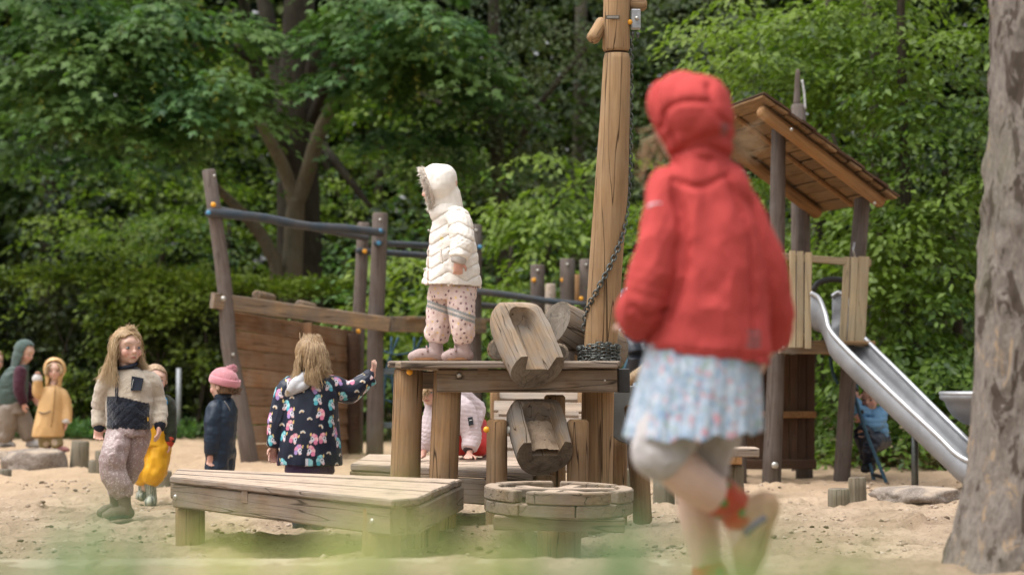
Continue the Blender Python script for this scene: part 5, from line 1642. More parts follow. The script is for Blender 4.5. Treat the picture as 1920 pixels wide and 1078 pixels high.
def hframe(f, u=(0, 0, 1)):
    f = Vector(f).normalized(); u = Vector(u)
    r = f.cross(u).normalized(); u = r.cross(f).normalized()
    return np.array([tuple(r), tuple(f), tuple(u)]).T      # columns: right, forward, up

def headprims(c, R, s):
    c = np.asarray(tuple(c), float)
    def at(x, y, z): return c + s * (R @ np.array([x, y, z]))
    P = [ell(at(0, -.06, .08), (.375 * s, .45 * s, .41 * s), R),
         ell(at(0, .06, -.17), (.29 * s, .33 * s, .31 * s), R),
         ell(at(0, .23, -.36), (.12 * s, .11 * s, .09 * s), R),
         ell(at(0, .28, .12), (.26 * s, .12 * s, .15 * s), R),
         ell(at(0, .405, -.115), (.055 * s, .075 * s, .06 * s), R),
         ell(at(0, .38, -.03), (.035 * s, .05 * s, .09 * s), R),
         ell(at(0, .335, -.265), (.105 * s, .06 * s, .05 * s), R)]
    for q in (-1, 1):
        P.append(ell(at(.17 * q, .22, -.15), (.13 * s, .13 * s, .13 * s), R))
        P.append(ell(at(.375 * q, -.06, -.07), (.035 * s, .07 * s, .1 * s), R))
    return P

def handprims(w, d, pn, th, s=1.0, curl=0.35, spread=0.12):
    """w wrist, d pointing dir, pn palm normal (the way fingers curl), th thumb side (+1/-1 along d x pn)"""
    w = np.asarray(tuple(w), float); d = np.asarray(tuple(d), float); d /= np.linalg.norm(d)
    pn = np.asarray(tuple(pn), float); pn = pn - d * (pn @ d); pn /= np.linalg.norm(pn)
    sd = np.cross(d, pn) * th
    R = np.array([sd, d, pn]).T
    P = [limb([w - d * .015 * s, w + d * .02 * s], [.019 * s, .021 * s], 10), ell(w + d * .034 * s, (.027 * s, .034 * s, .014 * s), R)]
    for k, (o, L) in enumerate(((.019, .036), (.0065, .042), (-.0065, .039), (-.019, .031))):
        a = sd * o * s * 1.02
        dirk = d + sd * spread * (o / .02)
        b0 = w + d * .054 * s + a
        b1 = b0 + (dirk * math.cos(curl * .6) + pn * math.sin(curl * .6)) * L * .5 * s
        b2 = b1 + (dirk * math.cos(curl * 1.8) + pn * math.sin(curl * 1.8)) * L * .55 * s
        P.append(limb([b0 - d * .012 * s, b0, b1, b2], [.0075 * s, .0075 * s, .007 * s, .0055 * s], 8, 3))
    b0 = w + d * .018 * s + sd * .02 * s
    b1 = b0 + (d * .6 + sd * .75 + pn * .3) * .026 * s
    b2 = b1 + (d * .9 + sd * .25 + pn * .4) * .024 * s
    P.append(limb([b0, b1, b2], [.0095 * s, .0085 * s, .006 * s], 8, 3))
    return P

SKIN = vcol('skin', 0.5, 0.35, namt=0.08, sss=0.12, bump=0.05, bscale=300, bdist=.001)
EYE = vcol('eye', 0.35, 0.4, namt=0.02)
def skinpaint(me, head, hands, tone=(.62, .395, .305), brow=(.33, .22, .13)):
    V, N = vn(me)
    C = np.tile(np.array(tone), (len(V), 1))
    c, R, s = head
    L = (V - np.asarray(tuple(c))) @ R / s
    front = (L[:, 1] > .12)
    def bl(x, y, rx, ry, p=2.0):
        return np.clip(1.25 - (np.abs((L[:, 0] - x) / rx) ** p + np.abs((L[:, 2] - y) / ry) ** p), 0, 1) * front
    def mixc(w, col):
        nonlocal C
        C = C * (1 - w[:, None]) + np.array(col) * w[:, None]
    for q in (-1, 1):
        mixc(.55 * bl(.19 * q, -.15, .14, .12), (.62, .27, .22))
        mixc(.3 * bl(.155 * q, .0, .11, .06), (.46, .27, .21))
        mixc(.75 * bl(.16 * q, .105, .10, .022), brow)
    mixc(.35 * bl(0, -.115, .06, .05), (.62, .28, .22))
    mixc(.9 * bl(0, -.268, .105, .034), (.50, .17, .15))
    mixc(.9 * bl(0, -.268, .095, .010), (.20, .05, .05))
    for h in hands:
        w = np.clip(1 - np.linalg.norm(V - np.asarray(tuple(h)), axis=1) / .10, 0, .6)
        mixc(w, (.62, .29, .23))
    paint(me, C)

def eyes(parent, head, gaze, iris=(.16, .22, .26)):
    c, R, s = head
    gz_ = np.asarray(tuple(gaze), float); gz_ /= np.linalg.norm(gz_)
    for q in (-1, 1):
        p = np.asarray(tuple(c)) + s * (R @ np.array([.155 * q, .315, -.015]))
        V, F = ell(p, (.060 * s, .05 * s, .034 * s), R, 18, 12)
        me = mesh_np('eye', V, F, None, True)
        d = (V - p) / (.066 * s)
        f = R[:, 1] * .8 + gz_ * .5; f /= np.linalg.norm(f)
        a = d @ f
        lat = d - a[:, None] * f
        r = np.linalg.norm(lat, axis=1)
        C = np.where((r < .26)[:, None], (.01, .01, .01), np.where((r < .58)[:, None], iris, (.40, .35, .33)))
        up = (V - p) @ R[:, 2] / (.034 * s)
        C = np.where((up > .62)[:, None], (.10, .06, .045), C)
        paint(me, C)
        finish('eye', me, EYE, parent)

def folds(V, N, amp, scale, st=(1, 1, 1), seed=0, sharp=1.0):
    n = fbm(V * np.asarray(st), scale, 3, seed)
    r = (1 - np.abs(n) * 2.2)
    r = np.sign(r) * np.abs(r) ** sharp
    return V + N * (amp * (r - .35))[:, None]

def cloth(name, prims, mat, parent, color, voxel=.005, smooth=3, fold=(.004, 9.0, (1, 1, .7), 1), fine=None, deform=None, pattern=None, cut=None, solid=0.0):
    """garment: united volumes + folds + dye/print"""
    me = unite(prims, voxel, smooth)
    V, N = vn(me)
    if deform is not None: V = deform(V, N); setv(me, V); V, N = vn(me)
    if fold: V = folds(V, N, *fold)
    if fine: V = folds(V, N, *fine)
    setv(me, V)
    if cut is not None:
        cutmesh(me, cut(V)); V, N = vn(me)
    C = np.tile(np.array(color, float), (len(V), 1)) if not callable(color) else color(V, N)
    if pattern is not None: C = pattern(V, N, C)
    paint(me, C)
    return finish(name, me, mat, parent, solid)

def pickpts(V, n, mind, seed):
    rng = np.random.default_rng(seed)
    idx = []
    for i in rng.permutation(len(V))[:n * 14]:
        if all(np.sum((V[i] - V[j]) ** 2) > mind * mind for j in idx):
            idx.append(i)
            if len(idx) >= n: break
    return idx

def dots(V, C, n, mind, r, cols, seed=1):
    for k, i in enumerate(pickpts(V, n, mind, seed)):
        d = np.linalg.norm(V - V[i], axis=1)
        C[d < r] = cols[k % len(cols)]
    return C

HAIRM = {}
def hairmat(name, c0, c1):
    if name in MATS: return MATS[name]
    s = NT(name)
    g = s.n('ShaderNodeNewGeometry')
    r = s.ramp((g, 'Random Per Island'), [(0, c0), (1, c1)])
    s.color(r, .45, .4)
    MATS[name] = s.m
    return s.m

def strands(name, paths, mat, parent, r=.0022, n=4):
    """paths: list of (m,3) arrays of equal m -> one hair mesh of fine tapering locks"""
    Vs, Fs, k = [], [], 0
    for P in paths:
        m = len(P)
        R = r * np.interp(np.linspace(0, 1, m), [0, .15, .7, 1], [.7, 1, .9, .15])
        V, F = tube_np(P, R, n, False)
        Vs.append(V); Fs += [tuple(i + k for i in f) for f in F]; k += len(V)
    return put(name, np.vstack(Vs), Fs, mat, parent)

def flow(rng, head, roots, falls, n, m=10, jit=.01, wave=.006):
    """locks from scalp roots (local head coords) through the way points given in world space"""
    c, R, s = head
    out = []
    for _ in range(n):
        i = rng.integers(len(roots))
        t = rng.random()
        a = np.asarray(roots[i]); 
        p0 = np.asarray(tuple(c)) + s * (R @ (a + rng.normal(0, .05, 3)))
        w = [p0]
        for F in falls[i]:
            q0, q1 = np.asarray(tuple(F[0])), np.asarray(tuple(F[1]))
            w.append(q0 * (1 - t) + q1 * t + rng.normal(0, jit, 3))
        P = smoothpath(w, max(2, m // (len(w) - 1)))
        ph = rng.random() * 6
        P[:, 0] += wave * np.sin(np.linspace(0, 5, len(P)) + ph) * np.linspace(0, 1, len(P))
        out.append(P)
    return out

def boot(parent, heel, toe, top, mat, solemat, color, s=1.0, shaft=.045, width=.034, name='boot', h=.0, fold=(.002, 20, (1, 1, 1), 3)):
    """boot between heel and toe points (on the sole), leg entering at top"""
    heel, toe, top = Vector(heel), Vector(toe), Vector(top)
    d = (toe - heel); L = d.length; d.normalize()
    up = (top - heel); up = (up - d * up.dot(d)).normalized()
    def a(f, z): return heel + d * (L * f) + up * z * s
    w = width * s
    prims = [limb([a(.08, .026), a(.35, .03), a(.7, .026), a(.92, .02)], [w * .92, w, w * 1.05, w * .75], 14),
             limb([a(.16, .03), (a(.2, .06) + top) / 2, top], [w * .98, shaft * s * .92, shaft * s], 14)]
    o = cloth(name, prims, mat, parent, color, .005, 3, fold)
    sl = []
    n = 20
    sd = d.cross(up).normalized()
    C = []
    pts = []
    for k in range(n):
        t = 2 * math.pi * k / n
        x = .5 - .53 * math.cos(t); y = math.sin(t) * (w * 1.02) * (0.86 + .2 * x)
        pts.append(heel + d * (L * x) + sd * y)
    V = [tuple(p) for p in pts] + [tuple(p + up * .014 * s) for p in pts]
    F = [tuple(range(n - 1, -1, -1)), tuple(range(n, 2 * n))] + [(i, (i + 1) % n, n + (i + 1) % n, n + i) for i in range(n)]
    put('sole', V, F, solemat, o, smooth=False)
    return o

def person(label, prims, head, hands, tone=(.66, .43, .335), voxel=.0045, brow=(.33, .22, .13), group=None):
    me = unite(prims, voxel, 2)
    skinpaint(me, head, hands, tone, brow)
    o = finish('person', me, SKIN, None)
    return tag(o, label, 'child', group)

def bodyprims(J, b, head, hand=None, handopts=None, legs=True):
    """slim body inside the clothes. J: neck, shA, elA, wrA, (same B), hip, hipA, knA, anA, (toeA), B ..."""
    P = headprims(*head)
    c, R, s = head
    P.append(limb([np.asarray(tuple(c)) + s * (R @ np.array([0, -.08, -.2])), J['neck'], J['chest']], [.04 * b, .038 * b, .05 * b]))
    P.append(limb([J['chest'], (J['chest'] + J['hip']) / 2, J['hip']], [.062 * b, .06 * b, .064 * b]))
    for q in 'AB':
        P.append(limb([J['chest'], J['sh' + q], J['el' + q], J['wr' + q]], [.045 * b, .036 * b, .027 * b, .019 * b]))
        hd, pn, th, curl = handopts[q][:4]
        P += handprims(J['wr' + q], hd, pn, th, b * 1.02, curl, handopts[q][4] if len(handopts[q]) > 4 else .16)
        P.append(limb([J['hip'], J['hip' + q], J['kn' + q], J['an' + q]], [.05 * b, .052 * b, .038 * b, .027 * b]))
        if 'toe' + q in J:
            P.append(limb([J['an' + q], J['toe' + q]], [.026 * b, .02 * b]))
    return P

def groove(V, N, D, lines, depth, width):
    """press seam lines, given as photo-plane polylines at distance D, into the camera side of a garment"""
    px = 960 + V[:, 0] / V[:, 1] * FPX; py = 670 - (V[:, 2] - CAM_H) / V[:, 1] * FPX
    k = D / FPX
    out = np.zeros(len(V))
    for pl in lines:
        pl = smoothpath([(a, b, 0) for a, b in pl], 6)[:, :2]
        d = np.full(len(V), 1e9)
        for a, b in zip(pl[:-1], pl[1:]):
            ab = b - a; t = np.clip(((px - a[0]) * ab[0] + (py - a[1]) * ab[1]) / (ab @ ab + 1e-9), 0, 1)
            d = np.minimum(d, np.hypot(px - a[0] - t * ab[0], py - a[1] - t * ab[1]))
        out = np.maximum(out, np.exp(-(d * k / width) ** 2))
    return V - N * (depth * out * (N[:, 1] < .1))[:, None]

def MJ(D, spec):
    """joint name -> world point from (px, py, dy)"""
    return {k: U(v[0], v[1], D + (v[2] if len(v) > 2 else 0)) for k, v in spec.items()}
# ------------------------------------------------------------------ cloth finishes
C_RAIN = vcol('rain_fabric', .45, .4, bump=.25, bscale=160, bdist=.001, namt=.1)
C_SOFT = vcol('soft_fabric', .85, .2, bump=.4, bscale=260, bdist=.001, sheen=.2, namt=.12)
C_FLEECE = vcol('fleece', .95, .1, bump=1.0, bscale=150, bdist=.006, sheen=.5, namt=.12, nscale=90)
C_KNIT = vcol('knit', .95, .1, bump=.8, bscale=180, bdist=.003, sheen=.4, namt=.15)
C_QUILT = vcol('quilt_fabric', .5, .35, bump=.2, bscale=120, bdist=.001, namt=.06)
C_LEATH = vcol('leather', .6, .35, bump=.3, bscale=120, bdist=.001, namt=.2)
SOLE_DK = plain('sole_dark', (.035, .03, .028), .8, .2)
SOLE_GUM = plain('sole_gum', (.36, .19, .10), .75, .2)
SOLE_GREY = plain('sole_grey', (.22, .22, .2), .8, .2)
BLOND = hairmat('hair_blond', (.34, .22, .105), (.68, .52, .33))
LBROWN = hairmat('hair_light_brown', (.24, .15, .08), (.58, .42, .25))
BROWN = hairmat('hair_brown', (.10, .055, .03), (.26, .15, .08))

def hairshell(parent, head, mat, dy=-.10, sc=1.06, face=.14, low=-.35, name='hair'):
    """scalp-hugging hair volume behind the face"""
    c, R, s = head
    me = unite([ell(np.asarray(tuple(c)) + s * (R @ np.array([0, dy, .09])), (.40 * s * sc, .455 * s * sc, .43 * s * sc), R), ell(np.asarray(tuple(c)) + s * (R @ np.array([0, -.16, -.15])), (.36 * s * sc, .33 * s * sc, .30 * s * sc), R)], .005, 2)
    V, N = vn(me)
    L = (V - np.asarray(tuple(c))) @ R / s
    V = V + N * (.003 * fbm(np.column_stack([L[:, 0] * 60, L[:, 1] * 60, L[:, 2] * 6]), 1.0, 2, 4))[:, None]
    setv(me, V)
    cutmesh(me, ((L[:, 1] > face + .35 * np.clip(L[:, 2] - .12, 0, 1) + (.10 if face > .1 else 0) * (L[:, 2] > .25)) & (L[:, 2] < .40)) | (L[:, 2] < low))
    return finish(name, me, mat, parent, .004)

def shellmat(name, c0, c1):
    s = NT(name)
    v = s.objvec((120, 120, 9), rand=False)
    n = s.n('ShaderNodeTexNoise', Vector=(v, 0), Scale=1.0, Detail=4.0)
    s.color(s.ramp(n, [(.3, c0), (.7, c1)]), .5, .35); s.bump(n, .6, .004)
    return s.m
S_BLOND = shellmat('scalp_blond', (.22, .135, .06), (.45, .30, .16))
S_LBROWN = shellmat('scalp_light_brown', (.16, .095, .045), (.36, .24, .125))
S_BROWN = shellmat('scalp_brown', (.075, .04, .022), (.2, .115, .06))

# ------------------------------------------------------------------ 1 walking girl in the fleece
def fleece_girl():
    D = 13.2; k = D / FPX; b = 1.0
    J = MJ(D, dict(neck=(237, 690), chest=(240, 722), hip=(243, 800), shA=(203, 716, -.02), elA=(188, 765, .03), wrA=(186, 797, .0), shB=(280, 714, .02), elB=(296, 755, .04), wrB=(300, 795, -.03),
                   hipA=(226, 808, -.01), knA=(213, 868, -.10), anA=(232, 940, -.10), hipB=(256, 808, .02), knB=(245, 868, .03), anB=(222, 938, .14)))
    f = Vector((.60, -.80, -.05))
    head = (U(239, 650, D), hframe(f), .205)
    P = bodyprims(J, b, head, handopts=dict(A=((-.05, -.15, -1), (.3, -1, 0), -1, .7), B=((-.1, -.35, -1), (-1, 0, 0), 1, .35)))
    t = person('blond girl walking in a cream fleece jacket with navy band and mauve trousers', P, head, (J['wrA'], J['wrB']))
    eyes(t, head, (.7, -.7, 0), (.20, .27, .32))
    yw = -8
    rings = [(U(242, 803, D), yw, 42 * k, .105), (U(243, 790, D), yw, 43 * k, .11), (U(243, 765, D), yw, 44 * k, .108), (U(243, 740, D), yw, 44 * k, .10), (U(242, 718, D), yw, 43 * k, .085), (U(240, 700, D), yw, 30 * k, .065), (U(239, 688, D), yw, 17 * k, .05)]
    pr = [trunk(rings), limb([J['chest'], J['shA'], J['elA'], J['wrA']], [.055, .054, .049, .040]), limb([J['chest'], J['shB'], J['elB'], J['wrB']], [.055, .054, .049, .040])]
    zb = U(242, 749, D).z
    nav = np.array((.010, .014, .026)); cream = np.array((.50, .425, .34))
    tc = np.asarray(tuple(U(243, 760, D)))
    def is_body(V):
        return (np.abs(V[:, 0] - tc[0]) < 40 * k)
    def dye(V, N):
        C = np.tile(cream, (len(V), 1))
        zz = zb + .02 * np.sin((V[:, 0] - tc[0]) * 14 + 2.6)
        w = is_body(V) & (V[:, 2] < zz)
        C[w] = nav
        zx = U(222, 700, D).x + (U(220, 700, D).x - U(224, 700, D).x) * 0
        C[(np.abs(V[:, 0] - zx) < .0045) & (V[:, 2] > zb - .02) & (N[:, 1] < -.2)] = nav
        C[V[:, 2] > U(239, 692, D).z] = nav
        return C
    def quilt(V, N):
        w = (is_body(V) & (V[:, 2] < zb)).astype(float)
        a = (V[:, 0] - tc[0]); z = V[:, 2]
        q = np.minimum(np.abs(np.sin((a + z) * math.pi / .052)), np.abs(np.sin((a - z) * math.pi / .052)))
        return V + N * (w * .0035 * (np.clip(q, 0, .5) - .25) * 2)[:, None]
    jk = cloth('jacket', pr, C_FLEECE, t, dye, .0045, 3, (.006, 9, (1, 1, 1.7), 2), (.0015, 28, (1, 1, 1), 4), quilt)
    # chest pocket with its zip, cuffs, tag
    pk = [U(247, 705, D - .098), U(268, 709, D - .096), U(264, 732, D - .112), U(245, 732, D - .112)]
    def patch(nm, pts, mat, parent, thick=.006, drop=.03):
        c = sum(pts, Vector()) / len(pts)
        V = [tuple(p) for p in pts] + [tuple(p + Vector((0, drop, 0))) for p in pts]
        n = len(pts)
        return put(nm, V, [tuple(range(n - 1, -1, -1)), tuple(range(n, 2 * n))] + [(i, (i + 1) % n, n + (i + 1) % n, n + i) for i in range(n)], mat, parent, smooth=False)
    NAVY = plain('navy_cloth', (.012, .016, .03), .7, .3, bump=.3)
    po = patch('pocket', pk, NAVY, jk)
    tube('zip', [U(222, 700, D - .066), U(221, 715, D - .086), U(220, 735, D - .097), U(219, 752, D - .101)], .0035, NAVY, jk, 6)
    tube('pocket_zip', [U(250, 711, D - .105), U(248, 721, D - .110), U(247, 728, D - .114)], .002, M_BOLT, jk, 5)
    for q, dd in (('A', (0, 0, -1)), ('B', (0, -.1, -1))):
        p = J['wr' + q]
        V, F = limb([p + Vector((0, 0, .004)), p - Vector((0, 0, .012))], [.034, .031], 12); put('cuff', V, F, NAVY, jk)
    patch('tag', [U(276, 782, D - .085), U(278, 782, D - .083), U(278, 789, D - .085), U(276, 789, D - .087)], plain('tag_gold', (.55, .32, .05), .7), jk)
    cl = smoothpath([U(222, 692, D - .03), U(228, 690, D - .052), U(240, 688, D - .056), U(252, 684, D - .035), U(256, 681, D + .02)], 6)
    V, F = tube_np(cl, .011, 8); put('collar', V, F, NAVY, jk)
    # rain trousers, full and gathered at the boots
    col0 = np.array((.33, .245, .24))
    rg = [(U(241, 815, D), 0, 36 * k, .10), (U(242, 800, D), 0, 36 * k, .095), (U(243, 785, D), 0, 34 * k, .09)]
    pr = [trunk(rg), limb([U(226, 812, D - .01), U(214, 850, D - .10), U(211, 882, D - .11), U(227, 912, D - .10), U(233, 928, D - .10)], [.070, .066, .068, .060, .043]),
          limb([U(256, 812, D + .02), U(250, 850, D + .02), U(240, 882, D + .05), U(228, 908, D + .10), U(216, 928, D + .13)], [.072, .068, .062, .056, .042])]
    def speck(V, N, C):
        rng = np.random.default_rng(3)
        C = C * (1 + .12 * fbm(V, 30, 2, 2))[:, None]
        C[rng.random(len(V)) < .10] = (.60, .53, .50)
        return C
    cloth('trousers', pr, C_RAIN, t, col0, .0045, 2, (.015, 8.5, (1, 1, .6), 5, .65), (.006, 20, (1, 1, .7), 2, .7), pattern=speck)
    z0 = gz(GX(220, D), D)
    bh, bt = U(247, 970, D - .10), U(196, 974, D - .18)
    boot(t, bh, bt, U(232, 928, D - .10), C_LEATH, SOLE_DK, (.15, .10, .068), 1.0, .038, .034, 'boot')
    boot(t, U(226, 962, D + .16), U(186, 968, D + .10), U(218, 930, D + .13), C_LEATH, SOLE_DK, (.14, .095, .065), 1.0, .038, .032, 'boot')
    # hair
    hairshell(t, head, S_BLOND, -.05, 1.05, .16, -.30)
    rng = np.random.default_rng(5)
    c, R, s_ = head
    pth = []
    rootsL = [(-.05, .18, .47), (-.08, .02, .50), (-.10, -.2, .45), (-.25, -.35, .2)]
    fl = [[(U(222, 632, D - .07), U(214, 640, D - .03)), (U(216, 660, D - .09), U(207, 672, D - .05)), (U(214, 690, D - .09), U(198, 695, D - .05)), (U(222, 727, D - .105), U(182, 713, D - .07))],
          [(U(218, 634, D - .03), U(212, 645, D)), (U(212, 660, D - .05), U(206, 675, D + .02)), (U(205, 690, D - .06), U(192, 698, D)), (U(212, 722, D - .09), U(178, 712, D - .04))],
          [(U(216, 640, D), U(214, 650, D + .05)), (U(210, 665, D), U(208, 680, D + .05)), (U(204, 692, D), U(196, 702, D + .05)), (U(200, 718, D - .06), U(186, 716, D + .02))],
          [(U(220, 650, D + .05), U(226, 655, D + .08)), (U(216, 670, D + .06), U(224, 680, D + .08)), (U(212, 695, D + .06), U(222, 700, D + .08)), (U(205, 716, D + .02), U(215, 712, D + .07))]]
    pth += flow(rng, head, rootsL, fl, 820, 12, .008, .010)
    rootsR = [(.08, .1, .48), (.15, -.1, .45), (.3, -.3, .2)]
    fr = [[(U(256, 632, D - .05), U(260, 640, D)), (U(262, 655, D - .01), U(262, 662, D + .04)), (U(268, 676, D + .0), U(264, 680, D + .05)), (U(280, 692, D - .01), U(268, 695, D + .03))],
          [(U(256, 640, D + .02), U(256, 648, D + .06)), (U(262, 664, D + .04), U(258, 670, D + .07)), (U(270, 682, D + .02), U(258, 684, D + .07)), (U(284, 690, D), U(262, 698, D + .06))],
          [(U(248, 648, D + .08), U(240, 652, D + .09)), (U(252, 668, D + .08), U(240, 672, D + .09)), (U(258, 684, D + .07), U(242, 688, D + .09)), (U(264, 694, D + .05), U(245, 700, D + .09))]]
    pth += flow(rng, head, rootsR, fr, 300, 12, .009, .012)
    for _ in range(0):     # fly-away hairs at the crown
        p0 = np.asarray(tuple(U(240, 622, D))) + rng.normal(0, .02, 3)
        pth.append(smoothpath([p0, p0 + np.array([rng.normal(0, .02), 0, .012]), p0 + np.array([rng.normal(0, .045), 0, rng.uniform(-.005, .03)])], 6))
    strands('hair', pth, BLOND, t, .0012)
fleece_girl()

# ------------------------------------------------------------------ 2 toddler in yellow trousers behind her
def yellow_kid():
    D = 14.75; k = D / FPX; b = .82
    J = MJ(D, dict(neck=(293, 736), chest=(292, 757), hip=(285, 825), shA=(268, 757), elA=(262, 790, -.03), wrA=(268, 815, -.05), shB=(312, 757), elB=(318, 795), wrB=(317, 828, -.03),
                   hipA=(272, 830), knA=(272, 870, -.02), anA=(272, 915, 0), hipB=(298, 830), knB=(296, 870, -.02), anB=(283, 915, -.02)))
    head = (U(291, 712, D), hframe((.25, -.95, -.05)), .185)
    P = bodyprims(J, b, head, handopts=dict(A=((0, -.2, -1), (1, 0, 0), -1, .4), B=((0, -.1, -1), (-1, -.2, 0), 1, .5)))
    t = person('toddler in mustard rain trousers and olive jacket half hidden behind the walking girl', P, head, (J['wrA'], J['wrB']))
    eyes(t, head, (.2, -1, 0), (.1, .09, .08))
    pr = [trunk([(U(290, 812, D), 0, 30 * k, .09), (U(290, 790, D), 0, 32 * k, .092), (U(291, 765, D), 0, 31 * k, .085), (U(292, 750, D), 0, 24 * k, .07), (U(293, 740, D), 0, 13 * k, .045)]),
          limb([J['chest'], J['shA'], J['elA'], J['wrA']], [.05, .052, .045, .036]), limb([J['chest'], J['shB'], J['elB'], J['wrB']], [.05, .052, .048, .038])]
    cloth('jacket', pr, C_SOFT, t, (.030, .036, .022), .006, 3, (.005, 12, (1, 1, 1.3), 2))
    for q in 'AB':
        p = J['wr' + q]; V, F = limb([p + Vector((0, 0, .012)), p - Vector((0, 0, .004))], [.037, .032], 12); put('cuff', V, F, plain('red_cuff', (.5, .06, .03), .8), t)
    V, F = limb([U(310, 748, D - .05), U(312, 756, D - .06)], [.010, .010], 8); put('collar_trim', V, F, plain('blue_trim', (.03, .25, .5), .7), t)
    pr = [trunk([(U(286, 835, D), 0, 30 * k, .10), (U(288, 815, D), 0, 28 * k, .095), (U(289, 785, D - .02), 0, 24 * k, .095), (U(289, 756, D - .02), 0, 20 * k, .085)]),
          limb([J['hipA'], U(268, 862, D - .02), U(268, 888, D), U(272, 902, D)], [.075, .075, .07, .055]), limb([J['hipB'], U(293, 862, D - .03), U(287, 885, D - .03), U(281, 900, D - .02)], [.078, .078, .08, .06])]
    cloth('trousers', pr, C_RAIN, t, (.78, .40, .018), .006, 2, (.012, 9, (1, 1, .8), 3, .8))
    st = vcol('striped_rubber', .5, .4, namt=.1)
    for (h, to, tp) in ((U(288, 946, D + .02), U(278, 948, D - .13), U(281, 903, D - .02)), (U(264, 938, D + .1), U(262, 935, D - .03), U(272, 900, D + .02))):
        o = boot(t, h, to, tp, st, SOLE_GREY, (.36, .37, .30), .85, .043, .036, 'boot')
        me = o.data; V, N = vn(me)
        C = np.tile(np.array((.40, .41, .33)), (len(V), 1)); a = np.arctan2(V[:, 1] - tp.y, V[:, 0] - tp.x)
        C[(np.sin(a * 14) > .35)] = (.12, .13, .12)
        me.color_attributes.remove(me.color_attributes['Col']); paint(me, C)
    hairshell(t, head, shellmat('scalp_fair', (.30, .19, .11), (.48, .34, .22)), -.05, 1.02, .12, -.15)
yellow_kid()

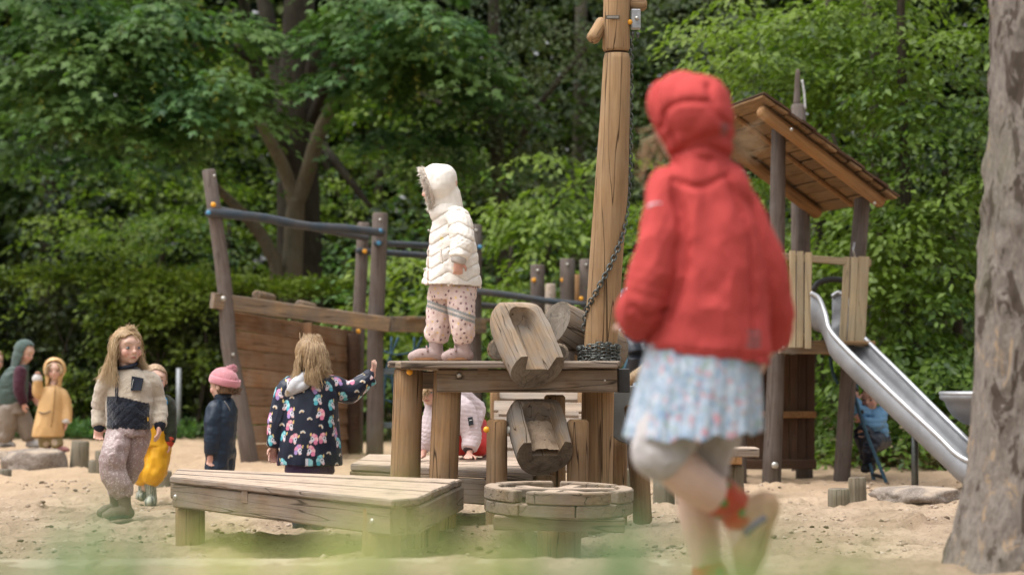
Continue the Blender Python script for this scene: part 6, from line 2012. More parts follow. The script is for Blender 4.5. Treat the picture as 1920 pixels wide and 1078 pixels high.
# ------------------------------------------------------------------ 3 child with the pink bobble hat
def hat_kid():
    D = 14.6; k = D / FPX; b = .84
    J = MJ(D, dict(neck=(421, 740), chest=(418, 765), hip=(413, 845), shA=(402, 770, -.06), elA=(398, 815, -.10), wrA=(396, 850, -.10), shB=(428, 772, .07), elB=(424, 815, .1), wrB=(412, 850, .05),
                   hipA=(408, 850, -.04), knA=(406, 895, -.05), anA=(408, 938, -.04), hipB=(420, 850, .05), knB=(416, 895, .04), anB=(420, 940, .05)))
    head = (U(417, 722, D), hframe((-.86, .42, -.05)), .185)
    P = bodyprims(J, b, head, handopts=dict(A=((-.1, -.1, -1), (.3, -1, 0), -1, .5), B=((-.3, 0, -1), (0, 1, 0), 1, .5)))
    t = person('small child in navy rainsuit and pink knitted bobble hat, seen side-on', P, head, (J['wrA'], J['wrB']))
    eyes(t, head, (-1, -.1, 0), (.1, .09, .08))
    pr = [trunk([(U(413, 860, D), 80, .10, 25 * k), (U(413, 840, D), 80, .105, 26 * k), (U(415, 805, D), 80, .105, 27 * k), (U(418, 775, D), 80, .095, 25 * k), (U(420, 757, D), 80, .07, 20 * k), (U(420, 746, D), 80, .045, 15 * k)]),
          limb([J['chest'], J['shA'], J['elA'], J['wrA']], [.05, .055, .05, .038]), limb([J['chest'], J['shB'], J['elB'], J['wrB']], [.05, .055, .05, .038]),
          limb([J['hipA'], J['knA'], U(408, 925, D - .05)], [.075, .068, .05]), limb([J['hipB'], J['knB'], U(420, 925, D + .05)], [.075, .068, .05])]
    cloth('rainsuit', pr, C_RAIN, t, (.010, .022, .042), .0055, 3, (.008, 10, (1, 1, 1.0), 4, .8))
    tube('piping', [U(421, 752, D - .12), U(428, 762, D - .10), U(432, 772, D - .06)], .003, plain('grey_piping', (.3, .3, .3), .6), t, 5)
    V, F = limb([U(418, 744, D), U(421, 748, D)], [.056, .058], 16); put('collar', V, F, plain('navy_cloth2', (.010, .02, .038), .7), t)
    for (h, to, tp) in ((U(428, 952, D - .05), U(388, 953, D - .09), U(409, 925, D - .05)), (U(440, 956, D + .04), U(405, 957, D), U(420, 927, D + .04))):
        boot(t, h, to, tp, C_RAIN, SOLE_DK, (.065, .10, .20), .9, .043, .038, 'boot')
    # hat: knitted dome, folded brim, pompom
    c, R, s_ = head
    def at(x, y, z): return np.asarray(tuple(c)) + s_ * (R @ np.array([x, y, z]))
    tilt = hframe((-.86, .40, .22))
    me = unite([ell(at(0, -.06, .13), (.44 * s_, .50 * s_, .45 * s_), tilt)], .005, 2)
    V, N = vn(me); L = (V - np.asarray(tuple(c))) @ tilt / s_
    a = np.arctan2(L[:, 0], L[:, 1])
    V = V + N * (.0022 * np.sin(a * 34))[:, None]; setv(me, V)
    cutmesh(me, L[:, 2] < .10)
    V, N = vn(me); paint(me, np.tile(np.array((.62, .27, .30)), (len(V), 1)))
    hat = finish('bobble_hat', me, C_KNIT, t, .008)
    a = np.linspace(0, 2 * math.pi, 40)
    Pb = np.array([at(0, -.06, 0) + s_ * (tilt @ np.array([.445 * math.cos(q), .505 * math.sin(q), .14])) for q in a])
    V, F = ring_mesh(Pb, np.array([tilt @ np.array([.035 * math.cos(q), .035 * math.sin(q), 0]) * s_ for q in a]), np.tile(tilt @ np.array([0, 0, .13 * s_]), (40, 1)), 10, None, False)
    me = mesh_np('brim', V, F, None, True); VV, N = vn(me); paint(me, np.tile(np.array((.62, .26, .30)), (len(VV), 1))); finish('brim', me, C_KNIT, hat)
    rng = np.random.default_rng(2)
    for pc, rr in ((U(429, 698, D), .040), (U(436, 692, D + .02), .030)):
        V, F = ell(pc, (rr * .8,) * 3)
        me = mesh_np('pompom', V, F, None, True); paint(me, np.tile(np.array((.60, .27, .31)), (len(V), 1))); po = finish('pompom', me, C_KNIT, hat)
        pp = []
        for _ in range(260):
            d = rng.normal(0, 1, 3); d /= np.linalg.norm(d)
            pp.append(np.asarray(tuple(pc)) + np.outer(np.array([.6, .85, 1.08]), d) * rr)
        strands('yarn', pp, plain('pink_yarn', (.64, .30, .34), .95, .1, sheen=.4), po, .0035, 3)
    # brown curls at the neck
    pth = []
    for _ in range(120):
        p = at(rng.normal(0, .12), -.42 + rng.normal(0, .04), -.02)
        ph = rng.random() * 6; m = 10; q = np.linspace(0, 1, m)
        L = rng.uniform(.03, .065)
        pth.append(np.column_stack([p[0] + .02 * q + .010 * np.sin(q * 9 + ph), p[1] + .010 * np.cos(q * 9 + ph), p[2] - L * q]))
    strands('hair', pth, BROWN, t, .003)
    hairshell(t, head, S_BROWN, -.1, 1.0, .05, -.3)
hat_kid()

# ------------------------------------------------------------------ 4 girl in the unicorn raincoat, from behind
def unicorn_girl():
    D = 12.65; k = D / FPX; b = .95
    J = MJ(D, dict(neck=(588, 700), chest=(582, 730), hip=(580, 840), shA=(540, 730, -.01), elA=(523, 790, -.02), wrA=(516, 835, -.02), shB=(622, 725, .02), elB=(655, 735, .05), wrB=(696, 708, .08),
                   hipA=(562, 850), knA=(562, 910, .02), anA=(562, 970, 0), hipB=(600, 850), knB=(598, 910, .02), anB=(596, 970, 0)))
    head = (U(585, 668, D), hframe((.25, .95, -.1)), .20)
    P = bodyprims(J, b, head, handopts=dict(A=((-.25, 0, -1), (.6, -.7, 0), 1, .35), B=((.25, .1, 1), (-1, .3, .2), -1, .15, .42)))
    t = person('long-haired girl from behind in a navy raincoat printed with unicorn heads, arm raised', P, head, (J['wrA'], J['wrB']), brow=(.3, .2, .1))
    rings = [(U(581, 871, D), 5, 61 * k, .13), (U(581, 850, D), 5, 60 * k, .13), (U(581, 800, D), 5, 55 * k, .125), (U(582, 760, D), 5, 51 * k, .115), (U(583, 735, D), 5, 50 * k, .10), (U(585, 712, D), 5, 34 * k, .08), (U(587, 697, D), 5, 20 * k, .055)]
    pr = [trunk(rings), limb([J['chest'], J['shA'], J['elA'], J['wrA']], [.06, .065, .058, .042]), limb([J['chest'], J['shB'], J['elB'], J['wrB']], [.06, .062, .060, .043])]
    navy = np.array((.013, .018, .038))
    def print_(V, N, C):
        rng = np.random.default_rng(11)
        fr = np.nonzero(N[:, 1] < .3)[0]
        sub = V[fr]
        used = []
        ids = pickpts(sub, 150, .056, 4)
        up0 = np.array([0, 0, 1.0])
        for kk, i in enumerate(ids):
            c = sub[i]; n = N[fr[i]]
            dd = V - c
            near = np.nonzero(np.sum(dd * dd, axis=1) < .042 ** 2)[0]
            r_ = np.cross(up0, n); r_ /= np.linalg.norm(r_) + 1e-9; u_ = np.cross(n, r_)
            x = dd[near] @ r_; y = dd[near] @ u_
            ang = rng.normal(0, .25); x, y = x * math.cos(ang) - y * math.sin(ang), x * math.sin(ang) + y * math.cos(ang)
            fl = 1 if rng.random() < .5 else -1
            x = x * fl
            def E(cx, cy, rx, ry): return ((x - cx) / rx) ** 2 + ((y - cy) / ry) ** 2 < 1
            big = kk % 3 != 2
            pal = [((.75, .22, .36), (.85, .48, .50)), ((.10, .48, .58), (.35, .70, .74)), ((.45, .30, .62), (.75, .30, .45))][rng.integers(3)]
            col = C[near].copy()
            if big:
                for (cx, cy, rx, ry, q) in ((.010, .016, .012, .013, 0), (.018, .002, .010, .014, 1), (.015, -.014, .011, .012, 0), (.004, .024, .009, .008, 1), (-.006, .022, .006, .006, 0)):
                    m_ = E(cx, cy, rx, ry); col[m_] = pal[q]
                m_ = E(-.002, .002, .0105, .0135) | E(-.008, -.010, .009, .008); col[m_] = (.70, .68, .74)
                m_ = E(-.010, -.015, .007, .005); col[m_] = (.85, .55, .55)
                m_ = E(-.011, .026, .004, .010); col[m_] = (.75, .55, .22)
                m_ = E(-.003, .004, .0042, .0042); col[m_] = (.03, .03, .06)
            else:
                rr = np.hypot(x, y + .006)
                m_ = (rr < .015) & (y > -.006); col[m_] = (.62, .62, .6)
                m_ = (rr < .010) & (y > -.006); col[m_] = (.8, .55, .3)
                m_ = (rr < .006) & (y > -.006); col[m_] = navy
            C[near] = col
        return C
    jk = cloth('raincoat', pr, C_RAIN, t, navy, .0038, 3, (.007, 7.5, (1, 1, .6), 2, .8), None, pattern=print_)
    V, F = limb([J['wrB'] - Vector((.012, .002, -.004)), J['wrB'] + Vector((.004, 0, .002))], [.040, .036], 12); put('cuff', V, F, plain('navy_cuff', (.012, .014, .03), .6), jk)
    # hood lying on the back, grey-white lining turned out
    hp = [U(533, 742, D - .05), U(550, 722, D - .10), U(572, 700, D - .10), U(576, 725, D - .135), U(560, 737, D - .135)]
    A_ = smoothpath([U(536, 744, D - .07), U(550, 722, D - .10), U(566, 702, D - .09)], 6)
    pr = [limb([U(537, 742, D - .06), U(552, 724, D - .10), U(568, 708, D - .085)], [.012, .035, .030]), limb([U(545, 738, D - .09), U(562, 726, D - .11), U(574, 722, D - .105)], [.012, .026, .02])]
    cloth('hood_lining', pr, C_SOFT, jk, (.55, .55, .58), .005, 3, (.003, 14, (1, 1, 1), 2))
    V, F = limb([U(570, 700, D - .06), U(588, 694, D - .085), U(606, 700, D - .06)], [.024, .026, .022], 12)
    me = unite([(V, F)], .004, 2); VV, N = vn(me); C = np.tile(navy, (len(VV), 1)); rng = np.random.default_rng(4); C = dots(VV, C, 14, .022, .008, [(.15, .5, .6), (.75, .4, .5), (.7, .7, .72)], 5); paint(me, C); finish('collar', me, C_RAIN, jk)
    pr = [trunk([(U(580, 885, D), 0, 46 * k, .095), (U(580, 862, D), 0, 46 * k, .10)]), limb([J['hipA'], J['knA'], U(563, 955, D)], [.07, .065, .045]), limb([J['hipB'], J['knB'], U(597, 955, D)], [.07, .065, .045])]
    cloth('trousers', pr, C_RAIN, t, (.085, .05, .12), .006, 2, (.010, 9, (1, 1, .8), 5))
    for x in (560, 596):
        boot(t, U(x, 990, D - .04), U(x + 4, 990, D + .13), U(x + 2, 952, D), C_RAIN, SOLE_DK, (.02, .035, .06), 1, .046, .04, 'boot')
    hairshell(t, head, S_LBROWN, -.08, 1.06, .2, -.42)
    rng = np.random.default_rng(6)
    roots = [(-.15, -.1, .47), (0, -.25, .45), (.15, -.1, .47), (.05, .1, .48)]
    B = D - .10
    fl = [[(U(566, 655, B + .02), U(560, 660, B + .06)), (U(562, 680, B), U(555, 685, B + .06)), (U(560, 705, B), U(552, 702, B + .04)), (U(556, 716, B), U(536, 742, B - .01))],
          [(U(578, 655, B - .01), U(590, 655, B - .01)), (U(574, 680, B - .02), U(590, 682, B - .025)), (U(573, 705, B - .02), U(590, 705, B - .03)), (U(572, 718, B - .03), U(600, 728, B - .035))],
          [(U(600, 655, B + .02), U(612, 662, B + .08)), (U(604, 680, B + .0), U(616, 682, B + .08)), (U(606, 698, B - .01), U(616, 692, B + .06)), (U(612, 708, B - .01), U(622, 697, B + .05))],
          [(U(590, 648, B), U(606, 652, B + .03)), (U(594, 680, B - .02), U(610, 680, B)), (U(594, 700, B - .03), U(610, 695, B)), (U(596, 716, B - .03), U(618, 700, B + .02))]]
    pth = flow(rng, head, roots, fl, 1100, 12, .006, .006)
    for _ in range(10):
        x = rng.uniform(570, 606); pth.append(smoothpath([U(x, 690, B - .03), U(x + 4, 710, B - .035), U(x + rng.uniform(2, 16), 727 + rng.uniform(0, 6), B - .035)], 5))
    strands('hair', pth, LBROWN, t, .0014)
unicorn_girl()

# ------------------------------------------------------------------ 5 white-coated child on the deck
def white_kid():
    D = 11.95; k = D / FPX; b = .9
    J = MJ(D, dict(neck=(836, 392), chest=(846, 420), hip=(852, 535), shA=(856, 408, -.10), elA=(867, 452, -.165), wrA=(859, 488, -.195), shB=(842, 408, .09), elB=(850, 455, .12), wrB=(845, 490, .12),
                   hipA=(856, 545, -.05), knA=(862, 600, -.06), anA=(864, 650, -.06), hipB=(836, 545, .05), knB=(828, 600, .06), anB=(818, 650, .05)))
    head = (U(822, 352, D), hframe((-.92, .35, -.12)), .195)
    P = bodyprims(J, b, head, handopts=dict(A=((.0, 0, -1), (-.2, .8, 0), 1, .9), B=((0, 0, -1), (0, -1, 0), -1, .7)))
    t = person('toddler in hooded cream quilted coat and dotted trousers standing on the high deck', P, head, (J['wrA'], J['wrB']))
    eyes(t, head, (-1, .3, 0))
    cream = np.array((.82, .765, .70))
    yw = 75
    # coat body: side view, front to the left
    rings = [(U(848, 540, D), yw, .15, 54 * k), (U(848, 525, D), yw, .148, 53 * k), (U(848, 495, D), yw, .135, 48 * k), (U(848, 460, D), yw, .12, 42 * k), (U(846, 425, D), yw, .105, 36 * k), (U(841, 402, D), yw, .10, 33 * k), (U(835, 384, D), yw, .08, 28 * k)]
    body = trunk(rings)
    armA = limb([J['chest'], U(859, 410, D - .10), U(867, 452, D - .165), U(860, 481, D - .19)], [.055, .058, .058, .046])
    armB = limb([J['chest'], J['shB'], J['elB'], J['wrB']], [.06, .064, .06, .045])
    zhem = lambda V: U(850, 536, D).z + (V[:, 0] - U(850, 536, D).x) * (-.04)
    ac = np.asarray(tuple(U(850, 450, D)))
    def quilt(V, N):
        arm = (V[:, 1] < D - .125) & (V[:, 0] > U(842, 450, D).x) & (V[:, 2] > U(850, 492, D).z) & (N[:, 1] < .3)
        x = V[:, 0] - ac[0]
        per = .17
        zig = np.abs(((x / per + .12) % 1.0) - .5) * .10
        q = np.abs(np.sin(math.pi * (V[:, 2] - zig) / .060))
        q2 = np.abs(np.sin(math.pi * (V[:, 2] + .5 * np.abs(x - .03)) / .062))
        d = np.where(arm, .004 * q2 ** .5 - .005 * (q2 < .12), .005 * q ** .5 - .005 * (q < .12)) - .002
        return V + N * d[:, None]
    def crease(V, N, C):
        C = C * (1 + .03 * fbm(V, 9, 2, 2))[:, None]
        C = dots(V, C, 7, .035, .010, [(.80, .66, .28)], 9)
        x = V[:, 0] - U(803, 480, D).x
        C[(x < .006) & (x > -.002) & (V[:, 2] < U(803, 412, D).z)] = (.50, .38, .32)
        return C
    coat = cloth('coat', [body, armA, armB], C_QUILT, t, cream, .0045, 2, (.006, 7, (1, 1, 1.2), 3), (.0022, 34, (1, 1, 1), 5), quilt, crease, cut=lambda V: V[:, 2] < zhem(V), solid=.012)
    V, F = limb([J['wrA'] + Vector((.004, 0, .010)), J['wrA'] - Vector((0, 0, .008))], [.039, .036], 14); put('cuff', V, F, plain('knit_cuff', (.50, .46, .43), .9, .1, bump=.5), coat)
    for y in (432, 470, 505, 528):
        knob('press_stud', U(804 - (y > 500) * 8, y, D - .07), (-.8, -.6, 0), .006, M_BOLT, coat, .006)
    # pocket welt
    tube('pocket_welt', [U(826, 466, D - .147), U(827, 480, D - .152), U(829, 494, D - .157)], .006, plain('cream_welt', (.74, .67, .60), .6), coat, 6)
    # hood and its fur
    hp = [ell(U(827, 347, D), (31 * k, .115, 40 * k)), ell(U(833, 340, D), (25 * k, .10, 32 * k)), limb([U(832, 366, D), U(838, 396, D)], [.084, .084]), ell(U(811, 346, D), (26 * k, .10, 36 * k)), ell(U(818, 336, D), (28 * k, .10, 29 * k))]
    f0 = U(799, 352, D).x
    def hcut(V):
        z = (V[:, 2] - U(800, 350, D).z)
        return V[:, 0] < f0 + .02 - .30 * z * 0 - .28 * (z + .02)
    hood = cloth('hood', hp, C_QUILT, coat, cream * 1.0, .0045, 3, (.003, 13, (1, 1, 1), 4), None, None, None, cut=hcut, solid=.010)
    rng = np.random.default_rng(8)
    pth = []
    for _ in range(1500):
        a = rng.uniform(0, 2 * math.pi)
        z = U(800, 355, D).z + math.cos(a) * 36 * k
        x = f0 + .016 - .28 * (z - U(800, 350, D).z + .02)
        p = np.array([x + rng.normal(0, .007), D + math.sin(a) * .092 + rng.normal(0, .005), z])
        d = np.array([-.75 + rng.normal(0, .35), math.sin(a) * .55 + rng.normal(0, .3), math.cos(a) * .55 + rng.normal(0, .35)])
        d /= np.linalg.norm(d)
        L = rng.uniform(.014, .034)
        pth.append(np.array([p, p + d * L * .5, p + d * L + np.array([0, 0, -.006])]))
    fu = strands('fur_trim', pth, hairmat('fur', (.58, .49, .41), (.84, .78, .71)), hood, .0020, 3)
    a = np.linspace(0, 2 * math.pi, 30)
    zz = U(800, 355, D).z + np.cos(a) * 36 * k
    V, F = tube_np(np.column_stack([f0 + .018 - .28 * (zz - U(800, 350, D).z + .02), D + np.sin(a) * .092, zz]), .013, 8, False)
    put('fur_base', V, F, plain('fur_base', (.60, .50, .42), .95, .1, bump=1, bscale=200), hood)
    # dotted trousers
    pr = [trunk([(U(850, 560, D), yw, .10, 40 * k), (U(850, 535, D), yw, .11, 42 * k), (U(850, 515, D), yw, .10, 40 * k)]),
          limb([U(862, 545, D - .05), U(866, 590, D - .07), U(868, 625, D - .07), U(864, 640, D - .06)], [.074, .060, .058, .043]), limb([U(834, 545, D + .04), U(826, 590, D + .05), U(820, 622, D + .05), U(820, 638, D + .05)], [.078, .070, .066, .048])]
    zb = U(850, 586, D).z
    def dotp(V, N, C):
        C = dots(V, C, 420, .024, .0055, [(.14, .06, .08), (.78, .55, .22), (.36, .18, .20)], 3)
        w = V[:, 2] - (V[:, 0] - U(850, 586, D).x) * -.35
        m_ = np.abs(w - zb) < .019
        C[m_] = (.30, .31, .31)
        C[np.abs(w - zb) < .005] = (.62, .54, .50)
        return C
    cloth('trousers', pr, C_RAIN, t, (.74, .575, .53), .0042, 2, (.010, 9.0, (1, 1, .8), 3, .8), (.003, 26, (1, 1, 1), 2), pattern=dotp)
    zt = DZ + .004
    def sp(px, dy, z=0): p = U(px, 670, D + dy); return Vector((p.x, D + dy, zt + z))
    boot(t, sp(881, -.05), sp(833, -.09), sp(864, -.06, .10), C_LEATH, SOLE_GUM, (.40, .29, .27), .9, .042, .037, 'shoe')
    boot(t, sp(829, .05), sp(769, .03), sp(818, .05, .10), C_LEATH, SOLE_GUM, (.42, .31, .29), .9, .042, .037, 'shoe')
    strap = plain('shoe_strap', (.30, .20, .19), .7)
    for (x, dy) in ((846, -.075), (793, .038)):
        for q in (0, 9):
            c0 = sp(x + q, dy, .052 + q * .0016)
            tube('strap', [c0 + Vector((0, -.036, -.022)), c0 + Vector((-.006, 0, .004)), c0 + Vector((0, .036, -.022))], .0045, strap, t, 6)
white_kid()

# ------------------------------------------------------------------ 6 child crawling on the back table
def crawling_kid():
    D = 13.55; k = D / FPX; b = .85
    zt = .315
    def tb(px, dy, z): p = U(px, 670, D + dy); return Vector((p.x, D + dy, zt + z))
    J = dict(neck=U(815, 745, D - .05), chest=U(835, 755, D), hip=U(878, 798, D + .22), shA=U(818, 765, D - .06), elA=U(805, 812, D - .10), wrA=tb(793, -.12, .035), shB=U(868, 768, D - .04), elB=U(884, 815, D - .06), wrB=tb(880, -.12, .035),
             hipA=U(866, 806, D + .22), knA=tb(862, .12, .06), anA=tb(868, .4, .05), hipB=U(892, 808, D + .20), knB=tb(897, .10, .06), anB=tb(905, .40, .05))
    head = (U(806, 728, D - .12), hframe((-.3, -.85, -.3)), .18)
    P = bodyprims(J, b, head, handopts=dict(A=((-.4, -1, -.15), (0, 0, -1), -1, .1), B=((-.1, -1, -.15), (0, 0, -1), 1, .1)))
    t = person('child in pale pink quilted jacket crawling on the back table behind the posts', P, head, (J['wrA'], J['wrB']))
    eyes(t, head, (-.3, -1, -.1))
    pr = [limb([U(822, 752, D - .04), U(848, 752, D + .06), U(880, 780, D + .18)], [.085, .105, .112]), limb([U(840, 770, D + .02), U(880, 790, D + .14)], [.085, .105]), limb([J['chest'], J['shA'], J['elA'], J['wrA'] + Vector((.01, .03, .035))], [.06, .062, .054, .042]), limb([J['chest'], J['shB'], J['elB'], J['wrB'] + Vector((.0, .02, .035))], [.06, .066, .058, .044])]
    def quilt(V, N):
        q = np.abs(np.sin(math.pi * (V[:, 2] + .15 * (V[:, 0] - U(840, 760, D).x)) / .024))
        return V + N * (.0016 * q ** .6 - .0008)[:, None]
    jk = cloth('jacket', pr, C_QUILT, t, (.58, .475, .49), .0042, 3, (.003, 12, (1, 1, 1), 2), None, quilt)
    V = [U(877, 783, D - .115), U(886, 781, D - .112), U(888, 796, D - .118), U(879, 798, D - .12)]
    V = [tuple(p) for p in V] + [tuple(p + Vector((0, .03, 0))) for p in V]
    pa = put('sleeve_patch', V, [(3, 2, 1, 0), (4, 5, 6, 7), (0, 1, 5, 4), (1, 2, 6, 5), (2, 3, 7, 6), (3, 0, 4, 7)], plain('dark_patch', (.02, .025, .03), .5), jk, smooth=False)
    tube('patch_mark', [U(880, 788, D - .122), U(885, 787, D - .120)], .0018, plain('patch_white', (.6, .6, .6), .6), pa, 5)
    for q in 'AB':
        p = J['wr' + q] + Vector((0, .02, .025)); V, F = limb([p + Vector((0, .01, .02)), p], [.040, .035], 12); put('cuff', V, F, plain('dark_cuff', (.05, .035, .04), .8), jk)
    pr = [limb([J['hip'], J['hipA'], J['knA'] + Vector((0, 0, .02))], [.085, .078, .062]), limb([J['hip'], J['hipB'], J['knB'] + Vector((0, 0, .02))], [.085, .078, .062]), limb([J['knA'] + Vector((0, 0, .02)), J['anA'] + Vector((0, 0, .02))], [.06, .05]), limb([J['knB'] + Vector((0, 0, .02)), J['anB'] + Vector((0, 0, .02))], [.06, .05])]
    cloth('trousers', pr, C_RAIN, t, (.55, .030, .025), .006, 2, (.008, 10, (1, 1, 1), 3))
    boot(t, J['anB'] + Vector((.0, .05, .05)), J['anB'] + Vector((.02, .04, -.05)), J['anB'] + Vector((0, -.06, .0)), C_RAIN, plain('sole_yellow', (.6, .6, .1), .7), (.6, .35, .33), .8, .04, .034, 'shoe')
    boot(t, J['anA'] + Vector((.0, .05, .05)), J['anA'] + Vector((.02, .04, -.05)), J['anA'] + Vector((0, -.06, .0)), C_RAIN, plain('sole_yellow', (.6, .6, .1), .7), (.6, .35, .33), .8, .04, .034, 'shoe')
    hairshell(t, head, S_BLOND, -.05, 1.05, .12, -.3)
    rng = np.random.default_rng(4)
    fl = [[(U(800, 728, D - .2), U(796, 738, D - .16)), (U(796, 740, D - .2), U(793, 748, D - .16))], [(U(808, 716, D - .2), U(816, 722, D - .15)), (U(806, 730, D - .22), U(820, 738, D - .15))]]
    strands('hair', flow(rng, head, [(-.2, .2, .4), (.1, .1, .45)], fl, 120, 8, .008, .012), BLOND, t, .0024)
crawling_kid()
# ------------------------------------------------------------------ 7 running girl in the red jacket
C_SHELL = vcol('matte_shell', .85, .12, bump=.3, bscale=220, bdist=.001, namt=.08)
def red_girl():
    D = 5.5; k = D / FPX; b = 1.12
    J = MJ(D, dict(neck=(1303, 300), chest=(1318, 370), hip=(1315, 700), shA=(1258, 360, -.02), elA=(1208, 560, -.06), wrA=(1212, 605, .10), shB=(1366, 360, .04), elB=(1438, 535, .05), wrB=(1440, 640, .14),
                   hipA=(1275, 720, -.04), knA=(1242, 846, -.06), anA=(1374, 948, .03), hipB=(1350, 720, .05), knB=(1302, 885, .12), anB=(1330, 1085, .14),
                   toeA=(1392, 1030, .02), toeB=(1300, 1140, .08)))
    f = Vector((-.78, .60, -.12))
    head = (U(1290, 226, D + .03), hframe(f), .19)
    P = bodyprims(J, b, head, handopts=dict(A=((-.3, .9, .1), (0, 0, -1), 1, .8), B=((-.2, .5, -.8), (-1, 0, 0), -1, .6)))
    c = J['anA']; 
    P.append(limb([J['knA'], U(1290, 893, D - .04), U(1335, 925, D), J['anA']], [.05, .052, .045, .032]))
    P.append(limb([J['knB'], U(1312, 970, D + .14), J['anB']], [.05, .048, .032]))
    t = person('running girl in a red hooded jacket and pale blue flowered skirt close to the camera', P, head, (J['wrA'], J['wrB']), tone=(.72, .50, .42))
    eyes(t, head, f)
    red = np.array((.50, .070, .066))
    yw = 10
    rings = [(U(1328, 696, D), yw, 113 * k, .122), (U(1328, 650, D), yw, 110 * k, .122), (U(1330, 600, D), yw, 106 * k, .118), (U(1330, 500, D), yw, 98 * k, .110), (U(1322, 420, D), yw, 86 * k, .102), (U(1314, 365, D), yw, 72 * k, .092), (U(1308, 325, D), yw, 56 * k, .08), (U(1304, 292, D), yw, 46 * k, .066)]
    pr = [trunk(rings), limb([U(1290, 360, D), J['shA'], U(1232, 460, D - .06), U(1207, 555, D - .07), U(1203, 585, D - .02), U(1210, 598, D + .07)], [.06, .06, .058, .056, .054, .046]),
          limb([U(1360, 360, D), J['shB'], U(1408, 450, D + .03), J['elB'], U(1442, 590, D + .09), U(1440, 630, D + .13)], [.06, .06, .057, .054, .048, .044])]
    hz = U(1326, 668, D)
    def dye(V, N):
        C = np.tile(red, (len(V), 1)) * (1 + .05 * fbm(V, 4, 2, 1))[:, None]
        for i in range(3):
            a, bb = U(1392, 622 + i * 12, D), U(1420, 625 + i * 12, D)
            m_ = (np.abs(V[:, 2] - (a.z + bb.z) / 2) < .0038) & (V[:, 0] > a.x) & (V[:, 0] < bb.x) & (N[:, 1] < 0)
            C[m_] = (.20, .10, .10)
        return C
    def jseam(V, N):
        return groove(V, N, D, [[(1262, 335), (1282, 420), (1285, 510), (1258, 600)], [(1362, 330), (1398, 430), (1410, 540), (1412, 620)], [(1205, 652), (1320, 662), (1440, 672)], [(1262, 335), (1310, 350), (1362, 330)], [(1180, 575), (1215, 590), (1250, 580)]], .011, .008)
    jk = cloth('jacket', pr, C_SHELL, t, dye, .0048, 3, (.016, 5.0, (1, 1, .45), 4, .7), (.006, 14, (1, 1, .7), 6), jseam, cut=lambda V: V[:, 2] < hz.z - .13 * (V[:, 0] - hz.x), solid=.008)
    # pale logo stroke on the sleeve
    pth = smoothpath([U(1215, 388, D - .135), U(1226, 382, D - .135), U(1240, 381, D - .13)], 5)
    V, F = tube_np(pth, np.linspace(.004, .002, len(pth)), 6); put('sleeve_mark', V, F, plain('pale_pink', (.75, .6, .68), .6), jk)
    # hood
    R = head[1]; hc = np.asarray(tuple(U(1300, 222, D)))
    def at(x, y, z): return hc + .205 * (R @ np.array([x, y, z]))
    hp = [ell(U(1306, 210, D), (68 * k, .10, 72 * k)), ell(at(0, .10, .10), (.43 * .205, .36 * .205, .46 * .205), R), ell(U(1320, 226, D + .0), (56 * k, .10, 72 * k)), limb([U(1312, 258, D), U(1310, 298, D)], [.080, .070]), ell(at(0, .28, .18), (.38 * .205, .20 * .205, .32 * .205), R)]
    def hcut(V):
        L = (V - hc) @ R / .205
        return (L[:, 1] > .40 + .10 * L[:, 2]) & (L[:, 2] < .42)
    def seam(V, N):
        L = (V - hc) @ R / .205
        s1 = np.exp(-((L[:, 1] - .16 - .10 * np.sin(L[:, 2] * 3)) / .035) ** 2)
        s2 = np.exp(-((L[:, 0] - .26) / .03) ** 2) * (L[:, 2] > -.2)
        s3 = np.exp(-((L[:, 2] + .36 + .2 * L[:, 1]) / .05) ** 2)
        V = V - N * (.010 * s1 + .009 * s3)[:, None]
        return groove(V, N, D, [[(1240, 240), (1250, 205), (1285, 188), (1335, 190)], [(1330, 158), (1342, 205), (1362, 228), (1386, 236)], [(1256, 292), (1290, 282), (1330, 275), (1372, 292)]], .010, .007)
    def hdye(V, N):
        C = np.tile(red * .98, (len(V), 1))
        p = np.asarray(tuple(U(1359, 242, D - .07)))
        w = (np.abs(V[:, 0] - p[0]) < .010) & (np.abs(V[:, 2] - p[2]) < .014) & (N[:, 1] < 0)
        C[w] = (.30, .10, .10)
        return C
    hood = cloth('hood', hp, C_SHELL, jk, hdye, .0045, 4, (.005, 8, (1, 1, 1), 5, .8), None, seam, cut=hcut, solid=.008)
    # skirt with soft pleats
    n, m = 150, 26
    V = []; 
    for i in range(m):
        f_ = i / (m - 1)
        y = 640 + (815 - 640) * f_
        cx = 1318 - 16 * f_
        hw = (100 + 26 * f_ ** .8) * k; hd = .115 + .045 * f_
        c0 = U(cx, y, D)
        for j in range(n):
            a = 2 * math.pi * j / n
            pl = 1 + f_ * (.035 * math.sin(a * 11 + 1.3 * math.sin(a * 2)) + .018 * math.sin(a * 29 + f_ * 2))
            V.append((c0.x + hw * math.cos(a) * pl, c0.y + hd * math.sin(a) * pl, c0.z + f_ * .006 * math.sin(a * 13) + f_ * .012 * math.cos(a - .5)))
    V = np.array(V)
    F = [(i * n + j, i * n + (j + 1) % n, (i + 1) * n + (j + 1) % n, (i + 1) * n + j) for i in range(m - 1) for j in range(n)]
    me = mesh_np('skirt', V, F, None, True)
    md_ = me
    bm = bmesh.new(); bm.from_mesh(me); bmesh.ops.subdivide_edges(bm, edges=bm.edges, cuts=1, use_grid_fill=True); bm.to_mesh(me); bm.free()
    VV, N = vn(me)
    rng = np.random.default_rng(2)
    base = np.array((.37, .45, .56))
    C = base + (fbm(VV, 60, 2, 1)[:, None] * .10)
    C[fbm(VV, 110, 1, 3) > .30] = (.52, .58, .66)
    C[fbm(VV, 130, 1, 5) > .45] = (.22, .32, .46)
    C[fbm(VV, 120, 1, 8) > .52] = (.58, .30, .34)
    C[fbm(VV, 125, 1, 9) > .58] = (.30, .38, .34)
    paint(me, C)
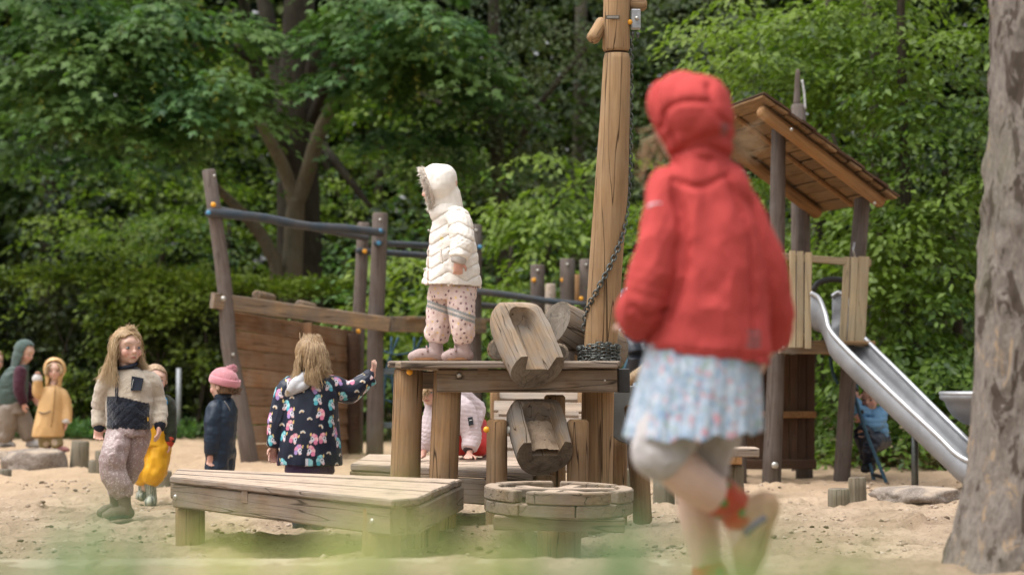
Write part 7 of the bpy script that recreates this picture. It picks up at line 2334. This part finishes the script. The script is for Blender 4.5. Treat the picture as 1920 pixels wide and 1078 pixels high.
    finish('skirt', me, C_SOFT, t, .003)
    pr = [limb([J['hip'], U(1275, 770, D - .04), U(1242, 838, D - .06), U(1262, 862, D - .055)], [.085, .078, .068, .062]), ell(U(1236, 846, D - .06), (.064, .064, .062)), limb([J['hip'], U(1340, 770, D + .05), U(1322, 855, D + .09), U(1322, 885, D + .1)], [.085, .074, .062, .058])]
    cloth('leggings', pr, C_SOFT, t, (.50, .46, .46), .005, 2, (.004, 14, (1, 1, 1.2), 2))
    def sock(nm, pts, rad, pat):
        def dt(V, N, C):
            return dots(V, C, 16, .03, .010, [(.10, .22, .05), (.55, .22, .04)], 3)
        cloth(nm, [limb(pts, rad)], C_KNIT, t, (.50, .075, .035), .004, 2, (.002, 20, (1, 1, 1), 2), pattern=dt)
    sock('sock', [U(1350, 932, D + .01), U(1374, 948, D + .03), U(1394, 980, D + .03)], [.046, .044, .040], None)
    sock('sock', [J['anB'] + Vector((0, 0, .015)), J['anB'] - Vector((0, 0, .03))], [.044, .044], None)
    boot(t, U(1457, 946, D + .03), U(1412, 1078, D + .01), U(1392, 966, D + .03), C_LEATH, SOLE_GUM, (.55, .33, .20), 1.0, .042, .040, 'shoe')
    pa, pb = U(1398, 975, D - .02), U(1428, 1010, D - .03)
    tube('shoe_strap', [U(1398, 998, D - .035), U(1414, 983, D - .052), U(1434, 970, D - .04)], .009, plain('purple_strap', (.16, .11, .20), .7), t, 8)
    g0 = gz(J['anB'].x, D + .1)
    boot(t, Vector((J['anB'].x + .02, D + .06, g0 + .005)), Vector((J['anB'].x - .12, D + .20, g0 + .005)), J['anB'] + Vector((0, 0, -.01)), C_LEATH, SOLE_GUM, (.55, .33, .20), 1.0, .042, .040, 'shoe')
    rng = np.random.default_rng(9)
    pth = []
    for _ in range(16):
        p0 = np.asarray(tuple(U(1240 + rng.normal(0, 4), 215 + rng.uniform(0, 70), D + .03)))
        p1 = p0 + np.array([-.022 + rng.normal(0, .012), -.01, -.03 + rng.normal(0, .02)])
        p2 = p1 + np.array([-.008 + rng.normal(0, .018), -.005, -.045 + rng.normal(0, .02)])
        p3 = p2 + np.array([rng.normal(0, .016), 0, -.02 + rng.normal(0, .02)])
        pth.append(smoothpath([p0, p1, p2, p3], 4))
    strands('hair', pth, hairmat('hair_sand', (.36, .24, .13), (.62, .45, .27)), t, .0011)
    pth = []
    for _ in range(26):
        p0 = np.asarray(tuple(U(1372, 262 + rng.uniform(-10, 40), D + .02)))
        p1 = p0 + np.array([.024 + rng.normal(0, .008), 0, .008 + rng.normal(0, .008)])
        p2 = p1 + np.array([.022 + rng.normal(0, .012), 0, -.004 + rng.normal(0, .010)])
        p3 = p2 + np.array([.004 + rng.normal(0, .014), 0, .014 + rng.normal(0, .014)])
        pth.append(smoothpath([p0, p1, p2, p3], 4))
    strands('hair', pth, hairmat('hair_sand', (.36, .24, .13), (.62, .45, .27)), t, .0011)
red_girl()

# ------------------------------------------------------------------ 8, 9, 10 children at the left edge
def green_kid():
    D = 21.0; k = D / FPX; b = .92
    J = MJ(D, dict(neck=(42, 684), chest=(30, 700), hip=(22, 758), shA=(38, 698, -.09), elA=(36, 730, -.12), wrA=(44, 755, -.10), shB=(30, 700, .09), elB=(50, 728, .10), wrB=(62, 745, .08),
                   hipA=(16, 765, -.03), knA=(14, 800, -.02), anA=(6, 832, -.02), hipB=(32, 765, .04), knB=(48, 800, .04), anB=(58, 830, .05)))
    head = (U(47, 660, D), hframe((.88, -.30, -.35)), .19)
    P = bodyprims(J, b, head, handopts=dict(A=((.1, 0, -1), (.5, .5, 0), 1, .5), B=((.5, 0, -.6), (0, -1, 0), -1, .5)))
    t = person('child in green hooded vest with burgundy sleeves bending at the left edge', P, head, (J['wrA'], J['wrB']), voxel=.006)
    eyes(t, head, (.9, -.2, -.3))
    pr = [trunk([(U(22, 758, D), 10, 27 * k, .11), (U(24, 735, D), 10, 28 * k, .115), (U(27, 710, D), 10, 26 * k, .105), (U(34, 692, D), 10, 20 * k, .085), (U(40, 684, D), 10, 14 * k, .06)])]
    v = cloth('vest', pr, C_QUILT, t, (.055, .085, .075), .008, 3, (.006, 10, (1, 1, 2), 2))
    pr = [limb([J['shA'], J['elA'], J['wrA']], [.058, .052, .042]), limb([J['shB'], J['elB'], J['wrB']], [.058, .05, .04])]
    cloth('sleeves', pr, C_SOFT, t, (.055, .015, .028), .008, 2, (.005, 14, (1, 1, 1.4), 3))
    c, R, s = head
    hp = [ell(np.asarray(tuple(c)) + s * (R @ np.array([0, -.06, .08])), (.46 * s, .50 * s, .49 * s), R), limb([U(41, 668, D), U(36, 690, D)], [.085, .075])]
    cloth('hood', hp, C_SOFT, v, (.075, .11, .10), .008, 2, (.004, 12, (1, 1, 1), 2), cut=lambda V: (((V - np.asarray(tuple(c))) @ R / s)[:, 1] > .18) & (((V - np.asarray(tuple(c))) @ R / s)[:, 2] < .40), solid=.01)
    pr = [trunk([(U(22, 775, D), 0, 28 * k, .11), (U(23, 752, D), 0, 26 * k, .10)]), limb([J['hipA'], J['knA'], U(8, 826, D)], [.09, .08, .06]), limb([J['hipB'], J['knB'], U(54, 822, D + .04)], [.09, .078, .058])]
    cloth('trousers', pr, C_RAIN, t, (.24, .20, .165), .008, 2, (.013, 9, (1, 1, .8), 4, .8))
    boot(t, U(0, 838, D - .02), U(26, 838, D - .04), U(8, 824, D), C_LEATH, SOLE_DK, (.30, .28, .26), .9, .04, .036, 'shoe')
    boot(t, U(52, 838, D + .05), U(80, 838, D + .02), U(56, 822, D + .05), C_LEATH, SOLE_GREY, (.45, .43, .42), .9, .04, .036, 'shoe')
green_kid()

def yellow_coat():
    D = 20.6; k = D / FPX; b = .84
    J = MJ(D, dict(neck=(101, 716), chest=(97, 735), hip=(94, 810), shA=(82, 738), elA=(72, 735, -.04), wrA=(70, 712, -.08), shB=(115, 740), elB=(124, 765), wrB=(124, 790, -.03),
                   hipA=(86, 812), knA=(84, 828, .02), anA=(86, 842, .04), hipB=(100, 812), knB=(104, 828, -.02), anB=(112, 842, -.03)))
    head = (U(102, 694, D), hframe((.15, -1, -.05)), .175)
    P = bodyprims(J, b, head, handopts=dict(A=((.1, -.1, 1), (0, -1, 0), 1, .6), B=((0, 0, -1), (-1, 0, 0), 1, .4)))
    t = person('small child in an ochre yellow raincoat with its hood up, one arm raised', P, head, (J['wrA'], J['wrB']), voxel=.006)
    eyes(t, head, (.1, -1, 0), (.12, .1, .08))
    yc = np.array((.62, .385, .17))
    pr = [trunk([(U(90, 818, D), 0, 29 * k, .12), (U(92, 800, D), 0, 28 * k, .12), (U(95, 770, D), 0, 25 * k, .105), (U(98, 740, D), 0, 22 * k, .09), (U(100, 724, D), 0, 14 * k, .065)]),
          limb([J['chest'], J['shA'], J['elA'], J['wrA']], [.05, .052, .052, .044]), limb([J['chest'], J['shB'], J['elB'], J['wrB']], [.05, .052, .052, .046])]
    co = cloth('raincoat', pr, C_RAIN, t, yc, .007, 3, (.010, 7, (1, 1, .5), 5, .8))
    tube('zip', [U(103, 725, D - .085), U(101, 760, D - .11), U(96, 800, D - .125)], .005, plain('ochre_zip', (.35, .2, .07), .6), co, 5)
    tube('pocket_flap', [U(72, 772, D - .10), U(82, 775, D - .12), U(95, 771, D - .125)], .006, plain('pocket_edge', (.16, .11, .07), .7), co, 5)
    c, R, s = head
    hp = [ell(np.asarray(tuple(c)) + s * (R @ np.array([0, -.05, .06])), (.56 * s, .54 * s, .57 * s), R), limb([U(101, 704, D + .02), U(100, 722, D + .01)], [.075, .07])]
    cloth('hood', hp, C_RAIN, co, yc * 1.05, .007, 2, (.004, 12, (1, 1, 1), 3), cut=lambda V: (((V - np.asarray(tuple(c))) @ R / s)[:, 1] > .27) & (((V - np.asarray(tuple(c))) @ R / s)[:, 2] < .50), solid=.012)
    rng = np.random.default_rng(3)
    pth = []
    for _ in range(160):
        q = 1 if rng.random() < .6 else -1
        p0 = np.asarray(tuple(c)) + s * (R @ np.array([.1 * q, .33, .36]))
        p1 = np.asarray(tuple(c)) + s * (R @ np.array([.33 * q, .34, .12])) + rng.normal(0, .006, 3)
        p2 = np.asarray(tuple(c)) + s * (R @ np.array([.36 * q, .34, -.15])) + rng.normal(0, .01, 3)
        pth.append(smoothpath([p0, p1, p2], 5))
    strands('hair', pth, BLOND, t, .003)
    for q in 'AB':
        p = J['wr' + q]; V, F = limb([p + Vector((0, 0, .006)), p - Vector((0, 0, .006))], [.046, .044], 12); put('cuff', V, F, plain('pale_cuff', (.55, .52, .5), .7), co)
    pr = [limb([U(88, 812, D), U(85, 828, D + .02), U(86, 838, D + .04)], [.06, .06, .05]), limb([U(100, 812, D), U(105, 826, D - .02), U(110, 836, D - .03)], [.06, .06, .05])]
    def pat(V, N, C):
        return dots(V, C, 14, .06, .026, [(.55, .45, .35), (.08, .14, .2), (.45, .12, .05)], 4)
    cloth('trousers', pr, C_RAIN, t, (.24, .19, .09), .007, 2, (.006, 10, (1, 1, 1), 4), pattern=pat)
    boot(t, U(80, 848, D + .05), U(96, 850, D - .03), U(86, 838, D + .04), C_LEATH, SOLE_DK, (.30, .13, .12), .8, .042, .036, 'shoe')
    boot(t, U(106, 850, D - .02), U(128, 846, D - .06), U(111, 836, D - .03), C_LEATH, SOLE_DK, (.30, .13, .12), .8, .042, .036, 'shoe')
yellow_coat()

def edge_kid():
    D = 21.2; k = D / FPX; b = .9
    J = MJ(D, dict(neck=(-18, 700), chest=(-20, 715), hip=(-24, 775), shA=(-38, 715), elA=(-42, 745), wrA=(-38, 775, -.05), shB=(-6, 715), elB=(-9, 745, .05), wrB=(-10, 770, -.05),
                   hipA=(-32, 780), knA=(-32, 815), anA=(-32, 845), hipB=(-16, 780), knB=(-16, 815), anB=(-16, 845)))
    head = (U(-10, 676, D), hframe((.7, -.7, -.1)), .19)
    P = bodyprims(J, b, head, handopts=dict(A=((0, 0, -1), (1, 0, 0), -1, .4), B=((0, 0, -1), (-1, 0, 0), 1, .4)))
    t = person('child of whom only the cheek shows at the very left edge', P, head, (J['wrA'], J['wrB']), voxel=.008)
    eyes(t, head, (.7, -.7, 0))
    hairshell(t, head, S_BLOND, -.05, 1.05, .14, -.3)
    pr = [trunk([(U(-24, 785, D), 0, 24 * k, .10), (U(-23, 750, D), 0, 24 * k, .10), (U(-20, 715, D), 0, 22 * k, .09), (U(-18, 702, D), 0, 12 * k, .05)]), limb([J['chest'], J['shA'], J['elA'], J['wrA']], [.05, .05, .046, .04]), limb([J['chest'], J['shB'], J['elB'], J['wrB']], [.05, .046, .044, .04])]
    cloth('jacket', pr, C_SOFT, t, (.02, .02, .03), .009, 2, (.005, 10, (1, 1, 1), 2))
    pr = [trunk([(U(-24, 800, D), 0, 22 * k, .09), (U(-24, 775, D), 0, 22 * k, .09)]), limb([J['hipA'], J['knA'], J['anA']], [.07, .06, .05]), limb([J['hipB'], J['knB'], J['anB']], [.07, .06, .05])]
    cloth('trousers', pr, C_RAIN, t, (.05, .05, .06), .009, 2)
    for x in (-32, -16): boot(t, U(x, 856, D + .03), U(x + 2, 856, D - .12), U(x, 842, D), C_LEATH, SOLE_DK, (.1, .08, .07), .9, .042, .036, 'shoe')
edge_kid()

# ------------------------------------------------------------------ 11 child climbing under the slide
def blue_kid():
    D = 17.55; k = D / FPX; b = .9
    J = MJ(D, dict(neck=(1634, 760), chest=(1634, 776), hip=(1642, 822), shA=(1618, 774, -.05), elA=(1606, 768, -.10), wrA=(1604, 752, -.06), shB=(1650, 776, .03), elB=(1640, 796, -.12), wrB=(1618, 790, -.14),
                   hipA=(1634, 825, -.04), knA=(1616, 812, -.18), anA=(1626, 850, -.10), hipB=(1650, 826, .03), knB=(1634, 832, -.20), anB=(1630, 868, -.12)))
    head = (U(1632, 748, D - .02), hframe((-.5, -.86, -.05)), .175)
    P = bodyprims(J, b, head, handopts=dict(A=((0, -.1, 1), (0, 1, 0), -1, 1.0), B=((-.6, -.2, .6), (0, 1, 0), 1, 1.0)))
    t = person('dark-haired child in a light blue padded jacket climbing the rope ladder under the slide', P, head, (J['wrA'], J['wrB']), tone=(.50, .30, .22), voxel=.006, brow=(.06, .04, .03))
    eyes(t, head, (-.5, -.9, 0), (.05, .04, .03))
    pr = [trunk([(U(1642, 818, D), 0, 23 * k, .095), (U(1641, 800, D), 0, 23 * k, .10), (U(1637, 780, D), 0, 20 * k, .09), (U(1635, 768, D), 0, 13 * k, .065)]), limb([J['chest'], J['shA'], J['elA'], J['wrA']], [.052, .055, .05, .042]), limb([J['chest'], J['shB'], J['elB'], J['wrB']], [.052, .055, .05, .042])]
    def quilt(V, N):
        return V + N * (.009 * np.abs(np.sin(math.pi * V[:, 2] / .042)) ** .6 - .005)[:, None]
    cloth('jacket', pr, C_QUILT, t, (.12, .27, .45), .007, 2, (.004, 12, (1, 1, 1), 3), None, quilt)
    pr = [limb([J['hip'], J['hipA'], J['knA'], J['anA']], [.085, .08, .062, .05]), limb([J['hip'], J['hipB'], J['knB'], J['anB']], [.085, .08, .062, .05])]
    cloth('trousers', pr, C_RAIN, t, (.010, .014, .028), .007, 2, (.008, 10, (1, 1, 1), 3))
    boot(t, U(1636, 882, D - .06), U(1618, 884, D - .20), U(1630, 862, D - .11), C_LEATH, SOLE_DK, (.02, .02, .022), .9, .044, .038, 'boot')
    boot(t, U(1634, 858, D - .04), U(1616, 861, D - .16), U(1626, 845, D - .10), C_LEATH, SOLE_DK, (.02, .02, .022), .9, .044, .038, 'boot')
    hairshell(t, head, shellmat('scalp_black', (.012, .009, .007), (.04, .028, .02)), -.10, 1.04, .05, -.2)
blue_kid()

# ------------------------------------------------------------------ 12 child in the black-and-white jacket on the net
def pattern_kid():
    D = 18.55; k = D / FPX; b = .95
    J = MJ(D, dict(neck=(1195, 535), chest=(1188, 555), hip=(1176, 625), shA=(1170, 556, -.05), elA=(1172, 590, -.12), wrA=(1190, 615, -.16), shB=(1205, 556, .03), elB=(1215, 590, -.05), wrB=(1222, 620, -.12),
                   hipA=(1172, 632, -.02), knA=(1190, 662, -.2), anA=(1184, 715, -.10), hipB=(1190, 632, .02), knB=(1210, 662, -.18), anB=(1208, 715, -.1)))
    head = (U(1204, 508, D), hframe((.8, -.5, -.1)), .18)
    P = bodyprims(J, b, head, handopts=dict(A=((.3, -.3, -.6), (0, 1, 0), -1, .9), B=((0, -.3, -.6), (0, 1, 0), 1, .9)))
    t = person('child in black-and-white patterned jacket on the rope net, mostly behind the red jacket', P, head, (J['wrA'], J['wrB']), voxel=.008)
    eyes(t, head, (.8, -.5, 0))
    hairshell(t, head, S_BROWN, -.05, 1.05, .14, -.3)
    pr = [trunk([(U(1178, 632, D), 0, 27 * k, .11), (U(1180, 600, D), 0, 27 * k, .115), (U(1186, 560, D), 0, 25 * k, .10), (U(1192, 540, D), 0, 16 * k, .07)]), limb([J['chest'], J['shA'], J['elA'], J['wrA']], [.05, .055, .05, .042]), limb([J['chest'], J['shB'], J['elB'], J['wrB']], [.05, .055, .05, .042])]
    def pat(V, N):
        C = np.tile(np.array((.03, .035, .045)), (len(V), 1))
        n = fbm(V, 26, 2, 3)
        C[n > .0] = (.30, .32, .36)
        C[n > .16] = (.72, .74, .78)
        return C
    cloth('jacket', pr, C_QUILT, t, pat, .007, 2, (.008, 9, (1, 1, 1), 2))
    pr = [limb([J['hip'], J['hipA'], J['knA'], J['anA']], [.08, .075, .06, .048]), limb([J['hip'], J['hipB'], J['knB'], J['anB']], [.08, .075, .06, .048])]
    cloth('trousers', pr, C_RAIN, t, (.02, .025, .035), .008, 2)
    for q, x in (('A', 1184), ('B', 1208)): boot(t, U(x - 4, 726, D - .06), U(x + 4, 728, D - .2), J['an' + q], C_LEATH, SOLE_DK, (.35, .42, .5), .9, .042, .036, 'shoe')
pattern_kid()

# ------------------------------------------------------------------ plants right in front of the lens
def near_plants():
    rng = np.random.default_rng(21)
    gr = leafmat('near_grass', (.20, .29, .10), (.36, .44, .20), .4)
    gy = leafmat('near_yellow', (.60, .58, .24), (.80, .76, .40), .45)
    gb = leafmat('near_blade', (.20, .30, .18), (.32, .42, .28), .35)
    def blade_tuft(label, px, D, ytop, n, spreadpx, mat, w=.006, name='grass_tuft', lean=.05):
        x = GX(px, D); z0 = gz(x, D)
        t = empty(name, (x, D, z0), label, 'grass')
        V, F, q = [], [], 0
        for i in range(n):
            bx = x + rng.normal(0, .035); by = D + rng.normal(0, .04)
            top = U(px + rng.normal(0, spreadpx), ytop + abs(rng.normal(0, 40)), D)
            P = smoothpath([(bx, by, z0 - .01), (bx * .5 + top.x * .5, by, z0 + (top.z - z0) * .55), (top.x + rng.normal(0, lean), by + rng.normal(0, lean), top.z)], 5)
            m = len(P)
            ww = w * np.interp(np.linspace(0, 1, m), [0, .4, .95, 1], [.7, 1, .75, .05]) * rng.uniform(.7, 1.3)
            a = rng.uniform(-.5, .5); sd = np.array([math.cos(a), math.sin(a), 0])
            V.append(np.vstack([P - sd * ww[:, None], P + sd * ww[:, None]]))
            F += [(q + j, q + j + 1, q + m + j + 1, q + m + j) for j in range(m - 1)]
            q += 2 * m
        put('blades', np.vstack(V), F, mat, t)
    blade_tuft('soft green grass tuft blurred in the bottom left corner', 62, 1.0, 905, 18, 40, gb)
    blade_tuft('tall blurred green grass tuft in front of the sand wheel', 1065, 1.0, 915, 13, 55, gb)
    blade_tuft('blurred green grass tuft in front of the running girl', 1400, 1.0, 968, 15, 60, gr)
    blade_tuft('low blurred green grass tuft at the bottom right of the sand', 1560, 1.0, 1052, 5, 90, gr)
    # yellow-green flowering weed across the bottom
    for i, (px, D, yt, n) in enumerate(((330, 1.0, 1038, 6), (540, 1.05, 1026, 7), (720, 1.0, 992, 9), (900, 1.0, 1032, 6))):
        x = GX(px, D); z0 = gz(x, D)
        lab = ('low yellow-green flowering weed, leftmost of four blurred along the bottom', 'yellow-green flowering weed under the low table, second of four from the left', 'tallest yellow-green flowering weed, before the right leg of the low table', 'yellow-green flowering weed left of the sand wheel, rightmost of four')[i]
        t = empty('flowering_weed', (x, D, z0), lab, 'weed', 'yellow weeds before the lens')
        Lv = Leaves()
        tops = np.array([tuple(U(px + rng.normal(0, 60), yt + abs(rng.normal(0, 25)), D + rng.normal(0, .05))) for _ in range(n)])
        for tp in tops:
            tube('stalk', [(x + rng.normal(0, .02), D + rng.normal(0, .02), z0 - .01), (x * .4 + tp[0] * .6, D, z0 + (tp[2] - z0) * .6), tuple(tp)], .0012, gr, t, 4, 3)
        d = rng.normal(0, 1, (n, 3)); d[:, 2] = np.abs(d[:, 2])
        Lv.add(sprays(tops - np.array([0, 0, .01]), d, 9, .03, .012, T_OVAL, .1, .7, .8, rng))
        Lv.build('flowers', gy, t, 'stuff')
near_plants()

bpy.data.scenes.remove(_tmp)
